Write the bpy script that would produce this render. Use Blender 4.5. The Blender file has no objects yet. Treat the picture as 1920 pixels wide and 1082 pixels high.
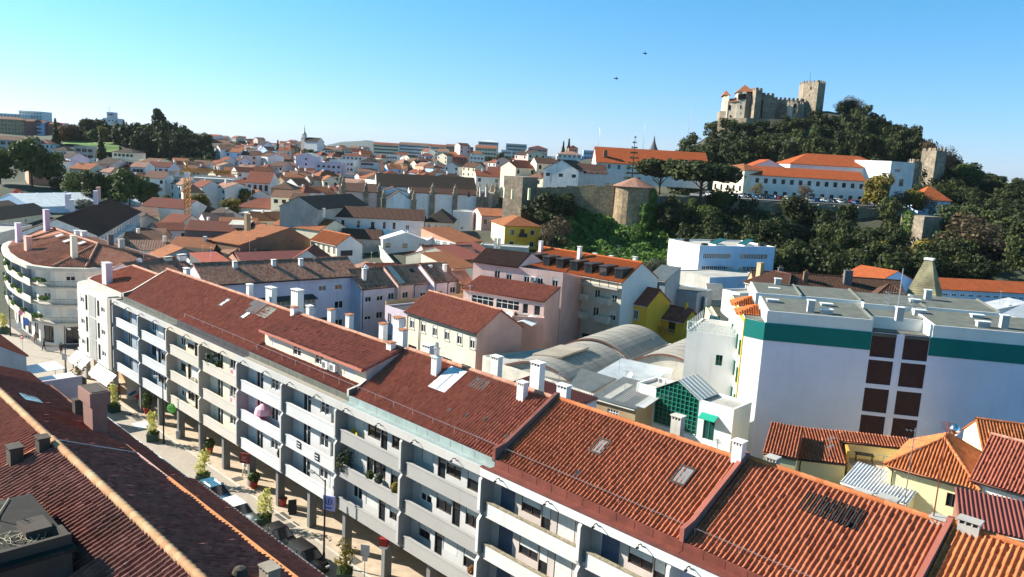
import bpy, bmesh, math, random
import numpy as np
from mathutils import Vector, Matrix
R_ = math.radians
rng = np.random.default_rng(7)
random.seed(7)
C = bpy.context.scene.collection
SC = bpy.context.scene

# ---------------------------------------------------------------- camera
EYE = np.array([0., 0., 32.]); FPX = 1468.0; CX, CY = 960., 541.
_p, _r = R_(9.5), R_(3.33)
FW = np.array([0, math.cos(_p), -math.sin(_p)])
_U0 = np.cross([1., 0, 0], FW)
RT = np.array([1., 0, 0])*math.cos(_r) + _U0*math.sin(_r)
UP = np.array([-1., 0, 0])*math.sin(_r) + _U0*math.cos(_r)
cam = bpy.data.cameras.new('camera'); camo = bpy.data.objects.new('camera', cam); C.objects.link(camo)
camo.matrix_world = Matrix(((RT[0], UP[0], -FW[0], EYE[0]), (RT[1], UP[1], -FW[1], EYE[1]), (RT[2], UP[2], -FW[2], EYE[2]), (0, 0, 0, 1)))
cam.sensor_width = 36; cam.lens = FPX/1920*36; cam.clip_end = 30000; cam.clip_start = 0.5
SC.camera = camo
# ---------------------------------------------------------------- light
SUN_AZ, SUN_EL = -73.0, 28.5          # degrees clockwise from +Y; the sun stands to the left
w = bpy.data.worlds.new('World'); SC.world = w; w.use_nodes = True
nt = w.node_tree; bg = nt.nodes['Background']
sky = nt.nodes.new('ShaderNodeTexSky'); sky.sky_type = 'NISHITA'; sky.sun_disc = False
sky.sun_elevation = R_(SUN_EL); sky.sun_rotation = R_(SUN_AZ)
sky.altitude = 100; sky.air_density = 1.0; sky.dust_density = 0.3; sky.ozone_density = 3.0
# clear early-winter air: deep cyan overhead, pale at the horizon
tc = nt.nodes.new('ShaderNodeTexCoord'); sx = nt.nodes.new('ShaderNodeSeparateXYZ'); nt.links.new(tc.outputs['Generated'], sx.inputs[0])
mr = nt.nodes.new('ShaderNodeMapRange'); mr.inputs[1].default_value = 0.0; mr.inputs[2].default_value = 0.34; nt.links.new(sx.outputs[2], mr.inputs[0])
tn = nt.nodes.new('ShaderNodeMix'); tn.data_type = 'RGBA'; nt.links.new(mr.outputs[0], tn.inputs[0]); tn.inputs[6].default_value = (.95, 1.18, 1.9, 1); tn.inputs[7].default_value = (.40, 1.52, 1.52, 1)
ml = nt.nodes.new('ShaderNodeMix'); ml.data_type = 'RGBA'; ml.blend_type = 'MULTIPLY'; ml.inputs[0].default_value = 1; nt.links.new(sky.outputs[0], ml.inputs[6]); nt.links.new(tn.outputs[2], ml.inputs[7])
nt.links.new(ml.outputs[2], bg.inputs[0]); bg.inputs[1].default_value = 0.046
sl = bpy.data.lights.new('sun', 'SUN'); sl.energy = 5.0; sl.angle = R_(0.5); sl.color = (1.0, .93, .82)
so = bpy.data.objects.new('sun', sl); C.objects.link(so)
_d = Vector((math.sin(R_(SUN_AZ))*math.cos(R_(SUN_EL)), math.cos(R_(SUN_AZ))*math.cos(R_(SUN_EL)), math.sin(R_(SUN_EL))))
so.rotation_euler = _d.to_track_quat('Z', 'Y').to_euler(); so.location = (-60, 20, 120)
SC.view_settings.view_transform = 'Standard'; SC.view_settings.look = 'None'
SC.view_settings.gamma = 1; SC.view_settings.use_curve_mapping = False
SC.view_settings.exposure = 1.28
SC.cycles.max_bounces = 6; SC.cycles.volume_bounces = 0; SC.cycles.transparent_max_bounces = 8

# ---------------------------------------------------------------- survey helpers: a sight line met with a height or a distance
def ray(x, y): return FW + RT*(x-CX)/FPX - UP*(y-CY)/FPX
def PZ(x, y, z):
    r = ray(x, y); t = (z-EYE[2])/r[2]; return EYE + r*t
def PY(x, y, Y):
    r = ray(x, y); return EYE + r*(Y/r[1])
_a = np.array([1, -0.966]); U2 = _a/np.linalg.norm(_a); V2 = np.array([-U2[1], U2[0]]); O2 = np.array([-12.1, 58.75])
ROW_ANG = math.atan2(U2[1], U2[0])
def ROW(u, v, z): p = O2 + U2*u + V2*v; return np.array([p[0], p[1], z])
def uv_of(p): q = np.array(p[:2])-O2; return float(q@U2), float(q@V2)
def ON_V(x, y, v):
    r = ray(x, y); t = (v + O2@V2)/(r[:2]@V2); p = r*t
    return float((p[:2]-O2)@U2), float(EYE[2]+p[2])

# ---------------------------------------------------------------- materials
MATS = {}
def nodes(name):
    m = bpy.data.materials.new(name); m.use_nodes = True
    return m, m.node_tree.nodes, m.node_tree.links, m.node_tree.nodes['Principled BSDF']
def mixc(N, L, fac, a, b, mode='MIX'):
    n = N.new('ShaderNodeMix'); n.data_type = 'RGBA'; n.blend_type = mode
    for i, s in ((0, fac), (6, a), (7, b)):
        if hasattr(s, 'is_linked'): L.new(s, n.inputs[i])
        else: n.inputs[i].default_value = s if i == 0 else (*s[:3], 1)
    return n.outputs[2]
def noise(N, L, scale, detail=4, vec=None, stretch=None, rough=.55):
    n = N.new('ShaderNodeTexNoise'); n.inputs['Scale'].default_value = scale; n.inputs['Detail'].default_value = detail
    n.inputs['Roughness'].default_value = rough
    g = N.new('ShaderNodeNewGeometry') if vec is None else None
    src = g.outputs['Position'] if vec is None else vec
    if stretch:
        mp = N.new('ShaderNodeMapping'); mp.inputs['Scale'].default_value = stretch; L.new(src, mp.inputs[0]); src = mp.outputs[0]
    L.new(src, n.inputs['Vector']); return n.outputs['Fac']
def ramp(N, L, src, p0, p1, v0=0., v1=1.):
    n = N.new('ShaderNodeMapRange'); n.inputs[1].default_value = p0; n.inputs[2].default_value = p1
    n.inputs[3].default_value = v0; n.inputs[4].default_value = v1; L.new(src, n.inputs[0]); return n.outputs[0]
def bump(N, L, b, h, strength, dist=.05):
    n = N.new('ShaderNodeBump'); n.inputs['Strength'].default_value = strength; n.inputs['Distance'].default_value = dist
    L.new(h, n.inputs['Height']); L.new(n.outputs[0], b.inputs['Normal'])
def wall(name, rgb, var=.1, streak=.35, rough=.9, bmp=.25, stain=(.10, .095, .085), spot=0, cells=0):
    """plaster: broad tone drift, rain streaks, fine grain"""
    if name in MATS: return MATS[name]
    m, N, L, b = nodes(name)
    lo = [c*(1-var*1.6) for c in rgb]; hi = [min(1, c*(1+var*.5)) for c in rgb]
    c = mixc(N, L, ramp(N, L, noise(N, L, .35, 5), .3, .7), lo, hi)
    c = mixc(N, L, ramp(N, L, noise(N, L, 4.5, 3), .35, .75, 0, .12), c, [x*.6 for x in rgb])
    if streak: c = mixc(N, L, ramp(N, L, noise(N, L, 1.3, 5, stretch=(1, 1, .1), rough=.65), .56, .82, 0, streak), c, stain)
    if spot: c = mixc(N, L, ramp(N, L, noise(N, L, .9, 8, rough=.7), .55, .66, 0, spot), c, stain)
    if cells:   # rubble: single stones, darker joints
        vo = N.new('ShaderNodeTexVoronoi'); vo.inputs['Scale'].default_value = cells; g_ = N.new('ShaderNodeNewGeometry'); L.new(g_.outputs['Position'], vo.inputs['Vector'])
        c = mixc(N, L, ramp(N, L, vo.outputs['Distance'], .3, .7, 0, .55), c, [x*.4 for x in rgb])
    L.new(c, b.inputs['Base Color']); b.inputs['Roughness'].default_value = rough
    b.inputs['Specular IOR Level'].default_value = .25
    if bmp: bump(N, L, b, noise(N, L, 14, 4), bmp, .02)
    MATS[name] = m; return m
def plain(name, rgb, rough=.6, metal=0., spec=.4, var=.12, scale=3., bmp=0):
    if name in MATS: return MATS[name]
    m, N, L, b = nodes(name)
    c = mixc(N, L, ramp(N, L, noise(N, L, scale, 4), .3, .7), [x*(1-var) for x in rgb], [min(1, x*(1+var*.6)) for x in rgb])
    L.new(c, b.inputs['Base Color']); b.inputs['Roughness'].default_value = rough
    b.inputs['Metallic'].default_value = metal; b.inputs['Specular IOR Level'].default_value = spec
    if bmp: bump(N, L, b, noise(N, L, 20, 4), bmp, .02)
    MATS[name] = m; return m
def tilem(name, a, b2, moss=(.05, .045, .03), mossy=.35, rib=False):
    """fired clay tiles: each tile its own tone (face attribute tv), lichen in patches"""
    if name in MATS: return MATS[name]
    m, N, L, b = nodes(name)
    at = N.new('ShaderNodeAttribute'); at.attribute_name = 'tv'
    c = mixc(N, L, at.outputs['Fac'], a, b2)
    c = mixc(N, L, ramp(N, L, noise(N, L, .55, 6, rough=.68), .42, .72, 0, mossy), c, moss)
    c = mixc(N, L, ramp(N, L, noise(N, L, 7, 4), .45, .8, 0, .35), c, [x*.45 for x in a])
    c = mixc(N, L, ramp(N, L, noise(N, L, 3.1, 6, rough=.75), .63, .72, 0, .45), c, (.42, .36, .28))
    L.new(c, b.inputs['Base Color']); b.inputs['Roughness'].default_value = .85; b.inputs['Specular IOR Level'].default_value = .2
    if rib:
        uv = N.new('ShaderNodeUVMap'); wv = N.new('ShaderNodeTexWave'); wv.bands_direction = 'X'
        wv.inputs['Scale'].default_value = .9; wv.inputs['Distortion'].default_value = .4; L.new(uv.outputs[0], wv.inputs[0])
        bump(N, L, b, wv.outputs[1], .9, .08)
        br = N.new('ShaderNodeTexBrick'); br.inputs['Scale'].default_value = 1; br.inputs['Brick Width'].default_value = .3; br.inputs['Row Height'].default_value = .45
        br.inputs['Mortar Size'].default_value = .03; br.inputs[1].default_value = (1, 1, 1, 1); br.inputs[2].default_value = (.6, .6, .6, 1); br.inputs[3].default_value = (.45, .45, .45, 1)
        L.new(uv.outputs[0], br.inputs[0]); c = mixc(N, L, .6, c, br.outputs[0], 'MULTIPLY'); L.new(c, b.inputs['Base Color'])
    else: bump(N, L, b, noise(N, L, 25, 3), .2, .02)
    MATS[name] = m; return m
def leafm(name, a, b2, trans=.25):
    if name in MATS: return MATS[name]
    m, N, L, b = nodes(name)
    at = N.new('ShaderNodeAttribute'); at.attribute_name = 'tv'
    oi = N.new('ShaderNodeObjectInfo')
    c = mixc(N, L, at.outputs['Fac'], a, b2)
    c = mixc(N, L, ramp(N, L, oi.outputs['Random'], 0, 1, 0, .35), c, [(x+y)*.35 for x, y in zip(a, b2)])
    L.new(c, b.inputs['Base Color']); b.inputs['Roughness'].default_value = .7; b.inputs['Specular IOR Level'].default_value = .25
    tr = N.new('ShaderNodeBsdfTranslucent'); L.new(c, tr.inputs[0])
    mx = N.new('ShaderNodeMixShader'); mx.inputs[0].default_value = trans
    L.new(b.outputs[0], mx.inputs[1]); L.new(tr.outputs[0], mx.inputs[2]); L.new(mx.outputs[0], N['Material Output'].inputs[0])
    MATS[name] = m; return m

W_ = dict(
 white=wall('white_plaster', (.70, .70, .68)), cream=wall('cream_plaster', (.76, .68, .52)), beige=wall('beige_plaster', (.60, .54, .44)),
 bwhite=wall('bright_white_paint', (.74, .73, .70), .07, .22), pink=wall('pink_plaster', (.74, .52, .46), .1, .25), dpink=wall('rose_and_shaded_pink_plaster', (.62, .36, .30), .12, .3),
 yellow=wall('yellow_plaster', (.84, .46, .05), .08, .15), pyellow=wall('pale_yellow_plaster', (.82, .70, .40), .06, .15), lilac=wall('lilac_and_shaded_white_plaster', (.68, .62, .72)),
 grey=wall('grey_render', (.42, .42, .42)), dgrey=wall('dark_grey_render', (.13, .13, .13)), bluegrey=wall('blue_grey_render', (.30, .36, .42)),
 pblue=wall('pale_blue_and_shaded_white_plaster', (.42, .58, .78)), brown=wall('brown_render', (.24, .14, .09)), conc=wall('grey_concrete', (.44, .42, .38), .15, .5, spot=.3),
 lconc=wall('weathered_pale_concrete', (.60, .56, .48), .18, .5, spot=.35), stone=wall('old_stone', (.34, .28, .20), .3, .3, bmp=.9, spot=.5, cells=1.1), dirty=wall('stained_white_plaster', (.78, .77, .75), .12, .8, spot=.25),
 peel=wall('peeling_pinkish_plaster', (.78, .68, .62), .1, .3, spot=.15), salmon=wall('salmon_plaster', (.70, .36, .24)), sepia=wall('ochre_render', (.46, .33, .19), .2, .4),
 facade=wall('pale_grey_facade_paint', (.50, .485, .46), .07, .25), sand=wall('sand_facade_paint', (.54, .49, .41), .07, .25), teal=wall('teal_band_paint', (.005, .16, .14), .06, .05),
 purplew=wall('mauve_plaster', (.56, .48, .56)), oldpink=wall('old_pink_plaster', (.66, .42, .34)))
T_ = dict(
 red=tilem('red_clay_tiles', (.29, .084, .052), (.46, .15, .095), mossy=.25), orange=tilem('orange_clay_tiles', (.42, .125, .042), (.56, .20, .08), mossy=.12),
 worn=tilem('lichened_clay_tiles', (.24, .09, .058), (.50, .29, .20), (.11, .075, .05), .3), brown=tilem('brown_clay_tiles', (0.086, 0.040, 0.025), (0.144, 0.072, 0.047), mossy=.5),
 dark=tilem('dark_old_tiles', (.07, .032, .024), (.14, .068, .048), mossy=.3), new=tilem('bright_orange_tiles', (0.446, 0.101, 0.025), (0.504, 0.144, 0.043), mossy=.05),
 deep=tilem('deep_red_tiles', (.22, .062, .042), (.36, .11, .075), mossy=.3), s5=tilem('orange_red_tiles', (.32, .092, .045), (.46, .155, .08), mossy=.2), pale=tilem('pale_pinkish_tiles', (.40, .18, .11), (.58, .31, .22), mossy=.25))
TF_ = {k: tilem(k+'_far_roof', *v, rib=True) for k, v in dict(red=((0.216, 0.054, 0.029), (0.302, 0.086, 0.043)), orange=((0.360, 0.115, 0.043), (0.432, 0.158, 0.065)), worn=((0.187, 0.079, 0.050), (0.302, 0.158, 0.101)), brown=((0.101, 0.043, 0.029), (0.158, 0.079, 0.050)), dark=((0.043, 0.029, 0.022), (0.079, 0.050, 0.036)), new=((0.461, 0.094, 0.022), (0.504, 0.122, 0.036)), deep=((0.122, 0.025, 0.016), (0.180, 0.043, 0.025)), pale=((0.360, 0.180, 0.122), (0.446, 0.245, 0.173))).items()}
GLASS = plain('window_glass', (.018, .022, .026), .06, 0, .8, .1)
TEALGL = plain('greenish_glass', (.012, .06, .055), .08, 0, .7, .2)
FRAMEW = plain('white_window_frame', (.78, .78, .76), .45); FRAMED = plain('dark_brown_frame', (.06, .035, .025), .5); FRAMEG = plain('green_steel_frame', (.02, .22, .15), .4)
SHUT = plain('pale_roller_shutter', (.62, .62, .60), .5, bmp=.15); SHUTB = plain('blue_grey_shutter', (.10, .12, .18), .5); CURT = plain('cream_curtain', (.55, .50, .40), .9)
IRON = plain('dark_iron', (.03, .03, .033), .5, .6); STEEL = plain('pale_galvanised_steel', (.55, .56, .57), .35, .8); RUST = plain('rusty_paint', (.22, .045, .03), .7, var=.3)
GUT = plain('red_brown_sheet_metal', (.17, .045, .03), .6, var=.3, scale=1.2); GUTG = plain('green_grey_sheet_metal', (.28, .345, .33), .55, var=.2, scale=1.)
FELT = plain('grey_green_roof_felt', (.12, .125, .105), .9, var=.25, scale=.8, bmp=.3); FELTD = plain('dark_roof_felt', (.045, .045, .05), .85, var=.3, scale=1.)
BARK = plain('bark', (.10, .075, .055), .95, var=.3, bmp=.6); PAVE = None

# ---------------------------------------------------------------- mesh builder
class MB:
    def __init__(s): s.v = []; s.f = []; s.mi = []
    def quad(s, *p, m=0):
        n = len(s.v); s.v += [tuple(map(float, q)) for q in p]; s.f.append(tuple(range(n, n+len(p)))); s.mi.append(m); return s
    def box(s, x0, y0, z0, x1, y1, z1, m=0):
        if x1 < x0: x0, x1 = x1, x0
        if y1 < y0: y0, y1 = y1, y0
        n = len(s.v); s.v += [(x, y, z) for z in (z0, z1) for x, y in ((x0, y0), (x1, y0), (x1, y1), (x0, y1))]
        for f in ((3, 2, 1, 0), (4, 5, 6, 7), (0, 1, 5, 4), (1, 2, 6, 5), (2, 3, 7, 6), (3, 0, 4, 7)): s.f.append(tuple(n+i for i in f)); s.mi.append(m)
        return s
    def prism(s, poly, z0, z1, m=0):
        """poly: CCW (x, y); z0/z1 numbers or lists"""
        k = len(poly); n = len(s.v); a = z0 if hasattr(z0, '__len__') else [z0]*k; b = z1 if hasattr(z1, '__len__') else [z1]*k
        s.v += [(float(p[0]), float(p[1]), float(z)) for p, z in zip(poly, a)] + [(float(p[0]), float(p[1]), float(z)) for p, z in zip(poly, b)]
        s.f += [tuple(n+i for i in reversed(range(k))), tuple(n+k+i for i in range(k))] + [(n+i, n+(i+1) % k, n+k+(i+1) % k, n+k+i) for i in range(k)]
        s.mi += [m]*(k+2); return s
    def slab(s, pts, th, m=0):
        """planar polygon pts (3D) with thickness th downwards"""
        k = len(pts); n = len(s.v); s.v += [tuple(map(float, p)) for p in pts] + [(float(p[0]), float(p[1]), float(p[2]-th)) for p in pts]
        s.f += [tuple(n+i for i in range(k)), tuple(n+k+i for i in reversed(range(k)))] + [(n+k+i, n+k+(i+1) % k, n+(i+1) % k, n+i) for i in range(k)]
        s.mi += [m]*(k+2); return s
    def tube(s, p, q, r, r2=None, n=6, m=0, caps=True):
        p, q = Vector(p), Vector(q); r2 = r if r2 is None else r2; d = q-p
        if d.length < 1e-6: return s
        a = d.orthogonal().normalized(); b = d.normalized().cross(a); k = len(s.v)
        for c, rr in ((p, r), (q, r2)):
            for i in range(n):
                t = 2*math.pi*i/n; s.v.append(tuple(c + a*math.cos(t)*rr + b*math.sin(t)*rr))
        for i in range(n): s.f.append((k+i, k+(i+1) % n, k+n+(i+1) % n, k+n+i)); s.mi.append(m)
        if caps: s.f += [tuple(k+i for i in reversed(range(n))), tuple(k+n+i for i in range(n))]; s.mi += [m, m]
        return s
    def path(s, pts, r, n=5, m=0):
        for a, b in zip(pts[:-1], pts[1:]): s.tube(a, b, r, n=n, m=m)
        return s
    def lathe(s, prof, c=(0, 0, 0), n=12, m=0):
        k = len(s.v)
        for r, z in prof:
            for i in range(n): t = 2*math.pi*i/n; s.v.append((c[0]+r*math.cos(t), c[1]+r*math.sin(t), c[2]+z))
        for j in range(len(prof)-1):
            for i in range(n): s.f.append((k+j*n+i, k+j*n+(i+1) % n, k+(j+1)*n+(i+1) % n, k+(j+1)*n+i)); s.mi.append(m)
        return s
    def facade(s, O, D, Lg, z0, z1, holes=(), m=0, depth=.16, mr=None):
        """vertical wall from O along unit D with true openings (x, z, w, h); reveals go inwards = D rotated +90"""
        O = np.array(O[:2], float); D = np.array(D, float); In = np.array([-D[1], D[0]]); mr = m if mr is None else mr
        xs = sorted({0., float(Lg)} | {min(max(0, h[0]), Lg) for h in holes} | {min(max(0, h[0]+h[2]), Lg) for h in holes})
        zs = sorted({float(z0), float(z1)} | {min(max(z0, h[1]), z1) for h in holes} | {min(max(z0, h[1]+h[3]), z1) for h in holes})
        P = lambda x, z, y=0: (O[0]+D[0]*x+In[0]*y, O[1]+D[1]*x+In[1]*y, z)
        for i in range(len(xs)-1):
            for j in range(len(zs)-1):
                cx, cz = (xs[i]+xs[i+1])/2, (zs[j]+zs[j+1])/2
                if any(h[0] < cx < h[0]+h[2] and h[1] < cz < h[1]+h[3] for h in holes): continue
                s.quad(P(xs[i], zs[j]), P(xs[i+1], zs[j]), P(xs[i+1], zs[j+1]), P(xs[i], zs[j+1]), m=m)
        for h in holes:
            x0, x1, a, b = h[0], h[0]+h[2], h[1], h[1]+h[3]
            s.quad(P(x0, a), P(x0, a, depth), P(x0, b, depth), P(x0, b), m=mr); s.quad(P(x1, a), P(x1, b), P(x1, b, depth), P(x1, a, depth), m=mr)
            s.quad(P(x0, a), P(x1, a), P(x1, a, depth), P(x0, a, depth), m=mr); s.quad(P(x0, b), P(x0, b, depth), P(x1, b, depth), P(x1, b), m=mr)
        return s
    def mesh(s, name, mats, smooth=False):
        me = bpy.data.meshes.new(name); me.from_pydata(s.v, [], s.f)
        for mt in (mats if isinstance(mats, (list, tuple)) else [mats]): me.materials.append(mt)
        if any(s.mi): me.polygons.foreach_set('material_index', s.mi)
        if smooth: me.polygons.foreach_set('use_smooth', [True]*len(s.f))
        me.update(); return me
    def obj(s, name, mats, parent=None, loc=(0, 0, 0), rz=0, smooth=False): return put(name, s.mesh(name, mats, smooth), parent, loc, rz)
def put(name, me, parent=None, loc=(0, 0, 0), rz=0):
    o = bpy.data.objects.new(name, me); C.objects.link(o); o.location = [float(x) for x in loc]; o.rotation_euler = (0, 0, rz)
    if parent is not None: o.parent = parent
    return o
def tag(o, label, cat, group=None, kind=None):
    if label: o['label'] = label
    if cat: o['category'] = cat
    if group: o['group'] = group
    if kind: o['kind'] = kind
    return o
def thing(name, label, cat, loc=(0, 0, 0), rz=0, group=None):
    o = bpy.data.objects.new(name, None); C.objects.link(o); o.location = [float(x) for x in loc]; o.rotation_euler = (0, 0, rz)
    o.empty_display_size = .5; return tag(o, label, cat, group)
def copy_tree(o, parent=None):
    c = o.copy(); C.objects.link(c); c.parent = parent
    for ch in list(o.children): copy_tree(ch, c)
    return c
def npmesh(name, V, F, mats, tv=None, smooth=False, uv=None):
    me = bpy.data.meshes.new(name); V = np.asarray(V, np.float32); F = np.asarray(F, np.int32); k = F.shape[1]
    me.vertices.add(len(V)); me.vertices.foreach_set('co', V.ravel()); me.loops.add(F.size); me.loops.foreach_set('vertex_index', F.ravel())
    me.polygons.add(len(F)); me.polygons.foreach_set('loop_start', np.arange(0, F.size, k, dtype=np.int32)); me.polygons.foreach_set('loop_total', np.full(len(F), k, np.int32))
    for mt in (mats if isinstance(mats, (list, tuple)) else [mats]): me.materials.append(mt)
    if smooth: me.polygons.foreach_set('use_smooth', np.ones(len(F), bool))
    me.update(calc_edges=True)
    if tv is not None: at = me.attributes.new('tv', 'FLOAT', 'FACE'); at.data.foreach_set('value', np.asarray(tv, np.float32))
    return me

# ---------------------------------------------------------------- tiled roofs
def tile_slope(pts, pitch=.27, row=.38, prof=(0, .7, 1, 1, .7, 0), amp=.10, lap=.035, rows=True, wide=.56):
    """convex planar polygon, first edge the eave: rows of barrel tiles as real relief; returns V, F, tv"""
    P = np.array(pts, float); s = P[1]-P[0]; L = np.linalg.norm(s); s /= L
    n = np.cross(s, P[2]-P[0]); n /= np.linalg.norm(n)
    if n[2] < 0: n = -n
    t = np.cross(n, s); q = np.stack([(P-P[0])@s, (P-P[0])@t], 1)
    s0, s1 = q[:, 0].min(), q[:, 0].max(); nc = max(2, int(round((s1-s0)/pitch))); pc = (s1-s0)/nc; k = len(prof)
    rel = np.concatenate([np.linspace(0, wide, k)])
    S = np.concatenate([s0+(c+rel)*pc for c in range(nc)] + [[s1]]); Hh = np.concatenate([np.tile(np.array(prof), nc), [0]])*amp
    S = np.clip(S, s0+1e-4, s1-1e-4)
    lo = np.full(len(S), np.inf); hi = np.full(len(S), -np.inf)
    for i in range(len(q)):
        a, b = q[i], q[(i+1) % len(q)]
        if abs(b[0]-a[0]) < 1e-9: continue
        f = (S-a[0])/(b[0]-a[0]); ok = (f >= -1e-6) & (f <= 1+1e-6); tt = a[1]+f*(b[1]-a[1])
        lo[ok] = np.minimum(lo[ok], tt[ok]); hi[ok] = np.maximum(hi[ok], tt[ok])
    tmin, tmax = q[:, 1].min(), q[:, 1].max(); nr = max(1, int(math.ceil((tmax-tmin)/row)))
    if rows: T = np.concatenate([[tmin+j*row, tmin+(j+1)*row-.002] for j in range(nr)]); off = np.tile([lap, 0.], nr)
    else: T = tmin+np.arange(nr+1)*row; off = np.zeros(nr+1)
    TT = np.clip(T[None, :], lo[:, None], hi[:, None])
    Z = Hh[:, None] + off[None, :]*1.0
    if rows:   # tiles laid by hand: each a little proud or sunk, the whole slope sagging softly
        Z = Z + np.repeat(np.repeat(rng.normal(scale=.011, size=(nc+1, nr)), k, 0)[:len(S)], 2, 1); Z = Z + .03*np.sin(S*1.1+2*tmin)[:, None]*np.sin(TT*.9+1)
    V = P[0] + S[:, None, None]*s + TT[:, :, None]*t + Z[:, :, None]*n
    m, r = TT.shape; idx = np.arange(m*r).reshape(m, r)
    F = np.stack([idx[:-1, :-1], idx[1:, :-1], idx[1:, 1:], idx[:-1, 1:]], -1).reshape(-1, 4)
    ext = np.maximum(TT[:-1, 1:]-TT[:-1, :-1], TT[1:, 1:]-TT[1:, :-1]).reshape(-1)
    col = np.repeat(np.minimum(np.arange(m-1)//k, nc-1), r-1); rw = np.tile((np.arange(r-1)//2 if rows else np.arange(r-1)), m-1)
    tv = np.clip(rng.normal(.5, .24, (nc+1, nr+2))[col, rw], 0, 1)
    keep = ext > 1e-3
    return V.reshape(-1, 3), F[keep], tv[keep]
def roof_mesh(name, slopes, mat, hi=2, th=.12, pitch=.27):
    """slopes: polygons; hi 2 = full relief, 1 = light relief, 0 = flat slab with bumped tiles"""
    if hi == 0:
        me = bpy.data.meshes.new(name); v, f, uvs, tv = [], [], [], []
        for P in slopes:
            P = np.array(P, float); s = P[1]-P[0]; s = s/np.linalg.norm(s); n = np.cross(s, P[2]-P[0]); n /= np.linalg.norm(n)
            if n[2] < 0: n = -n
            t = np.cross(n, s); k = len(P); b = len(v); v += [tuple(p) for p in P] + [tuple(p-np.array([0, 0, th])) for p in P]
            uq = [((p-P[0])@s, (p-P[0])@t) for p in P]
            f.append(tuple(range(b, b+k))); uvs += uq; tv.append(random.random())
            f.append(tuple(b+k+i for i in reversed(range(k)))); uvs += uq[::-1]; tv.append(.3)
            for i in range(k):
                j = (i+1) % k; f.append((b+k+i, b+k+j, b+j, b+i)); uvs += [(0, 0)]*4; tv.append(.3)
        me.from_pydata(v, [], f); me.materials.append(mat); u = me.uv_layers.new(name='UVMap'); u.data.foreach_set('uv', np.array(uvs, np.float32).ravel())
        at = me.attributes.new('tv', 'FLOAT', 'FACE'); at.data.foreach_set('value', tv); me.update(); return me
    Vs, Fs, Ts, o = [], [], [], 0
    for P in slopes:
        V, F, tv = tile_slope(P, pitch=pitch, amp=pitch*.38) if hi == 2 else tile_slope(P, pitch=.27, row=.42, prof=(0, .9, 1, .9, 0)[::1], rows=False)
        Vs.append(V); Fs.append(F+o); Ts.append(tv); o += len(V)
        P = np.array(P, float); Q = P-np.array([0, 0, th]); k = len(P)
        b = o; Vs.append(np.concatenate([P, Q])); o += 2*k
        ff = [(b+k+i, b+k+(i+1) % k, b+(i+1) % k, b+i) for i in range(k)]
        if k == 4: ff.append((b+k+3, b+k+2, b+k+1, b+k))
        Fs.append(np.array(ff)); Ts.append(np.full(len(ff), .3))
    return npmesh(name, np.concatenate(Vs), np.concatenate(Fs), mat, np.concatenate(Ts))
def ridge_mesh(name, lines, mat, r=.13, step=.42, lip=1.12):
    Vs, Fs, T, o = [], [], [], 0; ang = np.linspace(-.15*math.pi, 1.15*math.pi, 7)
    for a, b in lines:
        a, b = np.array(a, float), np.array(b, float); d = b-a; L = np.linalg.norm(d)
        if L < .3: continue
        d /= L; sd = np.cross(d, [0, 0, 1.]); sd /= np.linalg.norm(sd); up = np.cross(sd, d); n = max(1, int(L/step)); st = L/n
        for i in range(n):
            for e, (tt, rr) in enumerate(((i*st-.03, r*lip), ((i+1)*st, r*(2.04-lip)))):
                Vs.append(a+d*tt + (np.cos(ang)[:, None]*sd + np.sin(ang)[:, None]*up)*rr)
            k = len(ang)
            for j in range(k-1): Fs.append((o+j, o+j+1, o+k+j+1, o+k+j))
            T += [random.random()]*(k-1); o += 2*k
    return npmesh(name, np.concatenate(Vs), Fs, mat, T)

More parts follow.
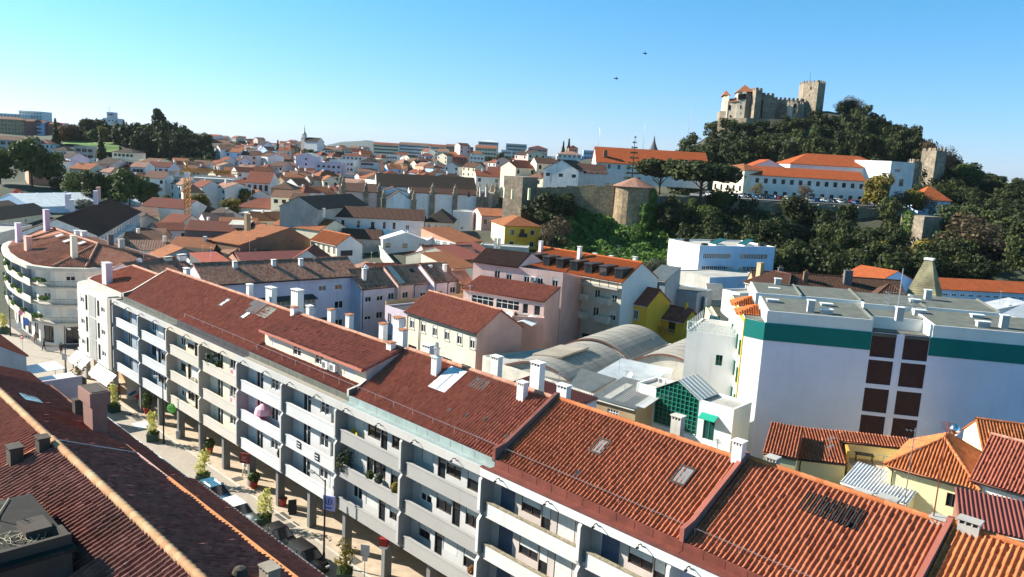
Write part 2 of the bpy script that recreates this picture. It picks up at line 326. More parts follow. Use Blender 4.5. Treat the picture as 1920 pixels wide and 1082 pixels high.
# ---------------------------------------------------------------- windows (shared meshes)
_WM = {}
def window(parent, kind, w, h, loc, rz, far=False):
    """loc: lower left corner of the opening at the wall face; local y points inwards. far: one small mesh"""
    key = (kind, round(w, 2), round(h, 2), far)
    if key not in _WM:
        fr = {'w': FRAMEW, 'd': FRAMED, 'g': FRAMEG}.get(kind[0], FRAMEW); f = MB(); g = MB(); t = .07 if not far else .1; y0, y1 = .05, .13
        nv = {'1': 1, '2': 2, '3': 3, '4': 4, '6': 6, 'x': 2}.get(kind[1:2], 2); nh = 2 if kind[1:2] == 'x' else 1
        f.box(0, y0, 0, t, y1, h); f.box(w-t, y0, 0, w, y1, h); f.box(t, y0, 0, w-t, y1, t); f.box(t, y0, h-t, w-t, y1, h)
        for i in range(1, nv): x = w*i/nv; f.box(x-t/2, y0+.003, t, x+t/2, y1-.003, h-t)
        if nh > 1 or kind[1:2] in '46': f.box(t, y0+.006, h*.62-t/2, w-t, y1-.006, h*.62+t/2)
        if 's' in kind[2:]: f.box(-.08, -.10, -.10, w+.08, .04, -.001)                # sill
        if 'c' in kind[2:]:                                                            # stone surround
            c = .14; f.box(-c, -.04, -.02, -.002, .02, h+c, 1); f.box(w+.002, -.04, -.02, w+c, .02, h+c, 1); f.box(-.002, -.04, h+.002, w+.002, .02, h+c, 1); f.box(-c-.04, -.1, -.14, w+c+.04, .02, -.022, 1)
        g.quad((0, .1, 0), (w, .1, 0), (w, .1, h), (0, .1, h))
        q = None; a = {'h': .45, 'f': .97, 'q': .25, 'b': .97}.get((kind+'   ')[2], 0)
        for ch in kind[2:]:
            if ch in 'hfqb': a = {'h': .5, 'f': .97, 'q': .28, 'b': .97}[ch]; q = ch
        sh = None
        if q:
            sh = MB(); n = int(h*a/.12); 
            for i in range(n): sh.box(t, y0-.035+.01*(i % 2), h-(i+1)*h*a/n, w-t, y0-.004, h-i*h*a/n-.006)
        if far:
            for p in g.f: f.f.append(tuple(len(f.v)+i for i in range(4))); f.mi.append(2); f.v += g.v
            if sh: k = len(f.v); f.v += sh.v; f.f += [tuple(k+i for i in p) for p in sh.f]; f.mi += [1]*len(sh.f)
            _WM[key] = (f.mesh('window', [fr, W_['lconc'], GLASS]), None, None)
        else: _WM[key] = (f.mesh('window', [fr, W_['lconc']]), g.mesh('pane', GLASS), sh.mesh('shutter', SHUTB if q == 'b' else SHUT) if sh else None)
    a, b, c = _WM[key]; o = put('window', a, parent, loc, rz)
    if b: put('pane', b, o)
    if c: put('shutter', c, o)
    return o
# ---------------------------------------------------------------- houses
def frame_ab(a, b, z, zb=None):
    A = PZ(*a, z) if len(a) == 2 else np.array(a, float); B = PZ(*b, z if zb is None else zb) if len(b) == 2 else np.array(b, float)
    d = (B-A)[:2]; return A, B, float(np.hypot(*d)), math.atan2(d[1], d[0])
def chimney(parent, x, y, z, w=.6, d=.5, h=1.3, mat=None, cap='slot', capm=None, label=None):
    """white stack with vent slots under a slab; local coords of parent"""
    m = MB(); mat = mat or W_['bwhite']
    if cap == 'slot':
        m.box(x-w/2, y-d/2, z-1.0, x+w/2, y+d/2, z+h-.28)
        for i in range(4): xx = x-w/2+(w-.07)*i/3; m.box(xx, y-d/2, z+h-.28, xx+.07, y-d/2+.08, z+h-.08); m.box(xx, y+d/2-.08, z+h-.28, xx+.07, y+d/2, z+h-.08)
        m.box(x-w/2, y-d/2+.08, z+h-.28, x-w/2+.07, y+d/2-.08, z+h-.08); m.box(x+w/2-.07, y-d/2+.08, z+h-.28, x+w/2, y+d/2-.08, z+h-.08)
        m.box(x-w/2+.1, y-d/2+.1, z+h-.27, x+w/2-.1, y+d/2-.1, z+h-.09, 2); m.box(x-w/2-.06, y-d/2-.06, z+h-.08, x+w/2+.06, y+d/2+.06, z+h, 1)
    else:
        m.box(x-w/2, y-d/2, z-1.0, x+w/2, y+d/2, z+h); m.box(x-w/2-.05, y-d/2-.05, z+h, x+w/2+.05, y+d/2+.05, z+h+.1, 1)
        if cap == 'pot':
            for i in (-.2, .2): m.tube((x+i*w, y, z+h+.1), (x+i*w, y, z+h+.5), .11, .09, 8, 1)
    o = m.obj('chimney', [mat, capm or mat, FRAMED], parent)
    if label: o['label'] = label
    return o
def aircon(parent, x, y, z, rz=0):
    if 'ac' not in _WM:
        m = MB(); m.box(0, 0, 0, .85, .3, .6); m.box(.06, -.02, .06, .56, -.003, .54, 1); m.box(-.02, .05, -.08, .1, .3, -.003, 2); m.box(.75, .05, -.08, .87, .3, -.003, 2)
        g = MB()
        for i in range(6): g.tube((.31, -.022, .3), (.31+.22*math.cos(i*1.047), -.022, .3+.22*math.sin(i*1.047)), .012, n=4)
        _WM['ac'] = (m.mesh('air_conditioner', [FRAMEW, plain('grey_fan_grille', (.25, .25, .26), .5), IRON]), g.mesh('fan', IRON))
    o = put('air_conditioner', _WM['ac'][0], parent, (x, y, z), rz); put('fan', _WM['ac'][1], o); return o
A_RND = random.Random(77)
def house(name, label, cat, a, b, z, d, roof='gx', rise=2., ov=.3, wm='white', tm='red', hi=1, wins=(), z0=None, zb=None, group=None, chim=(), par=.5, far=False, ridge=True, holes=(), offs=.5, side=None, base=None):
    A, B, L, ang = frame_ab(a, b, z, zb)
    if z0 is None: z0 = float(min(GZ(A[0], A[1]), GZ(B[0], B[1])))-.3
    h = z-z0
    root = thing(name, label, cat, (A[0], A[1], z0), ang, group); root['L'] = L
    WM = [W_[wm]] + [W_[k] for k in (side or {}).values()]; sidx = {k: i+1 for i, k in enumerate((side or {}))}
    S = {'f': ((0, 0), (1, 0), L, 0), 'r': ((L, 0), (0, 1), d, math.pi/2), 'b': ((L, d), (-1, 0), L, math.pi), 'l': ((0, d), (0, -1), d, -math.pi/2)}
    hs = {k: [] for k in S}; todo = []
    for wn in wins:
        sd, n, rows, ww, wh, kind = wn[:6]; Ls = S[sd][2]; x0 = wn[6] if len(wn) > 6 else .8; x1 = wn[7] if len(wn) > 7 else Ls-.8
        if x1 <= 0: x1 += Ls
        xs = list(n) if isinstance(n, (tuple, list)) else [x0 + (x1-x0-ww)*(i/(n-1) if n > 1 else .5) for i in range(n)]
        for r in rows:
            if r < 0: r += h
            if r < .05: continue
            for x in xs:
                if x < .1 or x+ww > Ls-.1: continue
                hs[sd].append((x, r, ww, wh)); kk = kind
                if kind.endswith('*'): kk = kind[:-1] + random.choice(['', 'h', 'f', 'q', ''])
                todo.append((sd, x, r, ww, wh, kk))
    for sd, x, r, ww, wh in holes: hs[sd].append((x, r if r >= 0 else r+h, ww, wh))
    m = MB(); htop = h + (par if roof == 'flat' else 0)
    for k, (O, D, Ls, rz) in S.items(): m.facade(O, D, Ls, base or 0, htop, hs[k], sidx.get(k, 0), .2 if not far else .12)
    e = (0, 0); 
    ri = h + rise; k2 = rise/(d/2); o_ = ov
    ry = d*offs
    if roof == 'gx':
        m.quad((0, d, h), (0, 0, h), (0, ry, ri), m=sidx.get('l', 0)); m.quad((L, 0, h), (L, d, h), (L, ry, ri), m=sidx.get('r', 0)); kf = rise/ry; kb = rise/(d-ry)
        sl = [[(-o_*.4, -o_, h-o_*kf+.06), (L+o_*.4, -o_, h-o_*kf+.06), (L+o_*.4, ry, ri+.06), (-o_*.4, ry, ri+.06)], [(L+o_*.4, d+o_, h-o_*kb+.06), (-o_*.4, d+o_, h-o_*kb+.06), (-o_*.4, ry, ri+.06), (L+o_*.4, ry, ri+.06)]]
        rl = [((-o_*.4, ry, ri+.12), (L+o_*.4, ry, ri+.12))]
    elif roof == 'gy':
        rx = L*offs; kl = rise/rx; kr = rise/(L-rx)
        m.quad((0, 0, h), (L, 0, h), (rx, 0, ri), m=sidx.get('f', 0)); m.quad((L, d, h), (0, d, h), (rx, d, ri), m=sidx.get('b', 0))
        sl = [[(-o_, d+o_*.4, h-o_*kl+.06), (-o_, -o_*.4, h-o_*kl+.06), (rx, -o_*.4, ri+.06), (rx, d+o_*.4, ri+.06)], [(L+o_, -o_*.4, h-o_*kr+.06), (L+o_, d+o_*.4, h-o_*kr+.06), (rx, d+o_*.4, ri+.06), (rx, -o_*.4, ri+.06)]]
        rl = [((rx, -o_*.4, ri+.12), (rx, d+o_*.4, ri+.12))]
    elif roof == 'hip':
        q = min(L, d)/2; ri = h+rise; k = rise/q; zo = h-o_*k+.06; E = [(-o_, -o_, zo), (L+o_, -o_, zo), (L+o_, d+o_, zo), (-o_, d+o_, zo)]
        if L >= d: r0, r1 = (q, d/2, ri+.06), (L-q, d/2, ri+.06); sl = [[E[0], E[1], r1, r0], [E[2], E[3], r0, r1], [E[1], E[2], r1], [E[3], E[0], r0]]
        else: r0, r1 = (L/2, q, ri+.06), (L/2, d-q, ri+.06); sl = [[E[0], E[1], r0], [E[2], E[3], r1], [E[1], E[2], r1, r0], [E[3], E[0], r0, r1]]
        if abs(L-d) < .2: sl = [[E[0], E[1], r0], [E[1], E[2], r0], [E[2], E[3], r0], [E[3], E[0], r0]]; r1 = r0
        up = lambda p: (p[0], p[1], p[2]+.05)
        rl = [(up(r0), up(r1))] + [(up(E[0]), up(r0)), (up(E[3]), up(r0 if L >= d else r1)), (up(E[1]), up(r1 if L >= d else r0)), (up(E[2]), up(r1))]
    elif roof == 'shed':
        k = rise/d; m.quad((0, d, h), (0, 0, h), (0, d, ri)); m.quad((L, 0, h), (L, d, h), (L, d, ri)); m.quad((L, d, h), (0, d, h), (0, d, ri), (L, d, ri))
        sl = [[(-.1, -o_, h-o_*k+.06), (L+.1, -o_, h-o_*k+.06), (L+.1, d+.1, ri+.07), (-.1, d+.1, ri+.07)]]; rl = []
    elif roof == 'flat':
        t = .22
        for (O, D, Ls, rz) in S.values():
            In = (-D[1], D[0]); p = lambda x, y, z: (O[0]+D[0]*x+In[0]*y, O[1]+D[1]*x+In[1]*y, z)
            m.quad(p(0, 0, htop), p(Ls, 0, htop), p(Ls-t, t, htop), p(t, t, htop)); m.quad(p(t, t, htop), p(Ls-t, t, htop), p(Ls-t, t, h-.02), p(t, t, h-.02))
        sl = None; rl = []
    m.obj('wall', WM, root)
    if sl:
        rf = put('roof', roof_mesh('roof', sl, (TF_ if hi == 0 else T_)[tm], hi, .14), root)
        if ridge and rl and hi: put('ridge_tiles', ridge_mesh('ridge_tiles', rl, T_[tm if tm in ('new', 'orange') else 'pale' if tm in ('red',) else tm], .14), rf)
    else:
        rf = MB().box(.22, .22, h-.12, L-.22, d-.22, h).obj('roof', tm if not isinstance(tm, str) else {'felt': FELT, 'feltd': FELTD}.get(tm, W_.get(tm, FELT)), root)
    if sl and hi >= 1:   # gutter and downpipe
        ze = min(p[2] for p in sl[0])-.1; MB().tube((0, -o_-.06, ze), (L, -o_-.06, ze), .07, n=6).path([(.35, -o_-.06, ze), (.35, -.07, ze-.35), (.35, -.07, max(.2, ze-9))], .05, 5).obj('gutter', IRON if hash(name+wm) % 2 else W_['lconc'], root)
    if sl and A[1] < 330 and L > 4 and A_RND.random() < .45:
        if 'ant' not in _WM:
            mm = MB().tube((0, 0, 0), (0, 0, 2.6), .03, n=4).tube((-.5, 0, 2.4), (.5, 0, 2.4), .02, n=4)
            for i in range(5): mm.tube((-.45+i*.22, -.22, 2.4), (-.45+i*.22, .22, 2.4), .015, n=3)
            _WM['ant'] = mm.mesh('aerial', STEEL); _WM['dish'] = MB().lathe([(0, 0), (.25, .04), (.42, .14)], n=12).tube((0, 0, 0), (0, 0, .4), .02, n=4).mesh('dish', FRAMEW)
        put('aerial', _WM['ant'], rf, (L*A_RND.uniform(.2, .8), (ry if roof == 'gx' else d/2), ri-.1 if roof != 'shed' else h+rise*.5), A_RND.uniform(0, 3))
        if A_RND.random() < .4: q_ = put('dish', _WM['dish'], rf, (L*A_RND.uniform(.15, .85), (ry if roof == 'gx' else d/2)-.2, ri+.15 if roof != 'shed' else h+rise*.5+.3)); q_.rotation_euler = (R_(70), 0, A_RND.uniform(-.6, .6))
    for c in chim: chimney(rf, *c[:6], **(c[6] if len(c) > 6 else {}))
    for sd, x, r, ww, wh, kind in todo:
        O, D, Ls, rz = S[sd]; window(root, kind, ww, wh, (O[0]+D[0]*x, O[1]+D[1]*x, r), rz, far)
    return root, L, h
def loc_of(root, x, y, z=0): c, s = math.cos(root.rotation_euler.z), math.sin(root.rotation_euler.z); l = root.location; return np.array([l.x+c*x-s*y, l.y+s*x+c*y, l.z+z])

# ---------------------------------------------------------------- trees
def leaf_cloud(blobs, n, size, seed, flat=1.0, droop=0):
    """blobs: (centre, radii) ; n leaf clumps as small quads spread on the shells and inside; returns V, F, tv"""
    g = np.random.default_rng(abs(int(seed))); wts = np.array([b[1][0]*b[1][1]+b[1][2]*b[1][0] for b in blobs], float); wts /= wts.sum()
    bi = g.choice(len(blobs), n, p=wts); cen = np.array([b[0] for b in blobs], float)[bi]; rad = np.array([b[1] for b in blobs], float)[bi]
    d = g.normal(size=(n, 3)); d /= np.linalg.norm(d, axis=1)[:, None]
    rr = g.random(n)**.33*.55 + .5; rr *= 1 + .12*np.sin(d[:, 0]*7+bi)*np.cos(d[:, 2]*6+bi*2)
    p = cen + d*rad*rr[:, None]
    nn = d + g.normal(scale=.55, size=(n, 3)) + np.array([0, 0, .35]); nn /= np.linalg.norm(nn, axis=1)[:, None]
    a = np.cross(nn, g.normal(size=(n, 3))); a /= np.linalg.norm(a, axis=1)[:, None]; b = np.cross(nn, a)
    s = size*(.55+g.random(n)*.9)[:, None]
    V = np.stack([p-a*s-b*s*.45, p+a*s*.2-b*s*.75, p+a*s+b*s*.35, p-a*s*.1+b*s*.8], 1).reshape(-1, 3)
    F = np.arange(4*n).reshape(n, 4)
    bt = g.random(len(blobs)); tv = np.clip(.5*bt[bi] + .5*g.random(n), 0, 1)
    return V, F, tv
def blobs_round(R, H, k, seed, base=.35, sp=.62):
    g = random.Random(seed); out = [((0, 0, H*.68), (R*.6, R*.6, H*.26))]
    for i in range(k):
        t = g.uniform(0, 6.28); q = g.uniform(.25, 1)**.6; zz = g.uniform(base, .95); rr = R*sp*q*(1.15-abs(zz-.6)*1.1)
        s = g.uniform(.24, .42)*R; out.append(((math.cos(t)*rr, math.sin(t)*rr, H*zz-s*.3), (s, s, s*g.uniform(.7, .95))))
    return out
def trunk_mesh(H, R, seed, limbs=5, r=.25, spread=.55, top=.6, sub=2, lift=.35):
    g = random.Random(seed); m = MB(); p = Vector((0, 0, -.5)); pts = [p]
    for i in range(4): p = p + Vector((g.uniform(-.08, .08)*H*.2, g.uniform(-.08, .08)*H*.2, (H*top+.5)/4)); pts.append(p)
    for i in range(4): m.tube(pts[i], pts[i+1], r*(1-.16*i), r*(1-.16*(i+1)), 7)
    def limb(p, d, L, rr, lv):
        q = p + d*L; m.tube(p, q, rr, rr*.55, 5)
        if lv > 0:
            for i in range(2+(lv > 1)): dd = (d + Vector((g.uniform(-.7, .7), g.uniform(-.7, .7), g.uniform(-.1, .6)))).normalized(); limb(p+d*L*g.uniform(.55, 1), dd, L*g.uniform(.55, .75), rr*.5, lv-1)
    for i in range(limbs):
        t = 6.28*(i+g.random()*.6)/limbs; z = g.uniform(.45, 1); q = pts[-1]*z+pts[1]*(1-z); limb(q, Vector((math.cos(t)*spread, math.sin(t)*spread, lift+g.random()*.6)).normalized(), R*g.uniform(.5, .8), r*.45, sub)
    return m.mesh('trunk', BARK, True)
LV = dict(dk=leafm('dark_evergreen_leaves', (.012, .021, .007), (.080, .098, .026)), md=leafm('mid_green_leaves', (.036, .062, .014), (.110, .150, .034)), ol=leafm('olive_grey_leaves', (.055, .070, .045), (.120, .140, .090)),
 au=leafm('yellowing_leaves', (.10, .085, .018), (.26, .20, .03)), ru=leafm('rusty_leaves', (.13, .055, .015), (.26, .11, .03)), rd=leafm('red_leaves', (.25, .02, .012), (.42, .05, .02)), ye=leafm('bamboo_leaves', (.36, .38, .07), (.66, .60, .16), .4), iv=leafm('ivy_leaves', (.035, .085, .012), (.13, .235, .04)), br=leafm('dry_brown_leaves', (.08, .055, .03), (.16, .11, .06)))
_TM = {}
def tree_proto(kind):
    """(crown mesh, trunk mesh) about 10 m tall"""
    if kind in _TM: return _TM[kind]
    k, i = kind.split('.')[0], int(kind.split('.')[1]); sd = i*17+len(k)
    if k == 'bare': c = leaf_cloud(blobs_round(4.4, 10, 18, sd, .3, .85), 2600, .15, sd); t = trunk_mesh(10, 4.2, sd, 8, .2, .6, .45, 4, .6)
    elif k == 'pine':
        B = [((random.Random(sd+j).uniform(-3, 3), random.Random(sd*3+j).uniform(-3, 3), 7.9+random.Random(sd*5+j).uniform(-1.0, .9)), (2.1, 2.1, 1.6)) for j in range(14)]
        c = leaf_cloud(B, 5200, .30, sd); t = trunk_mesh(7.4, 3, sd, 6, .28, .8, .75, 1, .6)
    elif k == 'spire':
        B = [((0, 0, z), (max(.35, 1.9*(1-z/10.6)), max(.35, 1.9*(1-z/10.6)), .8)) for z in np.linspace(1.2, 9.8, 13)]; c = leaf_cloud(B, 2400, .26, sd); t = trunk_mesh(10, 1, sd, 3, .2, .3, .8, 0)
    elif k == 'tall':
        B = blobs_round(2.6, 10.5, 16, sd, .3, .7); c = leaf_cloud(B, 2600, .27, sd); t = trunk_mesh(10, 2, sd, 5, .22)
    elif k == 'thin': B = blobs_round(3.2, 9.5, 16, sd, .3, .8); c = leaf_cloud(B, 1100, .2, sd); t = trunk_mesh(10, 3.6, sd, 8, .18, .6, .45, 3, .6)
    elif k == 'bush': B = blobs_round(4.6, 6, 14, sd, .15, .8); c = leaf_cloud(B, 2600, .27, sd); t = trunk_mesh(4, 3, sd, 5, .2)
    else: B = blobs_round(4.3, 9.5, 20, sd); c = leaf_cloud(B, 3400, .30, sd); t = trunk_mesh(9, 3.4, sd, 6, .26)
    _TM[kind] = (c, t); return _TM[kind]
_CM = {}
def tree(label, kind, leaf, p, H, group=None, cat='tree', name='tree', wide=1., rz=None):
    c, t = tree_proto(kind); s = H/10.
    r = thing(name, label, cat, p, random.uniform(0, 6.28) if rz is None else rz, group)
    o = put('trunk', t, r); o.scale = (s*wide, s*wide, s)
    if c is not None:
        if (kind, leaf) not in _CM: _CM[(kind, leaf)] = npmesh('crown', c[0], c[1], LV[leaf], c[2])
        o = put('crown', _CM[(kind, leaf)], r); o.scale = (s*wide, s*wide, s)
    return r
def wood(name, items, leaf, n=520, size=.5):
    """a wood that reads as one mass: (x, y, z, H, R) crowns merged into one mesh"""
    Vs, Fs, Ts, o = [], [], [], 0
    protos = [leaf_cloud(blobs_round(4.0, 9.5, 12, 100+j, .2, .7), n, size, 300+j) for j in range(6)]
    g = np.random.default_rng(len(items))
    for x, y, z, H, Rr in items:
        V, F, tv = protos[g.integers(6)]; t = g.random()*6.28; c, s = math.cos(t), math.sin(t); q = V.copy(); sx = Rr/4.; sz = H/9.5
        q = np.stack([(V[:, 0]*c-V[:, 1]*s)*sx+x, (V[:, 0]*s+V[:, 1]*c)*sx+y, V[:, 2]*sz+z], 1)
        Vs.append(q); Fs.append(F+o); o += len(V); Ts.append(np.clip(tv*.5 + g.random()**2*.75-.05, 0, 1))
    return tag(put(name, npmesh(name, np.concatenate(Vs), np.concatenate(Fs), LV[leaf], np.concatenate(Ts))), None, None, None, 'stuff')
# ---------------------------------------------------------------- terrain
GP = []
def gp(px, py, Y, dz=0): p = PY(px, py, Y); GP.append((p[0], p[1], p[2]+dz))
def gx(px, Y, z): p = PY(px, 400, Y); GP.append((p[0], p[1], z))
for px in (0, 300, 600, 900, 1200):
    for Y, z in ((200, 2.5), (260, 5), (330, 6.5), (420, 8.5)): gx(px, Y, z if px > 200 else z+1)
for px in (450, 650, 850): gx(px, 520, 11); gx(px, 700, 15); gx(px, 1000, 20); gx(px, 1600, 25); gx(px, 3000, 29); gx(px, 7000, 30)
for px in (-300, 100, 1300, 1700, 2100): gx(px, 1600, 30); gx(px, 3000, 31); gx(px, 7000, 30)
gx(960, 215, 7); gx(1010, 215, 6); gx(930, 250, 9)
for px in (1080, 1180, 1280): gx(px, 205, 4); gx(px, 216, 6.0); gx(px, 250, 15)
for px in (1020, 1120, 1220): gx(px, 262, 22.5); gx(px, 290, 22.5)
for px in (1340, 1440, 1540, 1640): gx(px, 200, 3); gx(px, 240, 9); gx(px, 262, 20); gx(px, 275, 22); gx(px, 300, 22.3); gx(px, 320, 23)
gx(1740, 255, 17); gx(1740, 275, 22); gx(1760, 300, 24); gx(1800, 230, 9); gx(1900, 225, 10); gx(1880, 270, 17); gx(2000, 260, 16); gx(1700, 205, 3); gx(1900, 200, 4)
for px, z in ((1300, 33), (1380, 38), (1480, 40), (1580, 40), (1680, 38)): gx(px, 355, z)
for px, py, Y, dz in ((1270, 275, 420, -9), (1320, 250, 425, -7), (1370, 234, 432, -1), (1450, 228, 432, 0), (1500, 214, 436, 0), (1540, 207, 440, 0), (1600, 206, 455, -8), (1650, 222, 450, -9), (1700, 240, 445, -9), (1760, 285, 440, -4), (1830, 312, 430, -7), (1890, 345, 420, -7), (1950, 372, 400, -8)): gp(px, py, Y, dz)
for px, z in ((1300, 25), (1450, 34), (1600, 34), (1750, 28), (1950, 20)): gx(px, 520, z)
gx(1230, 330, 20); gx(1230, 420, 24); gx(1800, 350, 30); gx(1900, 340, 24)
gp(1000, 318, 450); gp(1060, 292, 560, -3); gp(1140, 290, 560, -3); gp(960, 300, 600, -2); gx(1040, 380, 17); gx(1100, 350, 21)
gp(170, 270, 450); gp(250, 268, 480); gp(330, 282, 470); gp(60, 262, 600); gp(110, 255, 620); gp(30, 225, 760); gp(-100, 215, 760); gp(210, 250, 620); gp(400, 285, 520); gp(430, 280, 800)
gp(60, 345, 310); gp(150, 335, 340); gp(-80, 340, 300); gp(250, 320, 400); gp(200, 300, 420)
GP = np.array(GP)
def GZA(x, y):
    x = np.asarray(x, float); y = np.asarray(y, float); sh = x.shape; x = x.ravel(); y = y.ravel()
    d2 = (x[:, None]-GP[None, :, 0])**2 + (y[:, None]-GP[None, :, 1])**2 + 30.
    wt = d2**-1.9; z = (wt*GP[None, :, 2]).sum(1)/wt.sum(1)
    t = np.clip((y + np.abs(x)*.25 - 150)/55, 0, 1); t = t*t*(3-2*t)
    return (z*t).reshape(sh)
def GZ(x, y): return float(GZA(np.array([x]), np.array([y]))[0])
az = np.radians(np.concatenate([np.arange(-180, -62, 4), np.arange(-62, 62, .45), np.arange(62, 181, 4)])); rr = np.concatenate([[3], np.geomspace(12, 9000, 250)])
Rg, Ag = np.meshgrid(rr, az); Xg, Yg = Rg*np.sin(Ag), Rg*np.cos(Ag); Zg = GZA(Xg, Yg)
jit = np.random.default_rng(3).normal(size=Zg.shape); Zg = Zg + np.clip((Rg-260)/200, 0, 1)*jit*.3 - .03
n, mm = Rg.shape; idx = np.arange(n*mm).reshape(n, mm)
gm, N, L, b = nodes('ground_soil_and_grass')
nz = noise(N, L, .02, 6); c = mixc(N, L, ramp(N, L, nz, .4, .6), (.035, .042, .022), (.062, .056, .04)); c = mixc(N, L, ramp(N, L, noise(N, L, .3, 6), .35, .7, 0, .7), c, (.035, .05, .018))
L.new(c, b.inputs['Base Color']); b.inputs['Roughness'].default_value = .95; bump(N, L, b, noise(N, L, .8, 6), .6, .3)
F = np.stack([idx[:-1, 1:], idx[1:, 1:], idx[1:, :-1], idx[:-1, :-1]], -1).reshape(-1, 4)
tag(put('ground', npmesh('ground', np.stack([Xg, Yg, Zg], -1).reshape(-1, 3), F, gm, smooth=True)), None, None, None, 'structure')
# far blue ridges
hm, N, L, b = nodes('distant_woodland'); c = mixc(N, L, ramp(N, L, noise(N, L, .012, 8, rough=.7), .4, .62), (.018, .034, .030), (.05, .065, .05)); L.new(c, b.inputs['Base Color']); b.inputs['Roughness'].default_value = 1
def ridge(pts, Y, depth, name='distant_hills'):
    V, Fh = [], []; g = random.Random(int(Y)); xs = np.linspace(pts[0][0], pts[-1][0], 160); ys = np.interp(xs, [p[0] for p in pts], [p[1] for p in pts])
    prof = [(-.5, 0), (-.3, .35), (-.12, .8), (0, 1), (.2, .8), (.6, 0)]
    for i, (x, y) in enumerate(zip(xs, ys)):
        p = PY(x, y+g.uniform(-.8, .8), Y); hgt = p[2]-10; s = p[0]/Y
        for a, k in prof: Yy = Y+a*depth; V.append((s*Yy, Yy, 10+hgt*k*(1+g.uniform(-.03, .03)*(k < 1))))
    k = len(prof)
    for i in range(len(xs)-1):
        for j in range(k-1): Fh.append((i*k+j, (i+1)*k+j, (i+1)*k+j+1, i*k+j+1))
    tag(put(name, npmesh(name, V, Fh, hm, smooth=True)), None, None, None, 'structure')
ridge([(-300, 250), (250, 262), (340, 246), (380, 250), (440, 262), (520, 272), (600, 276), (640, 266), (690, 263), (740, 272), (800, 276), (1000, 290), (1300, 310)], 5200, 2600)
ridge([(300, 258), (420, 266), (560, 272), (700, 276), (900, 287), (1100, 300), (1400, 322), (1760, 338), (1890, 349), (2200, 366)], 3400, 1500)
# the street side of town: paved sheets over the soil
def ground_sheet(name, poly, z, mat): return tag(MB().quad(*[(p[0], p[1], z) for p in poly]).obj(name, mat), None, None, None, 'structure')
pm, N, L, b = nodes('pale_calcada_paving'); vo = N.new('ShaderNodeTexVoronoi'); vo.inputs['Scale'].default_value = 7; g_ = N.new('ShaderNodeNewGeometry'); L.new(g_.outputs['Position'], vo.inputs['Vector'])
c = mixc(N, L, ramp(N, L, vo.outputs['Distance'], 0, .5), (.52, .46, .38), (.36, .31, .25)); c = mixc(N, L, ramp(N, L, noise(N, L, .5, 5), .35, .7, 0, .45), c, (.30, .25, .20)); L.new(c, b.inputs['Base Color']); b.inputs['Roughness'].default_value = .85; PAVE = pm
ARC = plain('tan_arcade_paving', (.50, .40, .29), .8, var=.2, scale=1.2); YARD = plain('grey_yard_asphalt', (.10, .10, .10), .9, var=.3, scale=.6); ASPH = plain('grey_street_asphalt', (.16, .155, .15), .9, var=.25, scale=.8)
ground_sheet('town_asphalt', [(-190, -20), (140, -20), (140, 150), (-190, 150)], -.012, YARD)
# ---------------------------------------------------------------- the long arcaded apartment row (frame: u along the street, v into the block)
FL = (4.35, 7.05, 9.85)           # balcony floor levels
PILM = wall('dark_grey_pillar', (.20, .20, .195), .15, .3); GPS = wall('shaded_grey_partition', (.36, .35, .34), .08, .2); SPS = wall('shaded_sand_partition', (.48, .42, .35), .08, .2)  # partition sides darker than their noses: recess shade put into the colour
RBW = wall('row_back_wall_white', (.54, .54, .54), .06, .2)
GRP_ROW = 'apartment buildings of the arcaded row'
def uvbox(m, *a): return m.box(*a)
LAMPM = None
def bay_holes(w, typ):
    """openings of one bay, x measured from the bay's left partition: (x, sill, w, h, kind)"""
    A = [(1.0, .80, 1.25, 1.15, 'w2*'), (2.75, .80, 1.6, 1.15, 'd2*'), (4.42, .02, .8, 2.1, 'd1'), (5.75, .80, 1.2, 1.15, 'd2*')]
    B = [(1.0, .80, 1.25, 1.2, 'd2*'), (2.75, .02, .8, 2.1, 'd1'), (3.62, .80, 1.5, 1.15, 'd2*'), (5.75, .5, 1.15, 1.5, 'd1*')]
    D = [(.7, .02, 1.35, 2.1, 'w2b'), (2.6, .80, 1.6, 1.15, 'd2h'), (4.25, .02, .75, 2.1, 'd1h'), (5.5, .15, 1.4, 1.9, 'd2f')]
    E = [(1.6, .02, 1.3, 2.15, 'w2'), (4.3, .80, 1.25, 1.3, 'w2'), (5.9, .3, 1.3, 1.7, 'w2*')]
    return [h for h in dict(A=A, B=B, D=D, E=E)[typ] if h[0]+h[2] < w-.3]
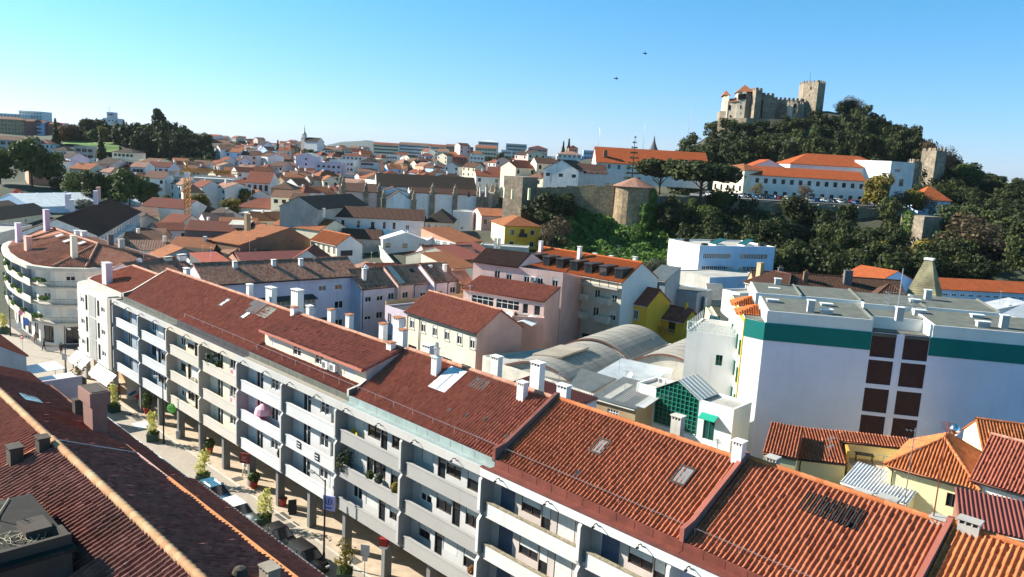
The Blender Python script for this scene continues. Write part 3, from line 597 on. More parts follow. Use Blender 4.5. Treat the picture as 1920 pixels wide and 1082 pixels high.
def segment(label, u0, parts, wallm, backm, par, roof_t, gut, felt, ridge, eave=(-.05, 12.95), last=True, hi=2, drop=0, capm=None, railing=True, attic=False, rough_cap=False, side=None, pitch=.27):
    """parts: bay boundaries in u; one building of the row"""
    u1 = parts[-1]; L = u1-u0; Lx = L
    root = thing('apartment_building', label, 'apartment building', ROW(u0, 0, 0), ROW_ANG, GRP_ROW)
    rv, rz_ = ridge; bays = [(a-u0, b-u0) for a, b in zip(parts[:-1], parts[1:])]
    hs, todo = [], []
    for bi, (a, b, typ) in enumerate([(x, y, t) for (x, y), t in zip(bays, wallm[1])]):
        for fi, z in enumerate(FL):
            for x, s, w_, h_, k in bay_holes(b-a, typ if fi != 1 or typ == 'D' else {'A': 'B', 'B': 'A'}.get(typ, typ)):
                hs.append((a+x, z+s, w_, h_)); kk = k[:-1]+random.choice(['', 'h', 'q', 'h', 'f']) if k.endswith('*') else k; todo.append((a+x, z+s, w_, h_, kk))
    m = MB(); m.facade((0, -.35), (1, 0), L, 4.15, 12.3, hs, 0, .2); m.facade((L, 12), (-1, 0), L, 0, 12.9, [], 1); m.facade((L, 4), (0, 1), 8, 0, 12.9, [], 1); m.facade((0, 12), (0, -1), 8, 0, 12.9, [], 1)
    m.facade((0, 0), (0, 1), 4, 4.15, 12.9, (), 1) if False else None
    m.obj('wall', [backm, W_['dirty']], root)
    for x, s, w_, h_, k in todo: window(root, k, w_, h_, (x, -.35, s), 0)
    # shop fronts deep under the arcade
    sh = []; n = max(2, int(L/4)); 
    for i in range(n): sh.append((i*L/n+.35, .25 if i % 3 else .02, L/n-.7, 2.6))
    MB().facade((0, 4), (1, 0), L, 0, 4.1, sh, 0, .2).obj('shop_wall', W_['sepia'], root)
    for i, (x, z, w_, h_) in enumerate(sh): window(root, 'd3' if i % 2 else 'w2', w_, h_, (x, 4, z), 0)
    # slabs (one per storey), fascia with gutter trough
    for i, z in enumerate(FL): MB().box(.0, -1.08, z-.2, L, -.003 if i else 4.2, z).obj('balcony_slab' if i else 'arcade_ceiling', wallm[0], root)
    f = MB(); f.box(0, -1.5, 12.33, L, -1.36, 12.92); f.box(0, -1.36, 12.33, L, .25, 12.55); f.obj('cornice', wallm[0], root)
    g = MB(); g.box(.02, -1.355, 12.553, L-.02, -.25, 12.60, 1); g.box(.02, -.25, 12.553, L-.02, -.13, 13.05, 0)
    if rough_cap: g.box(0, -1.56, 12.922, L, -1.3, 12.98, 0)
    for i in range(1, int(L/1.2)): g.box(i*1.2-.012, -.262, 12.61, i*1.2+.012, -.2501, 13.04, 0)
    g.obj('gutter', [gut, felt], root)
    # partitions with chamfered noses, parapets
    tops = [FL[0]-.2, FL[1]-.2, FL[2]-.2, 12.33]
    xs = [a for a, b in bays] + ([bays[-1][1]] if last else [])
    for bi, x in enumerate(xs):
        poly = [(0, tops[0]), (0, 12.33)]; nose = []
        for i in range(3):
            z0, z1 = tops[i], tops[i+1]; nose += [(-1.14, z0+.0), (-1.30, z0+.03), (-1.50, z0+.38), (-1.50, z1-.28), (-1.30, z1-.02)]
        pts = nose + [(0, 12.33), (0, tops[0])]
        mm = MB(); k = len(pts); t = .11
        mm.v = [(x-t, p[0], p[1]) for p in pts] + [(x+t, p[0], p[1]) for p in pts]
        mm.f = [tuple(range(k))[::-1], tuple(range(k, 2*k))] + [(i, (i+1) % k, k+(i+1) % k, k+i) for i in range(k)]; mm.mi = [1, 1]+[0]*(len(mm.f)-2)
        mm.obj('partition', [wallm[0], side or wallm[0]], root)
    if 'par' not in _WM: _WM['par'] = {}
    for (a, b) in bays:
        key = (round(b-a, 2), par.name)
        for i, z in enumerate(FL):
            if key not in _WM['par']:
                q = MB(); w_ = b-a-.56; q.box(.45, -1.26, -.2, b-a-.11, -1.12, .78); q.box(.42, -1.30, .782, b-a-.11, -1.08, .86, 1); q.box(.45, -1.12, -.2, .57, -.9, .78)
                _WM['par'][key] = q.mesh('balcony_parapet', [par, capm or par])
            put('balcony_parapet', _WM['par'][key], root, (a, 0, z))
            if i == 2:
                for xx in ((b-a)*.22, (b-a)*.72):
                    if 'lamp' not in _WM: _WM['lamp'] = MB().path([(0, 0, 0), (0, -.12, .18), (0, -.34, .2), (0, -.42, .1)], .03).box(-.06, -.5, .02, .06, -.36, .1).mesh('wall_lamp', IRON)
                    put('wall_lamp', _WM['lamp'], root, (a+xx, -1.5, 12.6))
    # arcade pillars, 5.3 m apart along the whole row
    for k in range(-9, 9):
        up = k*5.28
        if u0 <= up < u1: MB().box(-.2, -.34, 0, .2, .34, 4.15).obj('pillar', PILM, root, (up-u0, 0, 0))
    # roof
    ev, ez = eave; kk = (rz_-ez)/(rv-ev); bz = 12.95
    if attic:
        # set-back attic storey: low front roof, wall with windows, upper roof
        av, uz, uv_ = 1.35, 14.93, .95; k2 = (rz_-uz)/(rv-uv_); lz = ez+.53
        sl = [[(0, ev, ez), (L, ev, ez), (L, av, lz), (0, av, lz)]]
        rf = put('lower_roof', roof_mesh('lower_roof', sl, T_[roof_t], 2, .1), root)
        ah = [(1.3, lz+.2, 1.15, .9, 'w1f'), (5.0, lz+.2, 1.35, .9, 'w2'), (8.6, lz+.2, 1.35, .9, 'w2'), (13.0, lz+.2, 1.5, .95, 'w1f')]
        mm = MB().facade((0, av), (1, 0), L-.0, lz-.2, uz+.1, [h[:4] for h in ah], 0, .12); mm.facade((L, av), (0, 1), rv-av, 12.9, 14.6, [], 1); mm.facade((0, rv), (0, -1), rv-av, 12.9, 14.6, [], 1)
        mm.quad((L, av, 14.6), (L, rv, 14.6), (L, rv, rz_), (L, av, uz+.2), m=1); mm.quad((0, rv, 14.6), (0, av, 14.6), (0, av, uz+.2), (0, rv, rz_), m=1)
        mm.obj('attic_wall', [W_['cream'], W_['grey']], root)
        for x, z, w_, h_, k in ah: window(root, k, w_, h_, (x, av, z), 0)
        aircon(root, 10.15, av-.32, lz+.25); aircon(root, 11.3, av-.32, lz+.28)
        MB().box(-.15, uv_-.16, uz-.16, L+.1, uv_+.02, uz+.08).box(-.15, uv_+.02, uz-.1, L+.1, av, uz-.02).obj('attic_fascia', wall('salmon_fascia', (.45, .16, .11)), root)
        sl = [[(-.1, uv_-.12, uz), (L+.1, uv_-.12, uz), (L+.1, rv, rz_), (-.1, rv, rz_)], [(L, 10.6, bz), (0, 10.6, bz), (0, rv, rz_), (L, rv, rz_)]]
    else: sl = [[(0, ev, ez), (L, ev, ez), (L, rv, rz_), (0, rv, rz_)], [(L, 10.6, bz), (0, 10.6, bz), (0, rv, rz_), (L, rv, rz_)]]
    rf = put('roof', roof_mesh('roof', sl, T_[roof_t], hi, .15, pitch), root)
    put('ridge_tiles', ridge_mesh('ridge_tiles', [((0, rv, rz_+.08), (L, rv, rz_+.08))], T_['pale' if roof_t in ('red', 'deep') else 'orange'], .15), rf)
    gw = MB(); gw.quad((0, ev, 12.6), (0, rv, 12.6), (0, rv, rz_-.1), (0, ev, ez-.1)); gw.quad((L, rv, 12.6), (L, ev, 12.6), (L, ev, ez-.1), (L, rv, rz_-.1)); gw.obj('gable_wall', W_['dgrey'], root)
    if railing:
        r = MB(); n = int(L/2.2)
        r.tube((.2, .45, ez+.75), (L-.2, .45, ez+.75), .018, n=4)
        for i in range(n+1): x = .2+(L-.4)*i/n; r.tube((x, .45, ez+.1), (x, .45, ez+.76), .014 if i else .03, n=4)
        r.obj('safety_rail', STEEL, root)
    root['kk'] = kk; root['ez'] = ez; root['ev'] = ev
    return root, rf, (lambda v: ez+kk*(v-ev))
WPAR = wall('light_parapet_paint', (.56, .56, .56), .05, .12); SPAR = wall('cream_parapet_paint', (.55, .50, .43), .05, .12); GPAR = wall('grey_parapet_paint', (.37, .36, .345), .05, .1); PPAR = wall('bright_parapet_paint', (.66, .65, .62), .06, .35)
MOSS = plain('mossy_coping', (.30, .25, .17), .95, var=.5, scale=4, bmp=.5)
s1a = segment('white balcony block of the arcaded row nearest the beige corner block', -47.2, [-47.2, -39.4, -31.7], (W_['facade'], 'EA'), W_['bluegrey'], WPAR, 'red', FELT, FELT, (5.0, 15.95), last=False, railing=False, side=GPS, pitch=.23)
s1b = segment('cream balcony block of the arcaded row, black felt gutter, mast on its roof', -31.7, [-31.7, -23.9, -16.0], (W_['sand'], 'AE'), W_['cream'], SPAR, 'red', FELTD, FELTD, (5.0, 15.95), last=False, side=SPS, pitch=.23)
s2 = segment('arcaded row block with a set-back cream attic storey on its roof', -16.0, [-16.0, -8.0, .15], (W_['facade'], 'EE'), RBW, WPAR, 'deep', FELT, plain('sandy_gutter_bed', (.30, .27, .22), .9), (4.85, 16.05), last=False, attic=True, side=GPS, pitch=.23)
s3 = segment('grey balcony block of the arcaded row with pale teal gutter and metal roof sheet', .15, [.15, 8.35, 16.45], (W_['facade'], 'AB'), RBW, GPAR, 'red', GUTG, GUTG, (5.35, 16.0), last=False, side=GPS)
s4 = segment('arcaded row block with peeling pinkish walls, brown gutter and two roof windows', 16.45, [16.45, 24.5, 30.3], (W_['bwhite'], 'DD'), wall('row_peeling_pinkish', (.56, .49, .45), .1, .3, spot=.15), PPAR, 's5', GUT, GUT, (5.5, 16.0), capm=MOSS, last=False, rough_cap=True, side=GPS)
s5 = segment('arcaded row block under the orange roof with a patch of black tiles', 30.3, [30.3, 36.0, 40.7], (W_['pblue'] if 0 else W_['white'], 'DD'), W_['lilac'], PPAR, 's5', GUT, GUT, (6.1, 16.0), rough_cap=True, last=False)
s6 = segment('end block of the arcaded row in the lower right corner, bright orange tiles', 40.7, [40.7, 48.5, 56.3], (W_['white'], 'DD'), W_['lilac'], PPAR, 'orange', GUT, GUT, (6.3, 16.05), last=True)
# fire walls between roofs: part of the right-hand building
def firewall(seg, mat, rv, rz_, x=-.14, up=.42, ev=-.25, ez=13.05, capm=None):
    m = MB(); P = [(ev, 12.9), (rv+.3, 12.9), (rv+.3, rz_+up), (rv, rz_+up), (ev+1.0, ez+up+.55), (ev, ez+up+.35)]; k = len(P); t = .13
    m.v = [(x-t, a, b) for a, b in P]+[(x+t, a, b) for a, b in P]; m.f = [tuple(range(k))[::-1], tuple(range(k, 2*k))]+[(i, (i+1) % k, k+(i+1) % k, k+i) for i in range(k)]; m.mi = [0, 1]+[0]*k
    return m.obj('fire_wall', [mat, W_['dgrey']], seg[0])  # right face dark grey: its shade is put into the colour
for sg, mt, rv, rz_, up in ((s3, W_['lconc'], 5.0, 15.95, .1), (s4, GUT, 5.4, 16.0, .4), (s5, wall('faded_red_sheet', (.34, .11, .08)), 5.8, 16.0, .4), (s6, wall('faded_red_sheet', (.34, .11, .08)), 6.2, 16.0, .35)): firewall(sg, mt, rv, rz_, up=up)
firewall(s1a, W_['lconc'], 5, 15.95, x=.1, up=.08)
# chimneys of the row: found by their foot on the ridge
def row_chim(seg, u, v, h, w_=.62, d=.5, **k):
    x = u-float(uv_of((seg[0].location.x, seg[0].location.y))[0]); rv = 5.0
    z = seg[2](min(v, 10.6-v)) if v > 5.3 else seg[2](v); return chimney(seg[1], x, v, z, w_, d, h, **k)
TC = wall('terracotta_cap', (.42, .17, .08))
for a in ((s1a, -44.3, 6.2, .9, .9, .5), (s1b, -27.2, 5.6, 1.25, .6), (s1b, -25.6, 7.2, 2.0, 1.3, .6), (s1b, -20.3, 7.2, 2.6, 1.3, .7), (s1b, -17.6, 7, 1.3)): row_chim(*a)
for a in ((s1b, -16.4, 4.6, 1.05), (s2, -12.8, 6.4, 1.35), (s2, -9.5, 6.2, 1.35), (s2, -4.9, 6.6, 1.6), (s2, -3.0, 6.8, 2.6, .8, .6), (s2, -1.6, 6.2, 1.5), (s2, -.7, 4.3, .9)): row_chim(*a, capm=TC)
for a in ((s3, .9, 6.9, 1.3, 1.0), (s3, 5.3, 4.1, 1.45), (s3, 8.6, 7.3, 2.2, .8), (s3, 14.0, 4.55, 1.25), (s3, 13.2, 6.9, 2.6, .9, .6), (s3, 16.0, 6.6, 1.5, .9)): row_chim(*a)
for a in ((s4, 24.9, 7.1, 2.0, .7), (s4, 29.95, 5.4, 1.35, .6)): row_chim(*a, mat=W_['lconc'] if a[1] < 26 else None)
for a in ((s5, 31.3, 6.9, 1.5, .6), (s5, 36.3, 6.9, 1.2, .8), (s5, 37.6, 6.7, 1.3, .9), (s5, 40.1, 6.2, 1.1), (s6, 41.4, 6.2, 1.5, .9)): row_chim(*a, mat=W_['conc'])
chimney(s3[1], 5.15, 4.1, s3[2](4.1)+1.5, .3, .3, .5, mat=STEEL, cap='pot')
# roof lights and patches lying on the slopes
def on_slope(seg, u, v, w_, l_, name, mats, dz=.11, th=.05, frame=None):
    x = u-uv_of((seg[0].location.x, seg[0].location.y))[0]; f = seg[2]; m = MB()
    m.slab([(x, v, f(v)+dz), (x+w_, v, f(v)+dz), (x+w_, v+l_, f(v+l_)+dz), (x, v+l_, f(v+l_)+dz)], th, 0)
    if frame:
        t = .09
        for a, b, c, d in ((x-t, v-t, x+w_+t, v), (x-t, v+l_, x+w_+t, v+l_+t), (x-t, v, x, v+l_), (x+w_, v, x+w_+t, v+l_)): m.slab([(a, b, f(b)+dz+.05), (c, b, f(b)+dz+.05), (c, d, f(d)+dz+.05), (a, d, f(d)+dz+.05)], .16, 1)
    return m.obj(name, mats, seg[1])
RLG = plain('grey_roof_glass', (.20, .20, .20), .25, 0, .6)
on_slope(s1b, -29.0, 3.0, .75, .95, 'roof_window', [FRAMEW, IRON], frame=1); on_slope(s1b, -23.4, 2.6, .75, .95, 'roof_window', [FRAMEW, IRON], frame=1)
on_slope(s1b, -24.7, 4.2, 1.6, 3.2 if 0 else .7, 'felt_patch', [FELTD], .12); 
FLT = on_slope(s1b, -23.9, 3.35, 2.0, 1.6, 'felt_patch', [FELTD], .13); GT = plain('grey_green_glass_tiles', (.16, .19, .16), .4, var=.4, scale=6)
on_slope(s1b, -21.8, 3.4, 2.0, 1.3, 'glass_tiles', [GT], .10, .02); on_slope(s2, -6.7, 3.5, 1.7, .95, 'glass_tiles', [plain('dark_green_glass_tiles', (.05, .10, .07), .3, var=.5, scale=7)], .10, .02)
on_slope(s3, 5.9, 2.85, 1.9, 2.2, 'metal_sheet', [plain('pale_galvanised_sheet', (.62, .64, .68), .38, .25, var=.12, scale=2)], .14, .03); on_slope(s3, 6.82, 2.85, .08, 2.2, 'sheet_seam', [STEEL], .17, .03)
on_slope(s3, 9.0, 4.0, 1.5, .95, 'glass_tiles', [plain('smoky_glass_tiles', (.07, .08, .075), .3, var=.6, scale=8)], .10, .02)
on_slope(s4, 21.6, 2.75, .75, .95, 'roof_window', [RLG, FRAMED], frame=1); on_slope(s4, 27.4, 2.8, .8, 1.05, 'roof_window', [RLG, FRAMED], frame=1)
BK = tilem('black_glazed_tiles', (.012, .012, .014), (.03, .03, .035), mossy=.1)
z = s5[2]; put('black_tiles', roof_mesh('black_tiles', [[(3.9, 4.05, z(4.05)+.035), (6.9, 4.05, z(4.05)+.035), (6.9, 5.3, z(5.3)+.035), (3.9, 5.3, z(5.3)+.035)]], BK, 2, .02), s5[1])
for u, v in ((9.5, 1.6), (11.2, 1.7), (12.8, 2.0), (15.5, 1.4)): on_slope(s3, u, v, .22, .35, 'vent_tile', [IRON], .13, .04)
on_slope(s4, 21.9, .9, .3, .4, 'vent_tile', [IRON], .14, .05)
# beige corner block at the far end of the row
def corner_block():
    u0, u1 = -59.6, -47.35; L = u1-u0
    r = thing('corner_building', 'beige corner block with grey panels and a big lilac chimney beside the arcaded row', 'apartment building', ROW(u0, 0, 0), ROW_ANG)
    hs = []; td = []
    for z in FL:
        for x, w_, k in ((1.2, 1.35, 'w2h'), (3.0, .8, 'd1'), (7.3, .85, 'd1'), (8.6, 1.35, 'w2h')): s = .85 if w_ > 1 else .1; hs.append((x, z+s-.1, w_, 1.25 if w_ > 1 else 2.0)); td.append((x, -1.5, z+s-.1, w_, 1.25 if w_ > 1 else 2.0, k, 0))
    m = MB(); m.facade((0, -1.5), (1, 0), L-1.2, 4.0, 12.75, hs, 0, .2); m.facade((L-1.2, -1.5), (0, 1), 1.5, 4.0, 12.75, (), 0); m.box(L-1.19, -1.62, 4.0, L-.12, 0, 12.7, 1)
    arc = [(0, -1.5), (-.9, -1.1), (-1.6, -.3), (-1.9, .8), (-1.9, 13)]
    for (ax, ay), (bx, by) in zip(arc[:-1], arc[1:]): D = np.array([ax-bx, ay-by]); q = np.hypot(*D); m.facade((bx, by), D/q, q, 0 if by > 2 else 4.0, 12.75, ())
    m.facade((L, 12), (-1, 0), L+1.9, 0, 12.75, ()); m.facade((L, 0), (0, 1), 12, 0, 12.75, ())
    m.obj('wall', [W_['beige'] if 0 else wall('pale_beige_paint', (.70, .66, .58), .06, .3), wall('taupe_pier', (.34, .30, .25))], r)
    for x, y, z, w_, h_, k, a in td: window(r, k, w_, h_, (x, y, z), a)
    for z in FL: MB().box(4.3, -1.56, z-.35, 6.8, -1.503, z+2.25).obj('panel', wall('grey_panel', (.40, .40, .37)), r); MB().box(-.1, -1.58, z-.42, 4.28, -1.503, z-.36).box(6.82, -1.58, z-.42, L-1.25, -1.503, z-.36).obj('ledge', W_['bwhite'], r)
    for i, z in enumerate(FL):   # rounded balconies on the side street
        pts = [(-1.9, 1.2), (-2.6, 1.3), (-3.0, 2.2), (-3.0, 4.5), (-1.9, 4.5)]; MB().prism(pts[::-1], z-.25, z-.08).prism([(p[0]*1.0, p[1]) for p in [(-2.6, 1.3), (-2.68, 1.22), (-3.1, 2.2), (-3.1, 4.5), (-3.0, 4.5), (-3.0, 2.2)]][::-1], z-.25, z+.8).obj('balcony', W_['cream'], r)
    MB().prism([(-1.9, .8), (-1.6, -.3), (-.9, -1.1), (0, -1.5), (L-1.2, -1.5), (L-1.2, 4), (-1.9, 4)], 12.75, 12.85).obj('flat_cornice', W_['lconc'], r)
    MB().prism([(-1.2, .9), (-.6, .1), (.3, -.35), (L-.1, -.35), (L-.1, -.15), (.4, -.15), (-.4, .3), (-.95, 1)], 12.85, 13.35).obj('parapet', W_['lconc'], r)
    f = put('roof', roof_mesh('roof', [[(-1.2, .2, 13.0), (L-.1, -.1, 13.0), (L-.1, 4.2, 15.2), (3.6, 4.2, 15.2)], [(L, 9, 12.9), (-1.5, 9, 12.9), (3.6, 4.2, 15.2), (L-.1, 4.2, 15.2)], [(-1.5, 9, 12.9), (-1.2, .2, 13.0), (3.6, 4.2, 15.2)]], tilem('fresh_red_tiles', (.34, .09, .055), (.44, .14, .08), mossy=.15), 2), r)
    put('ridge_tiles', ridge_mesh('ridge_tiles', [((3.6, 4.2, 15.28), (L-.1, 4.2, 15.28)), ((-1.2, .2, 13.1), (3.6, 4.2, 15.28))], T_['pale'], .15), f)
    chimney(f, 4.5, .7, 13.3, 1.5, .8, 2.6, mat=wall('old_lilac_plaster', (.62, .55, .58), .1, .3), cap='x')
    MB().box(-1, 2.5, 0, L, 2.7, 4.1).obj('shop_wall', W_['sepia'], r)
    for x in (.3, 5.5, 10.5): MB().box(x-.25, -.9, 0, x+.25, -.4, 4.0).obj('pillar', W_['grey'], r)
    MB().box(-1.5, -1.3, 3.8, L, 2.6, 4.0).obj('arcade_ceiling', W_['beige'], r)
    for x0, x1 in ((-.9, 4.6), (6.9, 13.4)):
        a = MB(); a.slab([(x0, -2.6, 2.75), (x1, -2.6, 2.75), (x1, -1.52, 3.75), (x0, -1.52, 3.75)], .04); a.quad((x0, -2.6, 2.45), (x1, -2.6, 2.45), (x1, -2.6, 2.75), (x0, -2.6, 2.75)); a.obj('awning', plain('white_awning_cloth', (.84, .84, .84), .8), r)
corner_block()
# mast on the cream block, loose cable
def mast(label, p, h, arms=2, cat='aerial', thick=.03, mat=None, name='roof_aerial'):
    m = MB(); m.tube((0, 0, -.3), (0, 0, h), thick, thick*.6, 5)
    for i in range(arms):
        z = h-.25-i*.7; m.tube((-.7, 0, z), (.7, 0, z), .018, n=4)
        for k in range(5): x = -.6+k*.3; m.tube((x, -.28, z), (x, .28, z), .012, n=4)
    return tag(m.obj(name, mat or RUST, None, p, random.uniform(0, 3)), label, cat)
mast('thin rusty aerial mast above the black gutter of the cream balcony block', ROW(-28.1, .9, 13.2), 3.2, 1)

# curved block across the side street, same street line
def curved_block():
    u0 = -112.; P = [(34, 5.2), (34, 18), (0, 18), (0, 4), (8, 1.6), (15, .4), (22, 0), (29, .1), (32, 1.6)]
    r = thing('curved_apartment_building', 'curved cream corner apartment block with plant boxes on its balconies and red roof', 'apartment building', ROW(u0, 0, 0), ROW_ANG)
    m = MB(); hz = 11.5; todo = []
    for (ax, ay), (bx, by) in zip(P, P[1:]+P[:1]):
        D = np.array([bx-ax, by-ay]); q = float(np.hypot(*D)); D = D/q; hs = []; rz = math.atan2(D[1], D[0])
        if ay < 6 and (by < 6 or bx == 34):
            n = max(1, int(q/2.6)) if not (ax == 34 and by > 10) else 2
            for i in range(n):
                for z in (3.6, 6.4, 9.1):
                    w_ = 1.3; x = q*(i+.5)/n-.65; k = random.choice(['wx', 'w2f', 'w2h', 'w2f']); hs.append((x, z+(.05 if i % 2 else .7), w_, 1.95 if i % 2 else 1.3)); todo.append((ax+D[0]*x, ay+D[1]*x, hs[-1][1], w_, hs[-1][3], k, rz))
                hs.append((q*(i+.5)/n-.95, .1, 1.9, 2.6)); todo.append((ax+D[0]*hs[-1][0], ay+D[1]*hs[-1][0], .1, 1.9, 2.6, 'd2', rz))
        m.facade((ax, ay), D, q, 0, hz, hs, 0, .2)
    m.obj('wall', W_['white'] if 0 else wall('warm_white_plaster', (.78, .75, .67), .08, .3), r)
    for x, y, z, w_, h_, k, a in todo: window(r, k, w_, h_, (x, y, z), a)
    front = [(4, 2.8), (8, 1.6), (15, .4), (22, 0), (29, .1), (32, 1.6), (34, 5.2), (34.2, 8)]
    out = [(3.7, 1.7), (7.8, .45), (14.9, -.75), (22, -1.2), (29.3, -1.1), (32.9, .7), (35.2, 4.8), (35.4, 8)]
    for z in (3.5, 6.3, 9.0):
        MB().prism(out+front[::-1], z-.22, z).obj('balcony_slab', W_['lconc'], r)
        a = MB()
        for i in range(0, 4): (x0, y0), (x1, y1) = out[i], out[i+1]; D = np.array([x1-x0, y1-y0]); D = D/np.hypot(*D); a.prism([(x0, y0), (x1, y1), (x1-D[1]*.1, y1+D[0]*.1), (x0-D[1]*.1, y0+D[0]*.1)], z, z+.85)
        a.obj('balcony_parapet', W_['cream'], r); b = MB()
        for i in range(4, 7):
            (x0, y0), (x1, y1) = out[i], out[i+1]; n = int(math.hypot(x1-x0, y1-y0)/.18)
            b.tube((x0, y0, z+.9), (x1, y1, z+.9), .025, n=4)
            for k in range(n): t = k/n; b.tube((x0+(x1-x0)*t, y0+(y1-y0)*t, z), (x0+(x1-x0)*t, y0+(y1-y0)*t, z+.9), .012, n=3)
        b.obj('railing', IRON, r)
        for i in (0, 1, 2, 3, 4):
            t = random.random()*.5+.2; x = out[i][0]*(1-t)+out[i+1][0]*t; y = out[i][1]*(1-t)+out[i+1][1]*t
            V, F, tv = leaf_cloud([((0, 0, .2), (1.1, .35, .35))], 160, .13, i+int(z*7)); put('plant_box', npmesh('plant_box', V, F, LV['iv'], tv), r, (x, y+.05, z+.75), math.atan2(out[i+1][1]-out[i][1], out[i+1][0]-out[i][0]))
    for x, y0, y1 in ((4, 1.6, 2.8), (11, -.1, 1.1), (18.5, -.95, .2), (25.5, -1.15, .05)): 
        MB().box(x-.1, y0, 3.5, x+.1, y1, hz).obj('partition', W_['bluegrey'], r)
    E0 = [(-.6, 3.2), (3.4, 1.4), (7.7, .2), (14.8, -1.1), (22, -1.6), (29.5, -1.5), (33.3, .4), (35.7, 4.6), (35.7, 18.5), (-.6, 18.5)]
    MB().prism(E0, hz, hz+.5).obj('cornice', W_['lconc'], r)
    Rg = [(-.5, 9.5), (6, 9.3), (12, 9.1), (18, 9), (24, 9), (28, 9)]; In = [(-.4, 4), (4, 2.4), (8.2, 1.1), (15, -.1), (22, -.6), (29.2, -.5)]
    zr, ze = 14.6, hz+.55; A3 = lambda p, z: (p[0], p[1], z)
    sl = [[A3(In[i], ze), A3(In[i+1], ze), A3(Rg[i+1], zr), A3(Rg[i], zr)] for i in range(5)]
    sl = [s if True else s for s in sl]
    sl += [[A3(In[5], ze), (32.6, 1.2, ze), (28, 9, zr)], [(32.6, 1.2, ze), (34.9, 5, ze), (28, 9, zr)], [(34.9, 5, ze), (34.9, 18, ze), (28, 9, zr)], [(34.9, 18, ze), (-.5, 18, ze), (-.5, 9.5, zr), (28, 9, zr)]]
    f = put('roof', roof_mesh('roof', sl, T_['worn'] if 0 else tilem('weathered_red_tiles', (.31, .10, .06), (.48, .21, .13), mossy=.35), 1), r)
    put('ridge_tiles', ridge_mesh('ridge_tiles', [((28, 9, zr+.1), (32.6, 1.2, ze+.1)), ((28, 9, zr+.1), (34.9, 5, ze+.1)), ((28, 9, zr+.1), (34.9, 18, ze+.1)), ((18, 9, zr+.1), (28, 9, zr+.1)), ((6, 9.3, zr+.1), (18, 9, zr+.1))], T_['pale'], .16), f)
    for x, y, h_, w_, mt in ((5.5, 3.4, 2.6, 1.2, 'lilac'), (17.5, 1.8, 2.2, 1.5, 'oldpink'), (31, 4.6, 2.8, .8, 'cream'), (3, 8.5, 3., 1.3, 'purplew'), (13, 10.5, 1.2, .8, 'white'), (16, 10.6, 1.4, 1., 'white'), (26, 11.5, 1.8, .9, 'dgrey'), (29.5, 12, 1.4, .8, 'conc')): chimney(f, x, y, ze+(y-0)*.33 if y < 9 else 14, w_, .8, h_, mat=W_[mt], cap='slot' if mt == 'white' else 'x')
    for x, y in ((14, 7.2), (20, 6.6), (25, 7.3)): z = ze+(y+.3)*.33+.1; MB().slab([(x, y-.5, z-.17), (x+1.5, y-.5, z-.17), (x+1.5, y+.5, z+.17), (x, y+.5, z+.17)], .05).obj('glass_tiles', plain('pale_glass_tiles', (.50, .52, .50), .4), f)
curved_block()
# ---------------------------------------------------------------- the quarter behind the row
for k, c in (('zinc', (.62, .63, .64)), ('salmonmetal', (.50, .12, .06)), ('palemetal', (.80, .80, .78)), ('asbestos', (.36, .35, .32)), ('redmetal', (.24, .065, .045))): T_[k] = TF_[k] = plain(k+'_sheet_roofing', c, .55, .1, .4, .15, .8)
def add(root, name, mats, mb, lab=None):
    o = mb.obj(name, mats, root)
    if lab: o['label'] = lab
    return o
def hx(*a, **k): return house(*a, **k)
# lilac block and the worn roofs
r, L, h = hx('apartment_building', 'long lilac block with lichened tile roof and glazed balconies behind the row', 'apartment building', (385, 533), (676, 515), 12, 9, 'gx', 2.2, .4, 'lilac', 'worn', wins=[('f', (2.5, 17.4, 20.2), (-2.2,), 1.3, 1.1, 'w2q'), ('f', (20.2,), (-5.2, -8.2), 1.5, 1.2, 'w2'), ('f', (6, 9), (-5.2, -8), 1.4, 1.2, 'w2h')], chim=[(5.5, 3.2, 12.4, .6, .5, 2.2), (11.5, 3.2, 12.4, .6, .5, 2.2), (15.8, 2.9, 12.3, .6, .5, 2.3), (18.8, 4, 13, .5, .4, 1.4, dict(mat=W_['dgrey']))], z0=0)  # white walls in shade: the lilac of skylight put into their colour
for x0, x1, z, dp in ((8.0, 16.2, 6.9, 1.6), (13.0, 19.0, 3.0, 1.6), (2.8, 8, 6.9, 1.4)):
    m = MB(); m.box(x0, -dp, z-.25, x1, -.01, z+.75); add(r, 'balcony', W_['dirty'], m)
    if x0 > 5:
        m = MB(); n = int((x1-x0)/.75)
        for i in range(n+1): x = x0+.05+(x1-x0-.1)*i/n; m.box(x-.03, -dp+.02, z+.75, x+.03, -dp+.08, z+2.1)
        m.box(x0, -dp+.01, z+1.38, x1, -dp+.09, z+1.44); add(r, 'veranda_frame', FRAMEW, m); add(r, 'veranda_glass', plain('dusty_glass', (.10, .11, .10), .2), MB().box(x0+.05, -dp+.1, z+.75, x1-.05, -dp+.12, z+2.1))
    add(r, 'awning', plain('dark_corrugated_awning', (.05, .055, .05), .8), MB().slab([(x0-.2, -dp-.35, z+2.15), (x1+.2, -dp-.35, z+2.15), (x1+.2, 0, z+2.55), (x0-.2, 0, z+2.55)], .06))
MS = [(677, 541), (747, 534.6), (774, 532), (814, 528.4), (837, 526.3), (862, 524)]
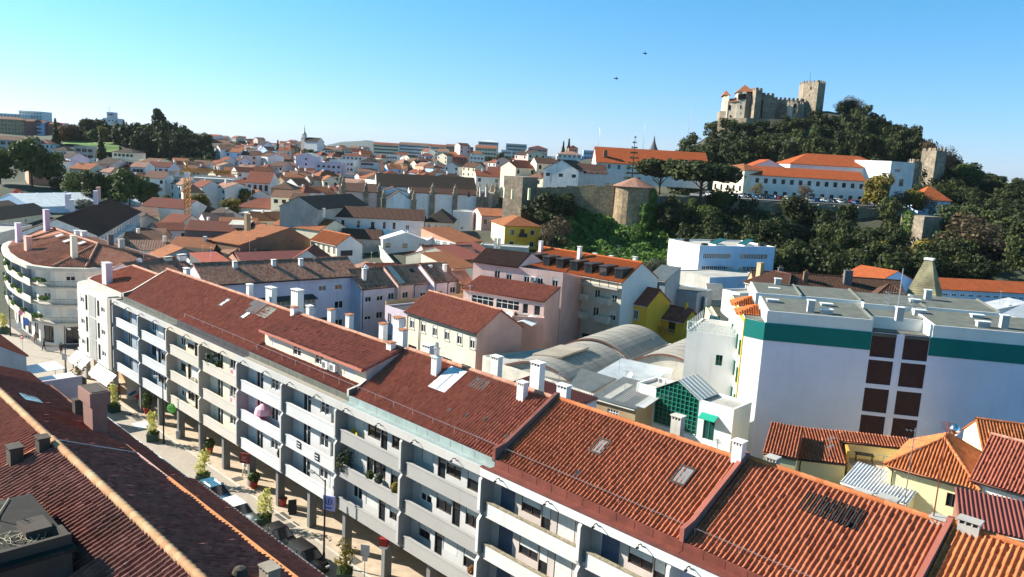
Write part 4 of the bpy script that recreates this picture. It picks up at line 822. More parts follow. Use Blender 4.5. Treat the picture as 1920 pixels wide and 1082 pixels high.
for i, (lab, tm, wm) in enumerate((('low lilac house with worn spotted tile roof and white chimney beside the lilac block', 'worn', 'lilac'), ('narrow rear house with a strip of grey sheets down its tile roof', 'worn', 'pink'), ('rear house with rusty orange tiles, two roof lights and a white chimney', 'pale', 'purplew'), ('slim rear house with reddish tiles beside the grey sheet strip', 'worn', 'lilac'), ('rear house at the end of the worn roofs with pale tile roof', 'pale', 'lilac'))):
    r, L, h = hx('row_house', lab, 'house', MS[i], MS[i+1], (10.3, 10.5, 10.4, 10.7, 10.6)[i], 8, 'gx', 2.4, .25, wm, tm, wins=[('f', max(1, int((MS[i+1][0]-MS[i][0])/22)), (-2.3, -5.2), 1.2, 1.1, 'w2*')], z0=0, group='terraced houses with worn roofs', chim=[[(1.6, 1.6, 11, .6, .5, 2.2)], [], [(5, 1.8, 11.4, .6, .5, 1.6)], [], [(1.2, 2, 11.5, .6, .5, 1.6)]][i])
    if i in (1, 4): add(r, 'sheet_strip', W_['conc'], MB().slab([(.4, .1, 10.75), (1.5, .1, 10.75), (1.5, 3.9, 13.05), (.4, 3.9, 13.05)], .05))
    if i == 2:
        for x in (1.3, 4): add(r, 'roof_light', IRON, MB().slab([(x, 2.2, 11.95), (x+.8, 2.2, 11.95), (x+.8, 3, 12.4), (x, 3, 12.4)], .06))
hx('house', 'low shed with ochre parapet and rusty orange tiles behind the slate-brown roof', 'house', (864, 533), (890, 531), 10, 6, 'gx', 1.8, .2, 'sepia', 'pale', z0=0)
# pink building in three pieces
A, B, L, ang = frame_ab((887.5, 490), (1056, 511), 14.5)
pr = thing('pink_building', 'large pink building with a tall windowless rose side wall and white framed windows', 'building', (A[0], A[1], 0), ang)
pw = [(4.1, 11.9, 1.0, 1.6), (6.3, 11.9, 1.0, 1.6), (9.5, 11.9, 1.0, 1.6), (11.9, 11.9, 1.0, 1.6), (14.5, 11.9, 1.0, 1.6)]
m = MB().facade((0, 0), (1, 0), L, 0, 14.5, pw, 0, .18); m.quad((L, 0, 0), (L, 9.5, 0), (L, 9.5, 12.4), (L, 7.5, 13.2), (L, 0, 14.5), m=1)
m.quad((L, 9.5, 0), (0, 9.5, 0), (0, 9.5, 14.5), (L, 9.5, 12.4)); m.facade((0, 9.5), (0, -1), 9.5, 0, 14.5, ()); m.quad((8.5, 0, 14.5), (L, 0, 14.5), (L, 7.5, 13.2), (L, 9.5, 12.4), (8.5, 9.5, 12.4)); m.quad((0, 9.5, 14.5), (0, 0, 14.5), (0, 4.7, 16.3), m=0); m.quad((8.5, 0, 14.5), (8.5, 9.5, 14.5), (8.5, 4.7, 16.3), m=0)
add(pr, 'wall', [W_['pink'], W_['dpink']], m)  # right side a darker rose: its shade put into the colour
for x, z, w_, h_ in pw: window(pr, 'w2sq' if x > 5 else 'w2s', w_, h_, (x, 0, z), 0)
rf = put('roof', roof_mesh('roof', [[(-.2, -.3, 14.45), (8.4, -.3, 14.45), (8.4, 4.7, 16.36), (-.2, 4.7, 16.36)], [(8.4, 9.8, 14.45), (-.2, 9.8, 14.45), (-.2, 4.7, 16.36), (8.4, 4.7, 16.36)]], T_['dark'], 1), pr)
aircon(pr, 10.8, -.32, 12.6)
A2, B2, L2, ang2 = frame_ab((869, 541), (1021, 565), 10.8); q = [(1.6, 8.6, 4.2, 1.5, 'w4'), (6.2, 8.6, 4.2, 1.5, 'w4'), (11.0, 8.4, 1.0, 1.6, 'w1'), (13.0, 8.4, 1.1, 1.6, 'w1')]
ar = thing('annex', 'pink lean-to annex with red roof and two wide white windows', 'building', (A2[0], A2[1], 0), ang2)
m = MB().facade((0, 0), (1, 0), L2, 0, 10.8, [x[:4] for x in q], 0, .15); m.quad((L2, 0, 0), (L2, 5.2, 0), (L2, 5.2, 12.3), (L2, 0, 10.8), m=1); m.quad((0, 5.2, 0), (0, 0, 0), (0, 0, 10.8), (0, 5.2, 12.3)); add(ar, 'wall', [W_['pink'], W_['dpink']], m)  # annex right side likewise carries its shade in the rose tone
for x, z, w_, h_, k in q: window(ar, k, w_, h_, (x, 0, z), 0)
rf = put('roof', roof_mesh('roof', [[(-.2, -.3, 10.75), (L2+.1, -.3, 10.75), (L2+.1, 5.2, 12.4), (-.2, 5.2, 12.4)]], T_['red'], 1), ar)
WCAN = plain('white_canopy_sheet', (.82, .82, .82), .5)
m = MB()
for i in range(4): x0, x1 = i*L2/4+.1, (i+1)*L2/4-.1; m.slab([(x0, -3.4, 7.5), ((x0+x1)/2, -3.4, 8.0), ((x0+x1)/2, -.05, 8.4), (x0, -.05, 7.9)], .05).slab([((x0+x1)/2, -3.4, 8.0), (x1, -3.4, 7.5), (x1, -.05, 7.9), ((x0+x1)/2, -.05, 8.4)], .05)
add(ar, 'canopy', WCAN, m)
# rose wall that runs on from the annex towards the cream building
P0 = loc_of(ar, L2, 0); hx('walled_yard', 'low rose yard wall between pink annex and red roofed cream building', 'wall', tuple(PZ(960, 596, 8.2)), tuple(PZ(1020, 600, 8.2)), 8.2, 6, 'flat', 0, 0, 'dpink', 'felt', z0=0, par=.3)
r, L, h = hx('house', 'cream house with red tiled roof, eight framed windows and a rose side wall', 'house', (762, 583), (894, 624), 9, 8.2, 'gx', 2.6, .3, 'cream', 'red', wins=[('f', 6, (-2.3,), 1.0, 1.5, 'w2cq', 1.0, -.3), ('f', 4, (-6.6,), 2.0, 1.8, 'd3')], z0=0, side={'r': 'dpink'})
hx('low_wing', 'flat grey wing with three windows left of the cream house', 'building', tuple(loc_of(r, -6.4, .6, 8.4)), tuple(loc_of(r, -.1, .6, 8.4)), 8.4, 6, 'flat', 0, 0, 'purplew', 'feltd', wins=[('f', 3, (-2.2, -5.4), .9, 1.4, 'w2')], z0=0, par=.25)
add(r, 'gutter', IRON, MB().box(-.2, -.42, 8.82, L+.2, -.28, 8.95).tube((3.4, -.1, 8.8), (3.4, -.1, 3), .06))
hx('terrace_wall', 'ochre terrace parapet with pale panels above the courtyard', 'wall', (724, 566), (868, 551), 9.0, .25, 'flat', 0, 0, 'sepia', 'felt', z0=0, par=.1)
# building with seven black dormers
r, L, h = hx('apartment_building', 'beige apartment block with bright orange roof and seven black dormers', 'apartment building', (980, 496), (1167, 530), 13, 10.5, 'gx', 2.9, .2, 'beige', 'new', wins=[('f', 6, (-3.4,), 1.1, 1.5, 'w2*', 2.5), ('f', 6, (-6.5,), 1.2, 1.6, 'w2*', 2.5), ('f', 5, (-12.6,), 2.6, 2.8, 'd3', 2.5)], z0=0, side={'r': 'bwhite'})
rf = [c for c in r.children if c.name.startswith('roof')][0]
for i in range(7):
    x = 1.2+i*(L-2.6)/6.2; m = MB(); m.box(x, .5, 13.0, x+1.5, 3.4, 15.0); m.box(x-.12, .3, 15.002, x+1.62, 4.0, 15.16, 1); m.quad((x+.15, .49, 13.5), (x+1.35, .49, 13.5), (x+1.35, .49, 14.8), (x+.15, .49, 14.8), m=2)
    m.obj('dormer', [plain('black_sheet_dormer', (.02, .02, .022), .5), plain('black_sheet_lid', (.035, .03, .03), .5), GLASS], rf)
for x, y, hh in ((1.8, 7.6, 1.2), (4.5, 8.4, 1.4), (10.2, 7.8, 1.5), (9.9, 3.7, 2.3), (13.8, 7.8, 1.5), (19.2, 7.2, 1.7), (.6, 4.0, 2.0)): chimney(rf, x, y, 13+2.9*(1-abs(y-5.25)/5.25), .6, .6, hh)
m = MB(); m.tube((0, -1.2, 13.1), (L, -1.2, 13.1), .05, n=4).tube((0, -1.2, 12.6), (L, -1.2, 12.6), .04, n=4).tube((0, -1.2, 12.85), (L, -1.2, 12.85), .04, n=4)
for i in range(13): x = L*i/12; m.tube((x, -1.2, 12), (x, -1.2, 13.12), .05, n=4)
add(r, 'railing', IRON, m); add(r, 'terrace', W_['conc'], MB().box(0, -1.3, 11.8, L, 0, 12.0)); add(r, 'party_ridge', IRON, MB().slab([(10.2, -.1, 13.2), (10.4, -.1, 13.2), (10.4, 5.25, 16.1), (10.2, 5.25, 16.1)], .2))
for z in (9.2, 6.1):
    for i in range(4): x = 4+i*4.6; add(r, 'balcony', W_['lconc'], MB().box(x, -1.2, z-.2, x+2.6, -.01, z+.9))
# yellow cottages
YA, YB = PZ(1155.6, 562, 9.2), PZ(1217, 590, 6.7)
r, L, h = hx('cottage', 'bright yellow cottage with brown tile roof below the orange gable', 'house', tuple(YA), tuple(YA+np.array([4.6, -4.2, 0])), 9.2, 7, 'gx', 2.3, .25, 'yellow', 'deep', wins=[('f', (1.2, 3.7), (-2.6,), .9, 1.5, 'w2c')], z0=0)
r, L, h = hx('cottage', 'low yellow cottage with a wooden porch and brown tile roof', 'house', tuple(YB), tuple(YB+np.array([5.0, -4.6, 0])), 6.7, 5, 'gx', 1.7, .35, 'yellow', 'deep', wins=[('f', (1.0, 4.0), (-2.2,), 1.3, 1.9, 'd2')], z0=0, chim=[(5.6, 2.5, 8.2, .4, .4, 1.2, dict(mat=W_['yellow'], cap='x'))])
m = MB(); 
for i in range(20): x = .1+i*.3; m.box(x, -1.2, 4.2, x+.08, -1.14, 5.2)
m.box(0, -1.25, 5.2, 6, -1.1, 5.28); add(r, 'porch_rail', plain('honey_wood', (.42, .24, .08), .6), m)
# grey-blue houses and stair
r, L, h = hx('house', 'blue grey house with pale slate roof behind the yellow cottages', 'house', (1211, 523), (1248, 528), 11.4, 8, 'shed', 1.8, .2, 'bluegrey', 'asbestos', wins=[('f', 1, (-1.6,), 1.6, 1.0, 'd4')], z0=0)
hx('house', 'lower blue grey block with lit pale end beside the stairs', 'house', (1244, 540), (1307, 551), 9.0, 6, 'flat', 0, 0, 'bluegrey', 'felt', z0=0, par=.2)
hx('stair_wall', 'white sloping wall along the outdoor stairs', 'wall', tuple(PZ(1286, 522, 9)), tuple(PZ(1322, 566, 7.5)), 8.2, .4, 'flat', 0, 0, 'bwhite', 'conc', z0=0, par=.1)
m = MB(); q0 = PZ(1345, 562, 4.0)
for i in range(14): m.box(-1.8, i*.45, -3, 1.8, i*.45+.45, i*.2)
tag(m.obj('outdoor_stairs', W_['conc'], None, q0, R_(-5)), 'grey outdoor stairs climbing to the white and blue office block', 'stairs')
hx('house', 'pale yellow wall house beside the outdoor stairs', 'house', (1320, 572), (1338, 603), 7.4, 1.2, 'flat', 0, 0, 'pyellow', 'conc', z0=0, par=.1)
hx('house', 'small white lit house between stairs and the teal banded building', 'house', (1355, 545), (1387, 553), 10.5, 6, 'flat', 0, 0, 'bwhite', 'conc', z0=0, par=.3)
# white office, long side blue for its shade
r, L, h = hx('office_building', 'white and blue office block with ribbon windows and two roof lights', 'office building', (1254, 450), (1312, 463), 13, 22.5, 'flat', 0, 0, 'bwhite', 'conc', wins=[('r', 8, (-2.9,), 1.05, 1.35, 'w2', 1.2, 9.4), ('r', 8, (-2.9,), 1.05, 1.35, 'w2', 12.0, 20.4), ('r', 8, (-6.2,), 1.1, 1.5, 'w2', 1.2, 10.4), ('r', 6, (-6.2,), 1.1, 1.5, 'w2', 12, 19)], z0=1.5, side={'r': 'pblue'}, par=.35)  # long side pale blue: shade of the white wall put into its colour
for y in (6, 14.5):
    m = MB().slab([(L-5, y, h+.5), (L-2, y, h+.5), (L-2, y+3, h+1.8), (L-5, y+3, h+1.8)], .12, 1).box(L-5, y, h-.1, L-2, y+3, h+.4); add(r, 'roof_light', [FRAMEW, TEALGL], m)
for x, y in ((2, 3), (4, 10), (6, 18), (10, 20.5), (12, 2)): add(r, 'roof_unit', IRON, MB().box(x, y, h-.1, x+.9, y+1.4, h+.7))
p = hx('podium', 'white lower storey of the office with grey stone wall and light blue vertical banner', 'building', (1268, 508), (1331, 522), 7.6, 18, 'flat', 0, 0, 'conc', 'conc', z0=0, side={'r': 'pblue', 'f': 'conc'}, par=.2)  # blue right side again holds the shade in its colour
bn = thing('banner', 'light blue vertical banner with dark letters on the grey stone wall', 'banner', tuple(PZ(1321, 527, 5.6)), frame_ab((1268, 508), (1331, 522), 7.6)[3])
MB().box(-1.4, -.6, -3, .0, -.5, .8).obj('cloth', plain('light_blue_cloth', (.35, .62, .85), .8), bn)
def text(s, size, mat, parent, loc, rot, align='CENTER', name='lettering'):
    cu = bpy.data.curves.new(name, 'FONT'); cu.body = s; cu.size = size; cu.align_x = align; cu.align_y = 'CENTER'; cu.extrude = .01; cu.materials.append(mat)
    t = bpy.data.objects.new(name, cu); C.objects.link(t); me = bpy.data.meshes.new_from_object(t.evaluated_get(bpy.context.evaluated_depsgraph_get())); bpy.data.objects.remove(t)
    o = put(name, me, parent, loc); o.rotation_euler = rot; return o
text('ANCC', 1.15, plain('dark_blue_ink', (.02, .05, .12), .7), bn, (-.7, -.62, -1.1), (math.pi/2, -math.pi/2, 0))
# vaulted market: barrel vaults
def vault(name, label, P, Q, Rr, z, rise, mat, ends=True, group=None):
    """P, Q: ground points under the springing line on the left; Rr: width to the right"""
    P, Q = np.array(P[:2]), np.array(Q[:2]); d = Q-P; L = np.hypot(*d); ang = math.atan2(d[1], d[0]); r = thing(name, label, 'hall roof', (P[0], P[1], 0), ang, group); n = 14
    arc = [(-Rr*(i/n), z+rise*(1-(2*i/n-1)**2)) for i in range(n+1)]; m = MB()
    for (y0, z0), (y1, z1) in zip(arc[:-1], arc[1:]):
        k = int(L/1.1)
        for j in range(k): x0, x1 = L*j/k, L*(j+1)/k; m.quad((x0, y0, z0+.03*(j % 2)), (x0, y1, z1+.03*(j % 2)), (x1, y1, z1+.03*(j % 2)), (x1, y0, z0+.03*(j % 2)))
        m.quad((0, y0, z0-.25), (0, y1, z1-.25), (0, y1, z1), (0, y0, z0), m=1)
    m.obj('vault_shell', [mat, plain('rusty_verge', (.16, .07, .05), .8)], r, smooth=False)
    m = MB()
    for (y0, z0), (y1, z1) in zip(arc[:-1], arc[1:]): m.quad((.3, y1, 0), (.3, y0, 0), (.3, y0, z0-.2), (.3, y1, z1-.2))
    m.facade((0.3, 0), (1, 0), L-.3, 0, z, ()) if False else None
    m.quad((.3, 0, 0), (L, 0, 0), (L, 0, z), (.3, 0, z)).quad((L, -Rr, 0), (.3, -Rr, 0), (.3, -Rr, z), (L, -Rr, z)); m.obj('wall', W_['lconc'], r); return r
VM = wall('sandy_fibre_cement', (.30, .28, .245), .12, .15, spot=.15)
v0, v1 = PZ(940, 682, 6.6), PZ(1155, 612, 6.6); dv = (v1-v0)/np.linalg.norm(v1-v0)
va = vault('market_vault', 'front barrel vaulted hall roof with a raised weathered panel', v0, v0+dv*15.0, 10.2, 6.2, 1.6, VM, group='barrel vaults of the market hall')
add(va, 'raised_panel', wall('weathered_board', (.30, .26, .21), .2, .3), MB().slab([(3.5, -2.3, 7.7), (3.5, -6.6, 8.15), (10.5, -6.6, 8.15), (10.5, -2.3, 7.7)], .25))
vb = vault('market_vault', 'rear barrel vaulted hall roof rising behind the panelled vault', v0+dv*15.3, v0+dv*28.5, 10.2, 6.3, 1.9, VM, group='barrel vaults of the market hall')
w0 = PZ(1184, 674, 6.3); vc = vault('market_vault', 'third barrel vault cut off by the white terrace building', w0, w0+dv*17, 10.5, 6.0, 2.0, VM, group='barrel vaults of the market hall')
hx('side_aisle', 'flat grey roofed aisle left of the market vaults', 'hall roof', tuple(PZ(905, 668, 6.2)), tuple(PZ(940, 684, 6.2)), 6.2, 30, 'flat', 0, 0, 'lconc', 'conc', z0=0, par=.1)
hx('yard_wall', 'long pale weathered yard wall behind the chimneys of the row', 'wall', (912, 676), (1112, 742), 6.4, .4, 'flat', 0, 0, 'lconc', 'conc', z0=0, par=.1)
r, L, h = hx('workshop', 'low workshop with patched grey sheet roof and tan wall', 'building', (1108, 745), (1192, 768), 6.2, 7, 'shed', .9, .2, 'sepia', 'asbestos', wins=[('f', (2.2,), (-1.6,), 1.4, .9, 'w4')], z0=0)
for x, w_, k in ((1.2, .9, 'conc'), (2.6, 1.3, 'dgrey'), (5.2, 1.2, 'grey')): add(r, 'roof_patch', W_[k], MB().slab([(x, .6, 6.42), (x+w_, .6, 6.42), (x+w_, 5.5, 7.05), (x, 5.5, 7.05)], .05))
hx('workshop', 'grey sheet roofed shed in front of the market vaults', 'building', (1008, 708), (1105, 738), 6.0, 5, 'shed', .8, .2, 'conc', 'asbestos', z0=0)
hx('market_block', 'bright white flat roofed block between vaults and the conservatory', 'building', (1092, 718), (1190, 742), 6.0, 10, 'shed', 1.1, .1, 'bwhite', 'palemetal', z0=0)
# white terrace building and conservatory
r, L, h = hx('terrace_building', 'plain white terrace building with pale railing and one green framed window', 'building', (1288, 621), (1389, 635.5), 12.6, 9, 'flat', 0, 0, 'bwhite', 'conc', wins=[('f', (3.7,), (-3.6,), .8, 1.3, 'g2')], z0=0, par=.15)
m = MB(); m.tube((0, .1, h+1.25), (L, .1, h+1.25), .04, n=4).tube((0, .1, h+.3), (L, .1, h+.3), .04, n=4)
for i in range(26): x = L*i/25; m.box(x-.07, .06, h+.15, x+.07, .12, h+1.25)
for i in range(9): y = 8.8*i/8; m.box(.03, y-.07, h+.15, .1, y+.07, h+1.25)
add(r, 'railing', plain('pale_green_grey_rail', (.66, .70, .66), .5), m)
g0 = PZ(1236, 742, 8.2); ga = frame_ab((1236, 728), (1321, 754), 8.4)[3]
cw = hx('conservatory_block', 'white flat roofed block carrying the glass conservatory', 'building', (1194, 722), (1376, 773), 7.6, 4.0, 'flat', 0, 0, 'bwhite', 'conc', z0=0, par=.3, holes=[('f', 2.6, -3.6, 5.2, 3.88), ('f', 8.6, -3.7, 1.3, 2.3)])
blk = cw[0]; H0 = cw[2]
cv = thing('conservatory', 'glass conservatory with green steel grid and pale pitched roof', 'conservatory', blk.location, blk.rotation_euler.z)
x0, x1 = 2.6, 7.8; xm = (x0+x1)/2; z0, ze, zp = 3.9, 8.0, 9.4; gl = MB(); gr = MB()
gl.quad((x0, .06, z0), (x1, .06, z0), (x1, .06, ze), (xm, .06, zp), (x0, .06, ze)); gl.quad((x0, 3.8, z0), (x0, .06, z0), (x0, .06, ze), (x0, 3.8, ze))
zt = lambda x: ze+(zp-ze)*(1-abs(x-xm)/(xm-x0))
for i in range(11): x = x0+(x1-x0)*i/10; gr.box(x-.035, -.03, z0, x+.035, .05, zt(x))
for j in range(11):
    z = z0+(zp-z0)*j/11; a = x0 if z <= ze else xm-(xm-x0)*(zp-z)/(zp-ze); b_ = x1 if z <= ze else xm+(xm-x0)*(zp-z)/(zp-ze); gr.box(a, -.025, z-.03, b_, .045, z+.03)
for y in np.linspace(.06, 3.8, 6): gr.box(x0-.03, y-.03, 8.0, x0+.03, y+.03, ze)
gl.obj('glazing', plain('dark_green_glass', (.008, .05, .04), .08, 0, .7, .3), cv); gr.obj('grid', FRAMEG, cv)
m = MB().slab([(x0-.2, -.15, ze-.12), (xm, -.15, zp+.05), (xm, 4.0, zp+.05), (x0-.2, 4.0, ze-.12)], .06).slab([(xm, -.15, zp+.05), (x1+.2, -.15, ze-.12), (x1+.2, 4.0, ze-.12), (xm, 4.0, zp+.05)], .06)
for i in range(5): y = .3+i*.75; m.slab([(xm, y, zp+.12), (x1+.2, y, ze-.05), (x1+.2, y+.06, ze-.05), (xm, y+.06, zp+.12)], .06, 1)
m.obj('roof', [plain('milky_sheet', (.62, .62, .58), .4), FRAMEW], cv); aircon(blk, 1.0, 2.8, H0+.02)
add(blk, 'door', [FRAMEG, TEALGL], MB().box(8.6, .05, H0-3.7, 8.68, .12, H0-1.4).box(9.82, .05, H0-3.7, 9.9, .12, H0-1.4).box(9.2, .05, H0-3.7, 9.27, .12, H0-1.4).box(8.6, .05, H0-1.48, 9.9, .12, H0-1.4).quad((8.6, .1, H0-3.7), (9.9, .1, H0-3.7), (9.9, .1, H0-1.4), (8.6, .1, H0-1.4), m=1))
add(blk, 'green_awning', plain('bright_green_awning', (.0, .30, .20), .6), MB().slab([(8.3, -.8, H0-1.35), (10.2, -.8, H0-1.35), (10.2, 0, H0-.9), (8.3, 0, H0-.9)], .06))
# big white building with teal band
def teal_building():
    A = PZ(1406, 602, 16); B = PZ(1918, 648, 16); ang = math.atan2(B[1]-A[1], B[0]-A[0]); L = 34.; D = 18.6
    r = thing('white_building', 'huge white building with a teal band and dark brick lattices, flat roofs', 'building', (A[0], A[1], 0), ang)
    lat = [(x, z, 2.47, 2.62) for x in (12.53, 15.76) for z in (13.35, 10.4, 7.3, 4.3)]; lah = [(q[0]-1.6,)+q[1:] for q in lat]
    MB().facade((1.6, 0), (1, 0), L-1.6, 0, 16.02, lah, 1, .5).quad((-.3, 1.4, 0), (1.6, 0, 0), (1.6, 0, 16.02), (-.3, 1.4, 16.02)).facade((L, 0), (0, 1), D, 0, 16.02, ()).facade((-.3, D), (0, -1), D-1.4, 0, 16.02, [(2+i*3.1, z, .9, 1.5) for i in range(5) for z in (2.0, 5.2, 8.4, 11.6)], 0, .15).obj('wall', [W_['bwhite'], wall('white_with_lilac_shade_tint', (.76, .71, .82), .05, .12)], r)  # front wall: lilac skylight shade put into the white
    t = MB().box(1.6, -.06, 14.05, 12.5, -.002, 16.0).box(18.25, -.06, 14.05, L, -.002, 16.0); t.prism([(-.34, 1.37), (1.6, -.06), (1.6, -.002), (-.28, 1.42)], 14.05, 16.0); t.obj('teal_band', W_['teal'], r)
    BRK = plain('dark_brown_lattice_brick', (.085, .035, .03), .85, var=.3)
    for x, z, w_, h_ in lat:
        m = MB(); n = 13
        for i in range(n+1): xx = x+w_*i/n; m.box(xx-.045, .12, z, xx+.045, .26, z+h_); zz = z+h_*i/n; m.box(x, .14, zz-.045, x+w_, .24, zz+.045)
        m.obj('lattice', BRK, r)
        MB().box(x-.05, .40, z-.05, x+w_+.05, .48, z+h_+.05).obj('recess', plain('painted_recess_shade', (.012, .007, .007), .95), r)  # near-black sheet behind the lattice stands for the shade inside
    for i in range(5):
        for z in (2.0, 5.2, 8.4, 11.6):
            y = D-2-i*3.1
            if y < 16: window(r, 'g2', .9, 1.5, (-.3, y, z), -math.pi/2); MB().box(-.52, y-1.35, z-.1, -.305, y-.93, z+1.6).obj('shutter', plain('green_wood_shutter', (.02, .12, .07), .6), r); MB().box(-.36, y-.9, z-.5, -.302, y, z-.1).obj('yellow_panel', wall('yellow_trim', (.80, .50, .04), .05, .1), r)
    MB().box(-.42, 1.45, 0, -.302, 1.9, 16).box(-.42, 1.9, 15.4, -.302, 17, 15.9).obj('yellow_trim', wall('yellow_trim', (.80, .50, .04), .05, .1), r)
    MB().box(-.3, 1.45, 15.6, L, D, 15.9).box(1.65, .05, 15.6, L-.05, 1.45, 15.9).obj('roof', FELT, r)
    def block(x0, x1, y0, y1, z1, slope=.4):
        m = MB(); m.prism([(x0, y0), (x1, y0), (x1, y1), (x0, y1)], 15.9, [z1, z1, z1+slope, z1+slope]); o = m.obj('roof_block', W_['bwhite'], r)
        MB().quad((x0+.2, y0+.15, z1+.03), (x1-.25, y0+.15, z1+.03), (x1-.25, y1-.1, z1+slope+.03), (x0+.2, y1-.1, z1+slope+.03)).quad((x1-.25, y0+.15, z1+.03), (x1, y0, z1+.2), (x1, y1, z1+slope+.2), (x1-.25, y1-.1, z1+slope+.03)).obj('felt', FELT, o); return o
    b1 = block(1.7, 12.5, .02, 7.5, 17.3); b2 = block(18.4, L, .02, 7.5, 17.3); b3 = block(12.5, 18.4, 3.2, 7.5, 17.2, .1)
    block(1.7, 7.0, 10.5, 17, 17.6); block(7.0, 14, 11.5, 18, 17.5); block(14, 21, 10.5, 17, 17.4); block(21, 29, 11.0, 18, 17.5);
    for x, y, h_, k in ((6.3, 1.2, 1.2, 1), (7.9, 1.0, .4, 0), (2.8, 4.6, .4, 0), (8.7, 5, .4, 0), (15.2, .9, 1.3, 1), (18.6, 5.5, .5, 0), (23.5, 1.2, .5, 0), (25.6, 1.5, 1.3, 1), (24.5, 5.5, .5, 0), (20.5, 13.5, .5, 0), (22.5, 15.5, 1.5, 1), (4.3, 14, .4, 0), (5, 16.5, 1.3, 1)):
        m = MB(); w_ = .35 if k else .6; m.box(x-w_, y-.35, 17.3, x+w_, y+.35, 17.4+h_).box(x-w_-.08, y-.42, 17.4+h_, x+w_+.08, y+.42, 17.5+h_, 1); m.obj('roof_vent', [W_['grey'], FRAMEW], r)
    for y in (4.2, 10.2): put('tile_hip', roof_mesh('tile_hip', [[(-1.0, y, 15.9), (1.6, y, 15.9), (1.5, y+1.6, 17)], [(-1.0, y+3.2, 15.9), (-1.0, y, 15.9), (1.5, y+1.6, 17)]], T_['new'], 2), r)
    m = MB()
    for x in (16.4, 19.0):
        for y in (9.2, 11.2): m.tube((x, y, 16), (x, y, 18.9), .03, n=4)
    for z in (17.8, 18.3, 18.9):
        for y in (9.2, 11.2): m.tube((16.4, y, z), (19, y, z), .025, n=4)
        m.tube((16.4, 9.2, z), (16.4, 11.2, z), .025, n=4).tube((19, 9.2, z), (19, 11.2, z), .025, n=4)
    m.tube((17.5, 9.5, 16), (17.5, 9.5, 22), .05, n=5); m.obj('aerial_cage', STEEL, r)
    return r
teal_building()
T_['conc'] = TF_['conc'] = W_['conc']
# yellow yard houses under the white building
r, L, h = hx('house', 'pale yellow lean-to house with brown red roof against the white building', 'house', (1494, 857), (1586, 868), 6.6, 5, 'shed', 1.2, .3, 'pyellow', 's5', z0=0, hi=2)
hx('house', 'upper strip of brown red roof above the ochre walled terrace', 'house', tuple(loc_of(r, L+.1, 3.6, 7.46)), tuple(loc_of(r, L+6.4, 3.6, 7.46)), 7.46, 1.5, 'shed', .4, .2, 'pyellow', 's5', z0=0, hi=2)
A_ = PZ(1432, 808, 7.6); hx('house', 'pale yellow gabled wall with a small dark window beside the white building', 'house', tuple(PZ(1432, 850, 7.2)), tuple(PZ(1493, 862, 7.2)), 7.2, 5.5, 'shed', 1.2, 0, 'pyellow', 's5', z0=0, wins=[('f', 1, (-2.4,), .7, 1.0, 'd1')], hi=2)
r, L, h = hx('roof_terrace', 'ochre walled roof terrace with a table between yellow houses', 'terrace', (1590, 872), (1668, 884), 5.9, 3.4, 'flat', 0, 0, 'pyellow', ARC, z0=0, par=.0)
add(r, 'terrace_wall', W_['yellow'] if 0 else wall('ochre_terrace_wall', (.62, .36, .08), .1, .2), MB().box(0, 3.0, 5.9, L, 3.25, 7.3).box(-.25, 0, 5.9, 0, 3.25, 7.25).box(0, 2.95, 7.302, L, 3.3, 7.4))
tb = thing('garden_table', 'dark metal garden table on the ochre walled roof terrace', 'table', tuple(loc_of(r, L-2.0, 1.6, 5.9)), r.rotation_euler.z); MB().box(-.8, -.4, .7, .8, .4, .75).obj('tabletop', IRON, tb)
for x in (-.7, .7):
    for y in (-.3, .3): MB().box(x-.03, y-.03, 0, x+.03, y+.03, .7).obj('leg', IRON, tb)
r, L, h = hx('house', 'yellow house with orange hipped tile roof and one brown window', 'house', (1668, 868), (1830, 912), 8, 8, 'hip', 2.3, .35, 'pyellow', 'orange', z0=0, hi=2, wins=[('f', (4.6,), (-2.3,), .85, 1.15, 'd2')])
cowl = MB().lathe([(.28, 0), (.28, .5), (.2, .55), (.45, .95), (.5, 1.15), (.3, 1.5), (.12, 1.62), (0, 1.62)], n=14); tag(cowl.obj('chimney_cowl', plain('shiny_aluminium', (.75, .75, .76), .2, 1.0), None, loc_of(r, L*.55, 5.4, 9.6), 0, True), 'shiny metal cowl turning on the orange hipped roof', 'chimney cowl')
mast('tall aerial mast with several crossbars before the yellow house', loc_of(r, 2.2, -3.2, 6), 6.5, 3, 'aerial', .05, STEEL)
mast('second thin aerial mast at the end of the orange roofed row', ROW(39.9, 6.0, 15), 6.0, 1, 'aerial', .04, RUST)
mast('small aerial on the pale yellow gable roof', PZ(1555, 850, 8.5), 1.6, 2, 'aerial', .03, STEEL)
r, L, h = hx('house', 'white house at right edge with red brown tiles and deep white parapet', 'house', (1822, 895), (1945, 931), 8.6, 9, 'gx', 2.6, .3, 'bwhite', 'red', z0=0, hi=2, wins=[('f', 1, (-2.6,), 2.6, 1.2, 'w2f')])
hx('house', 'small orange roofed house squeezed against the teal banded building', 'house', (1845, 849), (1935, 862), 8.4, 7, 'gx', 2.0, .3, 'pyellow', 'orange', z0=0, hi=2)
hx('lean_to', 'translucent corrugated lean-to roof behind the orange roofed row', 'shed', (1578, 905), (1700, 945), 5.6, 3.5, 'shed', .9, .1, 'pyellow', 'zinc', z0=0)
hx('shed', 'flat dark red painted roof beside the end block of the row', 'shed', (1800, 985), (1935, 1015), 10.4, 5, 'shed', .6, .1, 'brown', 'redmetal', z0=0)
hx('shed', 'dark corrugated roof in front of the white parapet house', 'shed', (1812, 958), (1935, 984), 7.4, 2.5, 'shed', .6, .1, 'bwhite', 'dark', z0=0, hi=2)
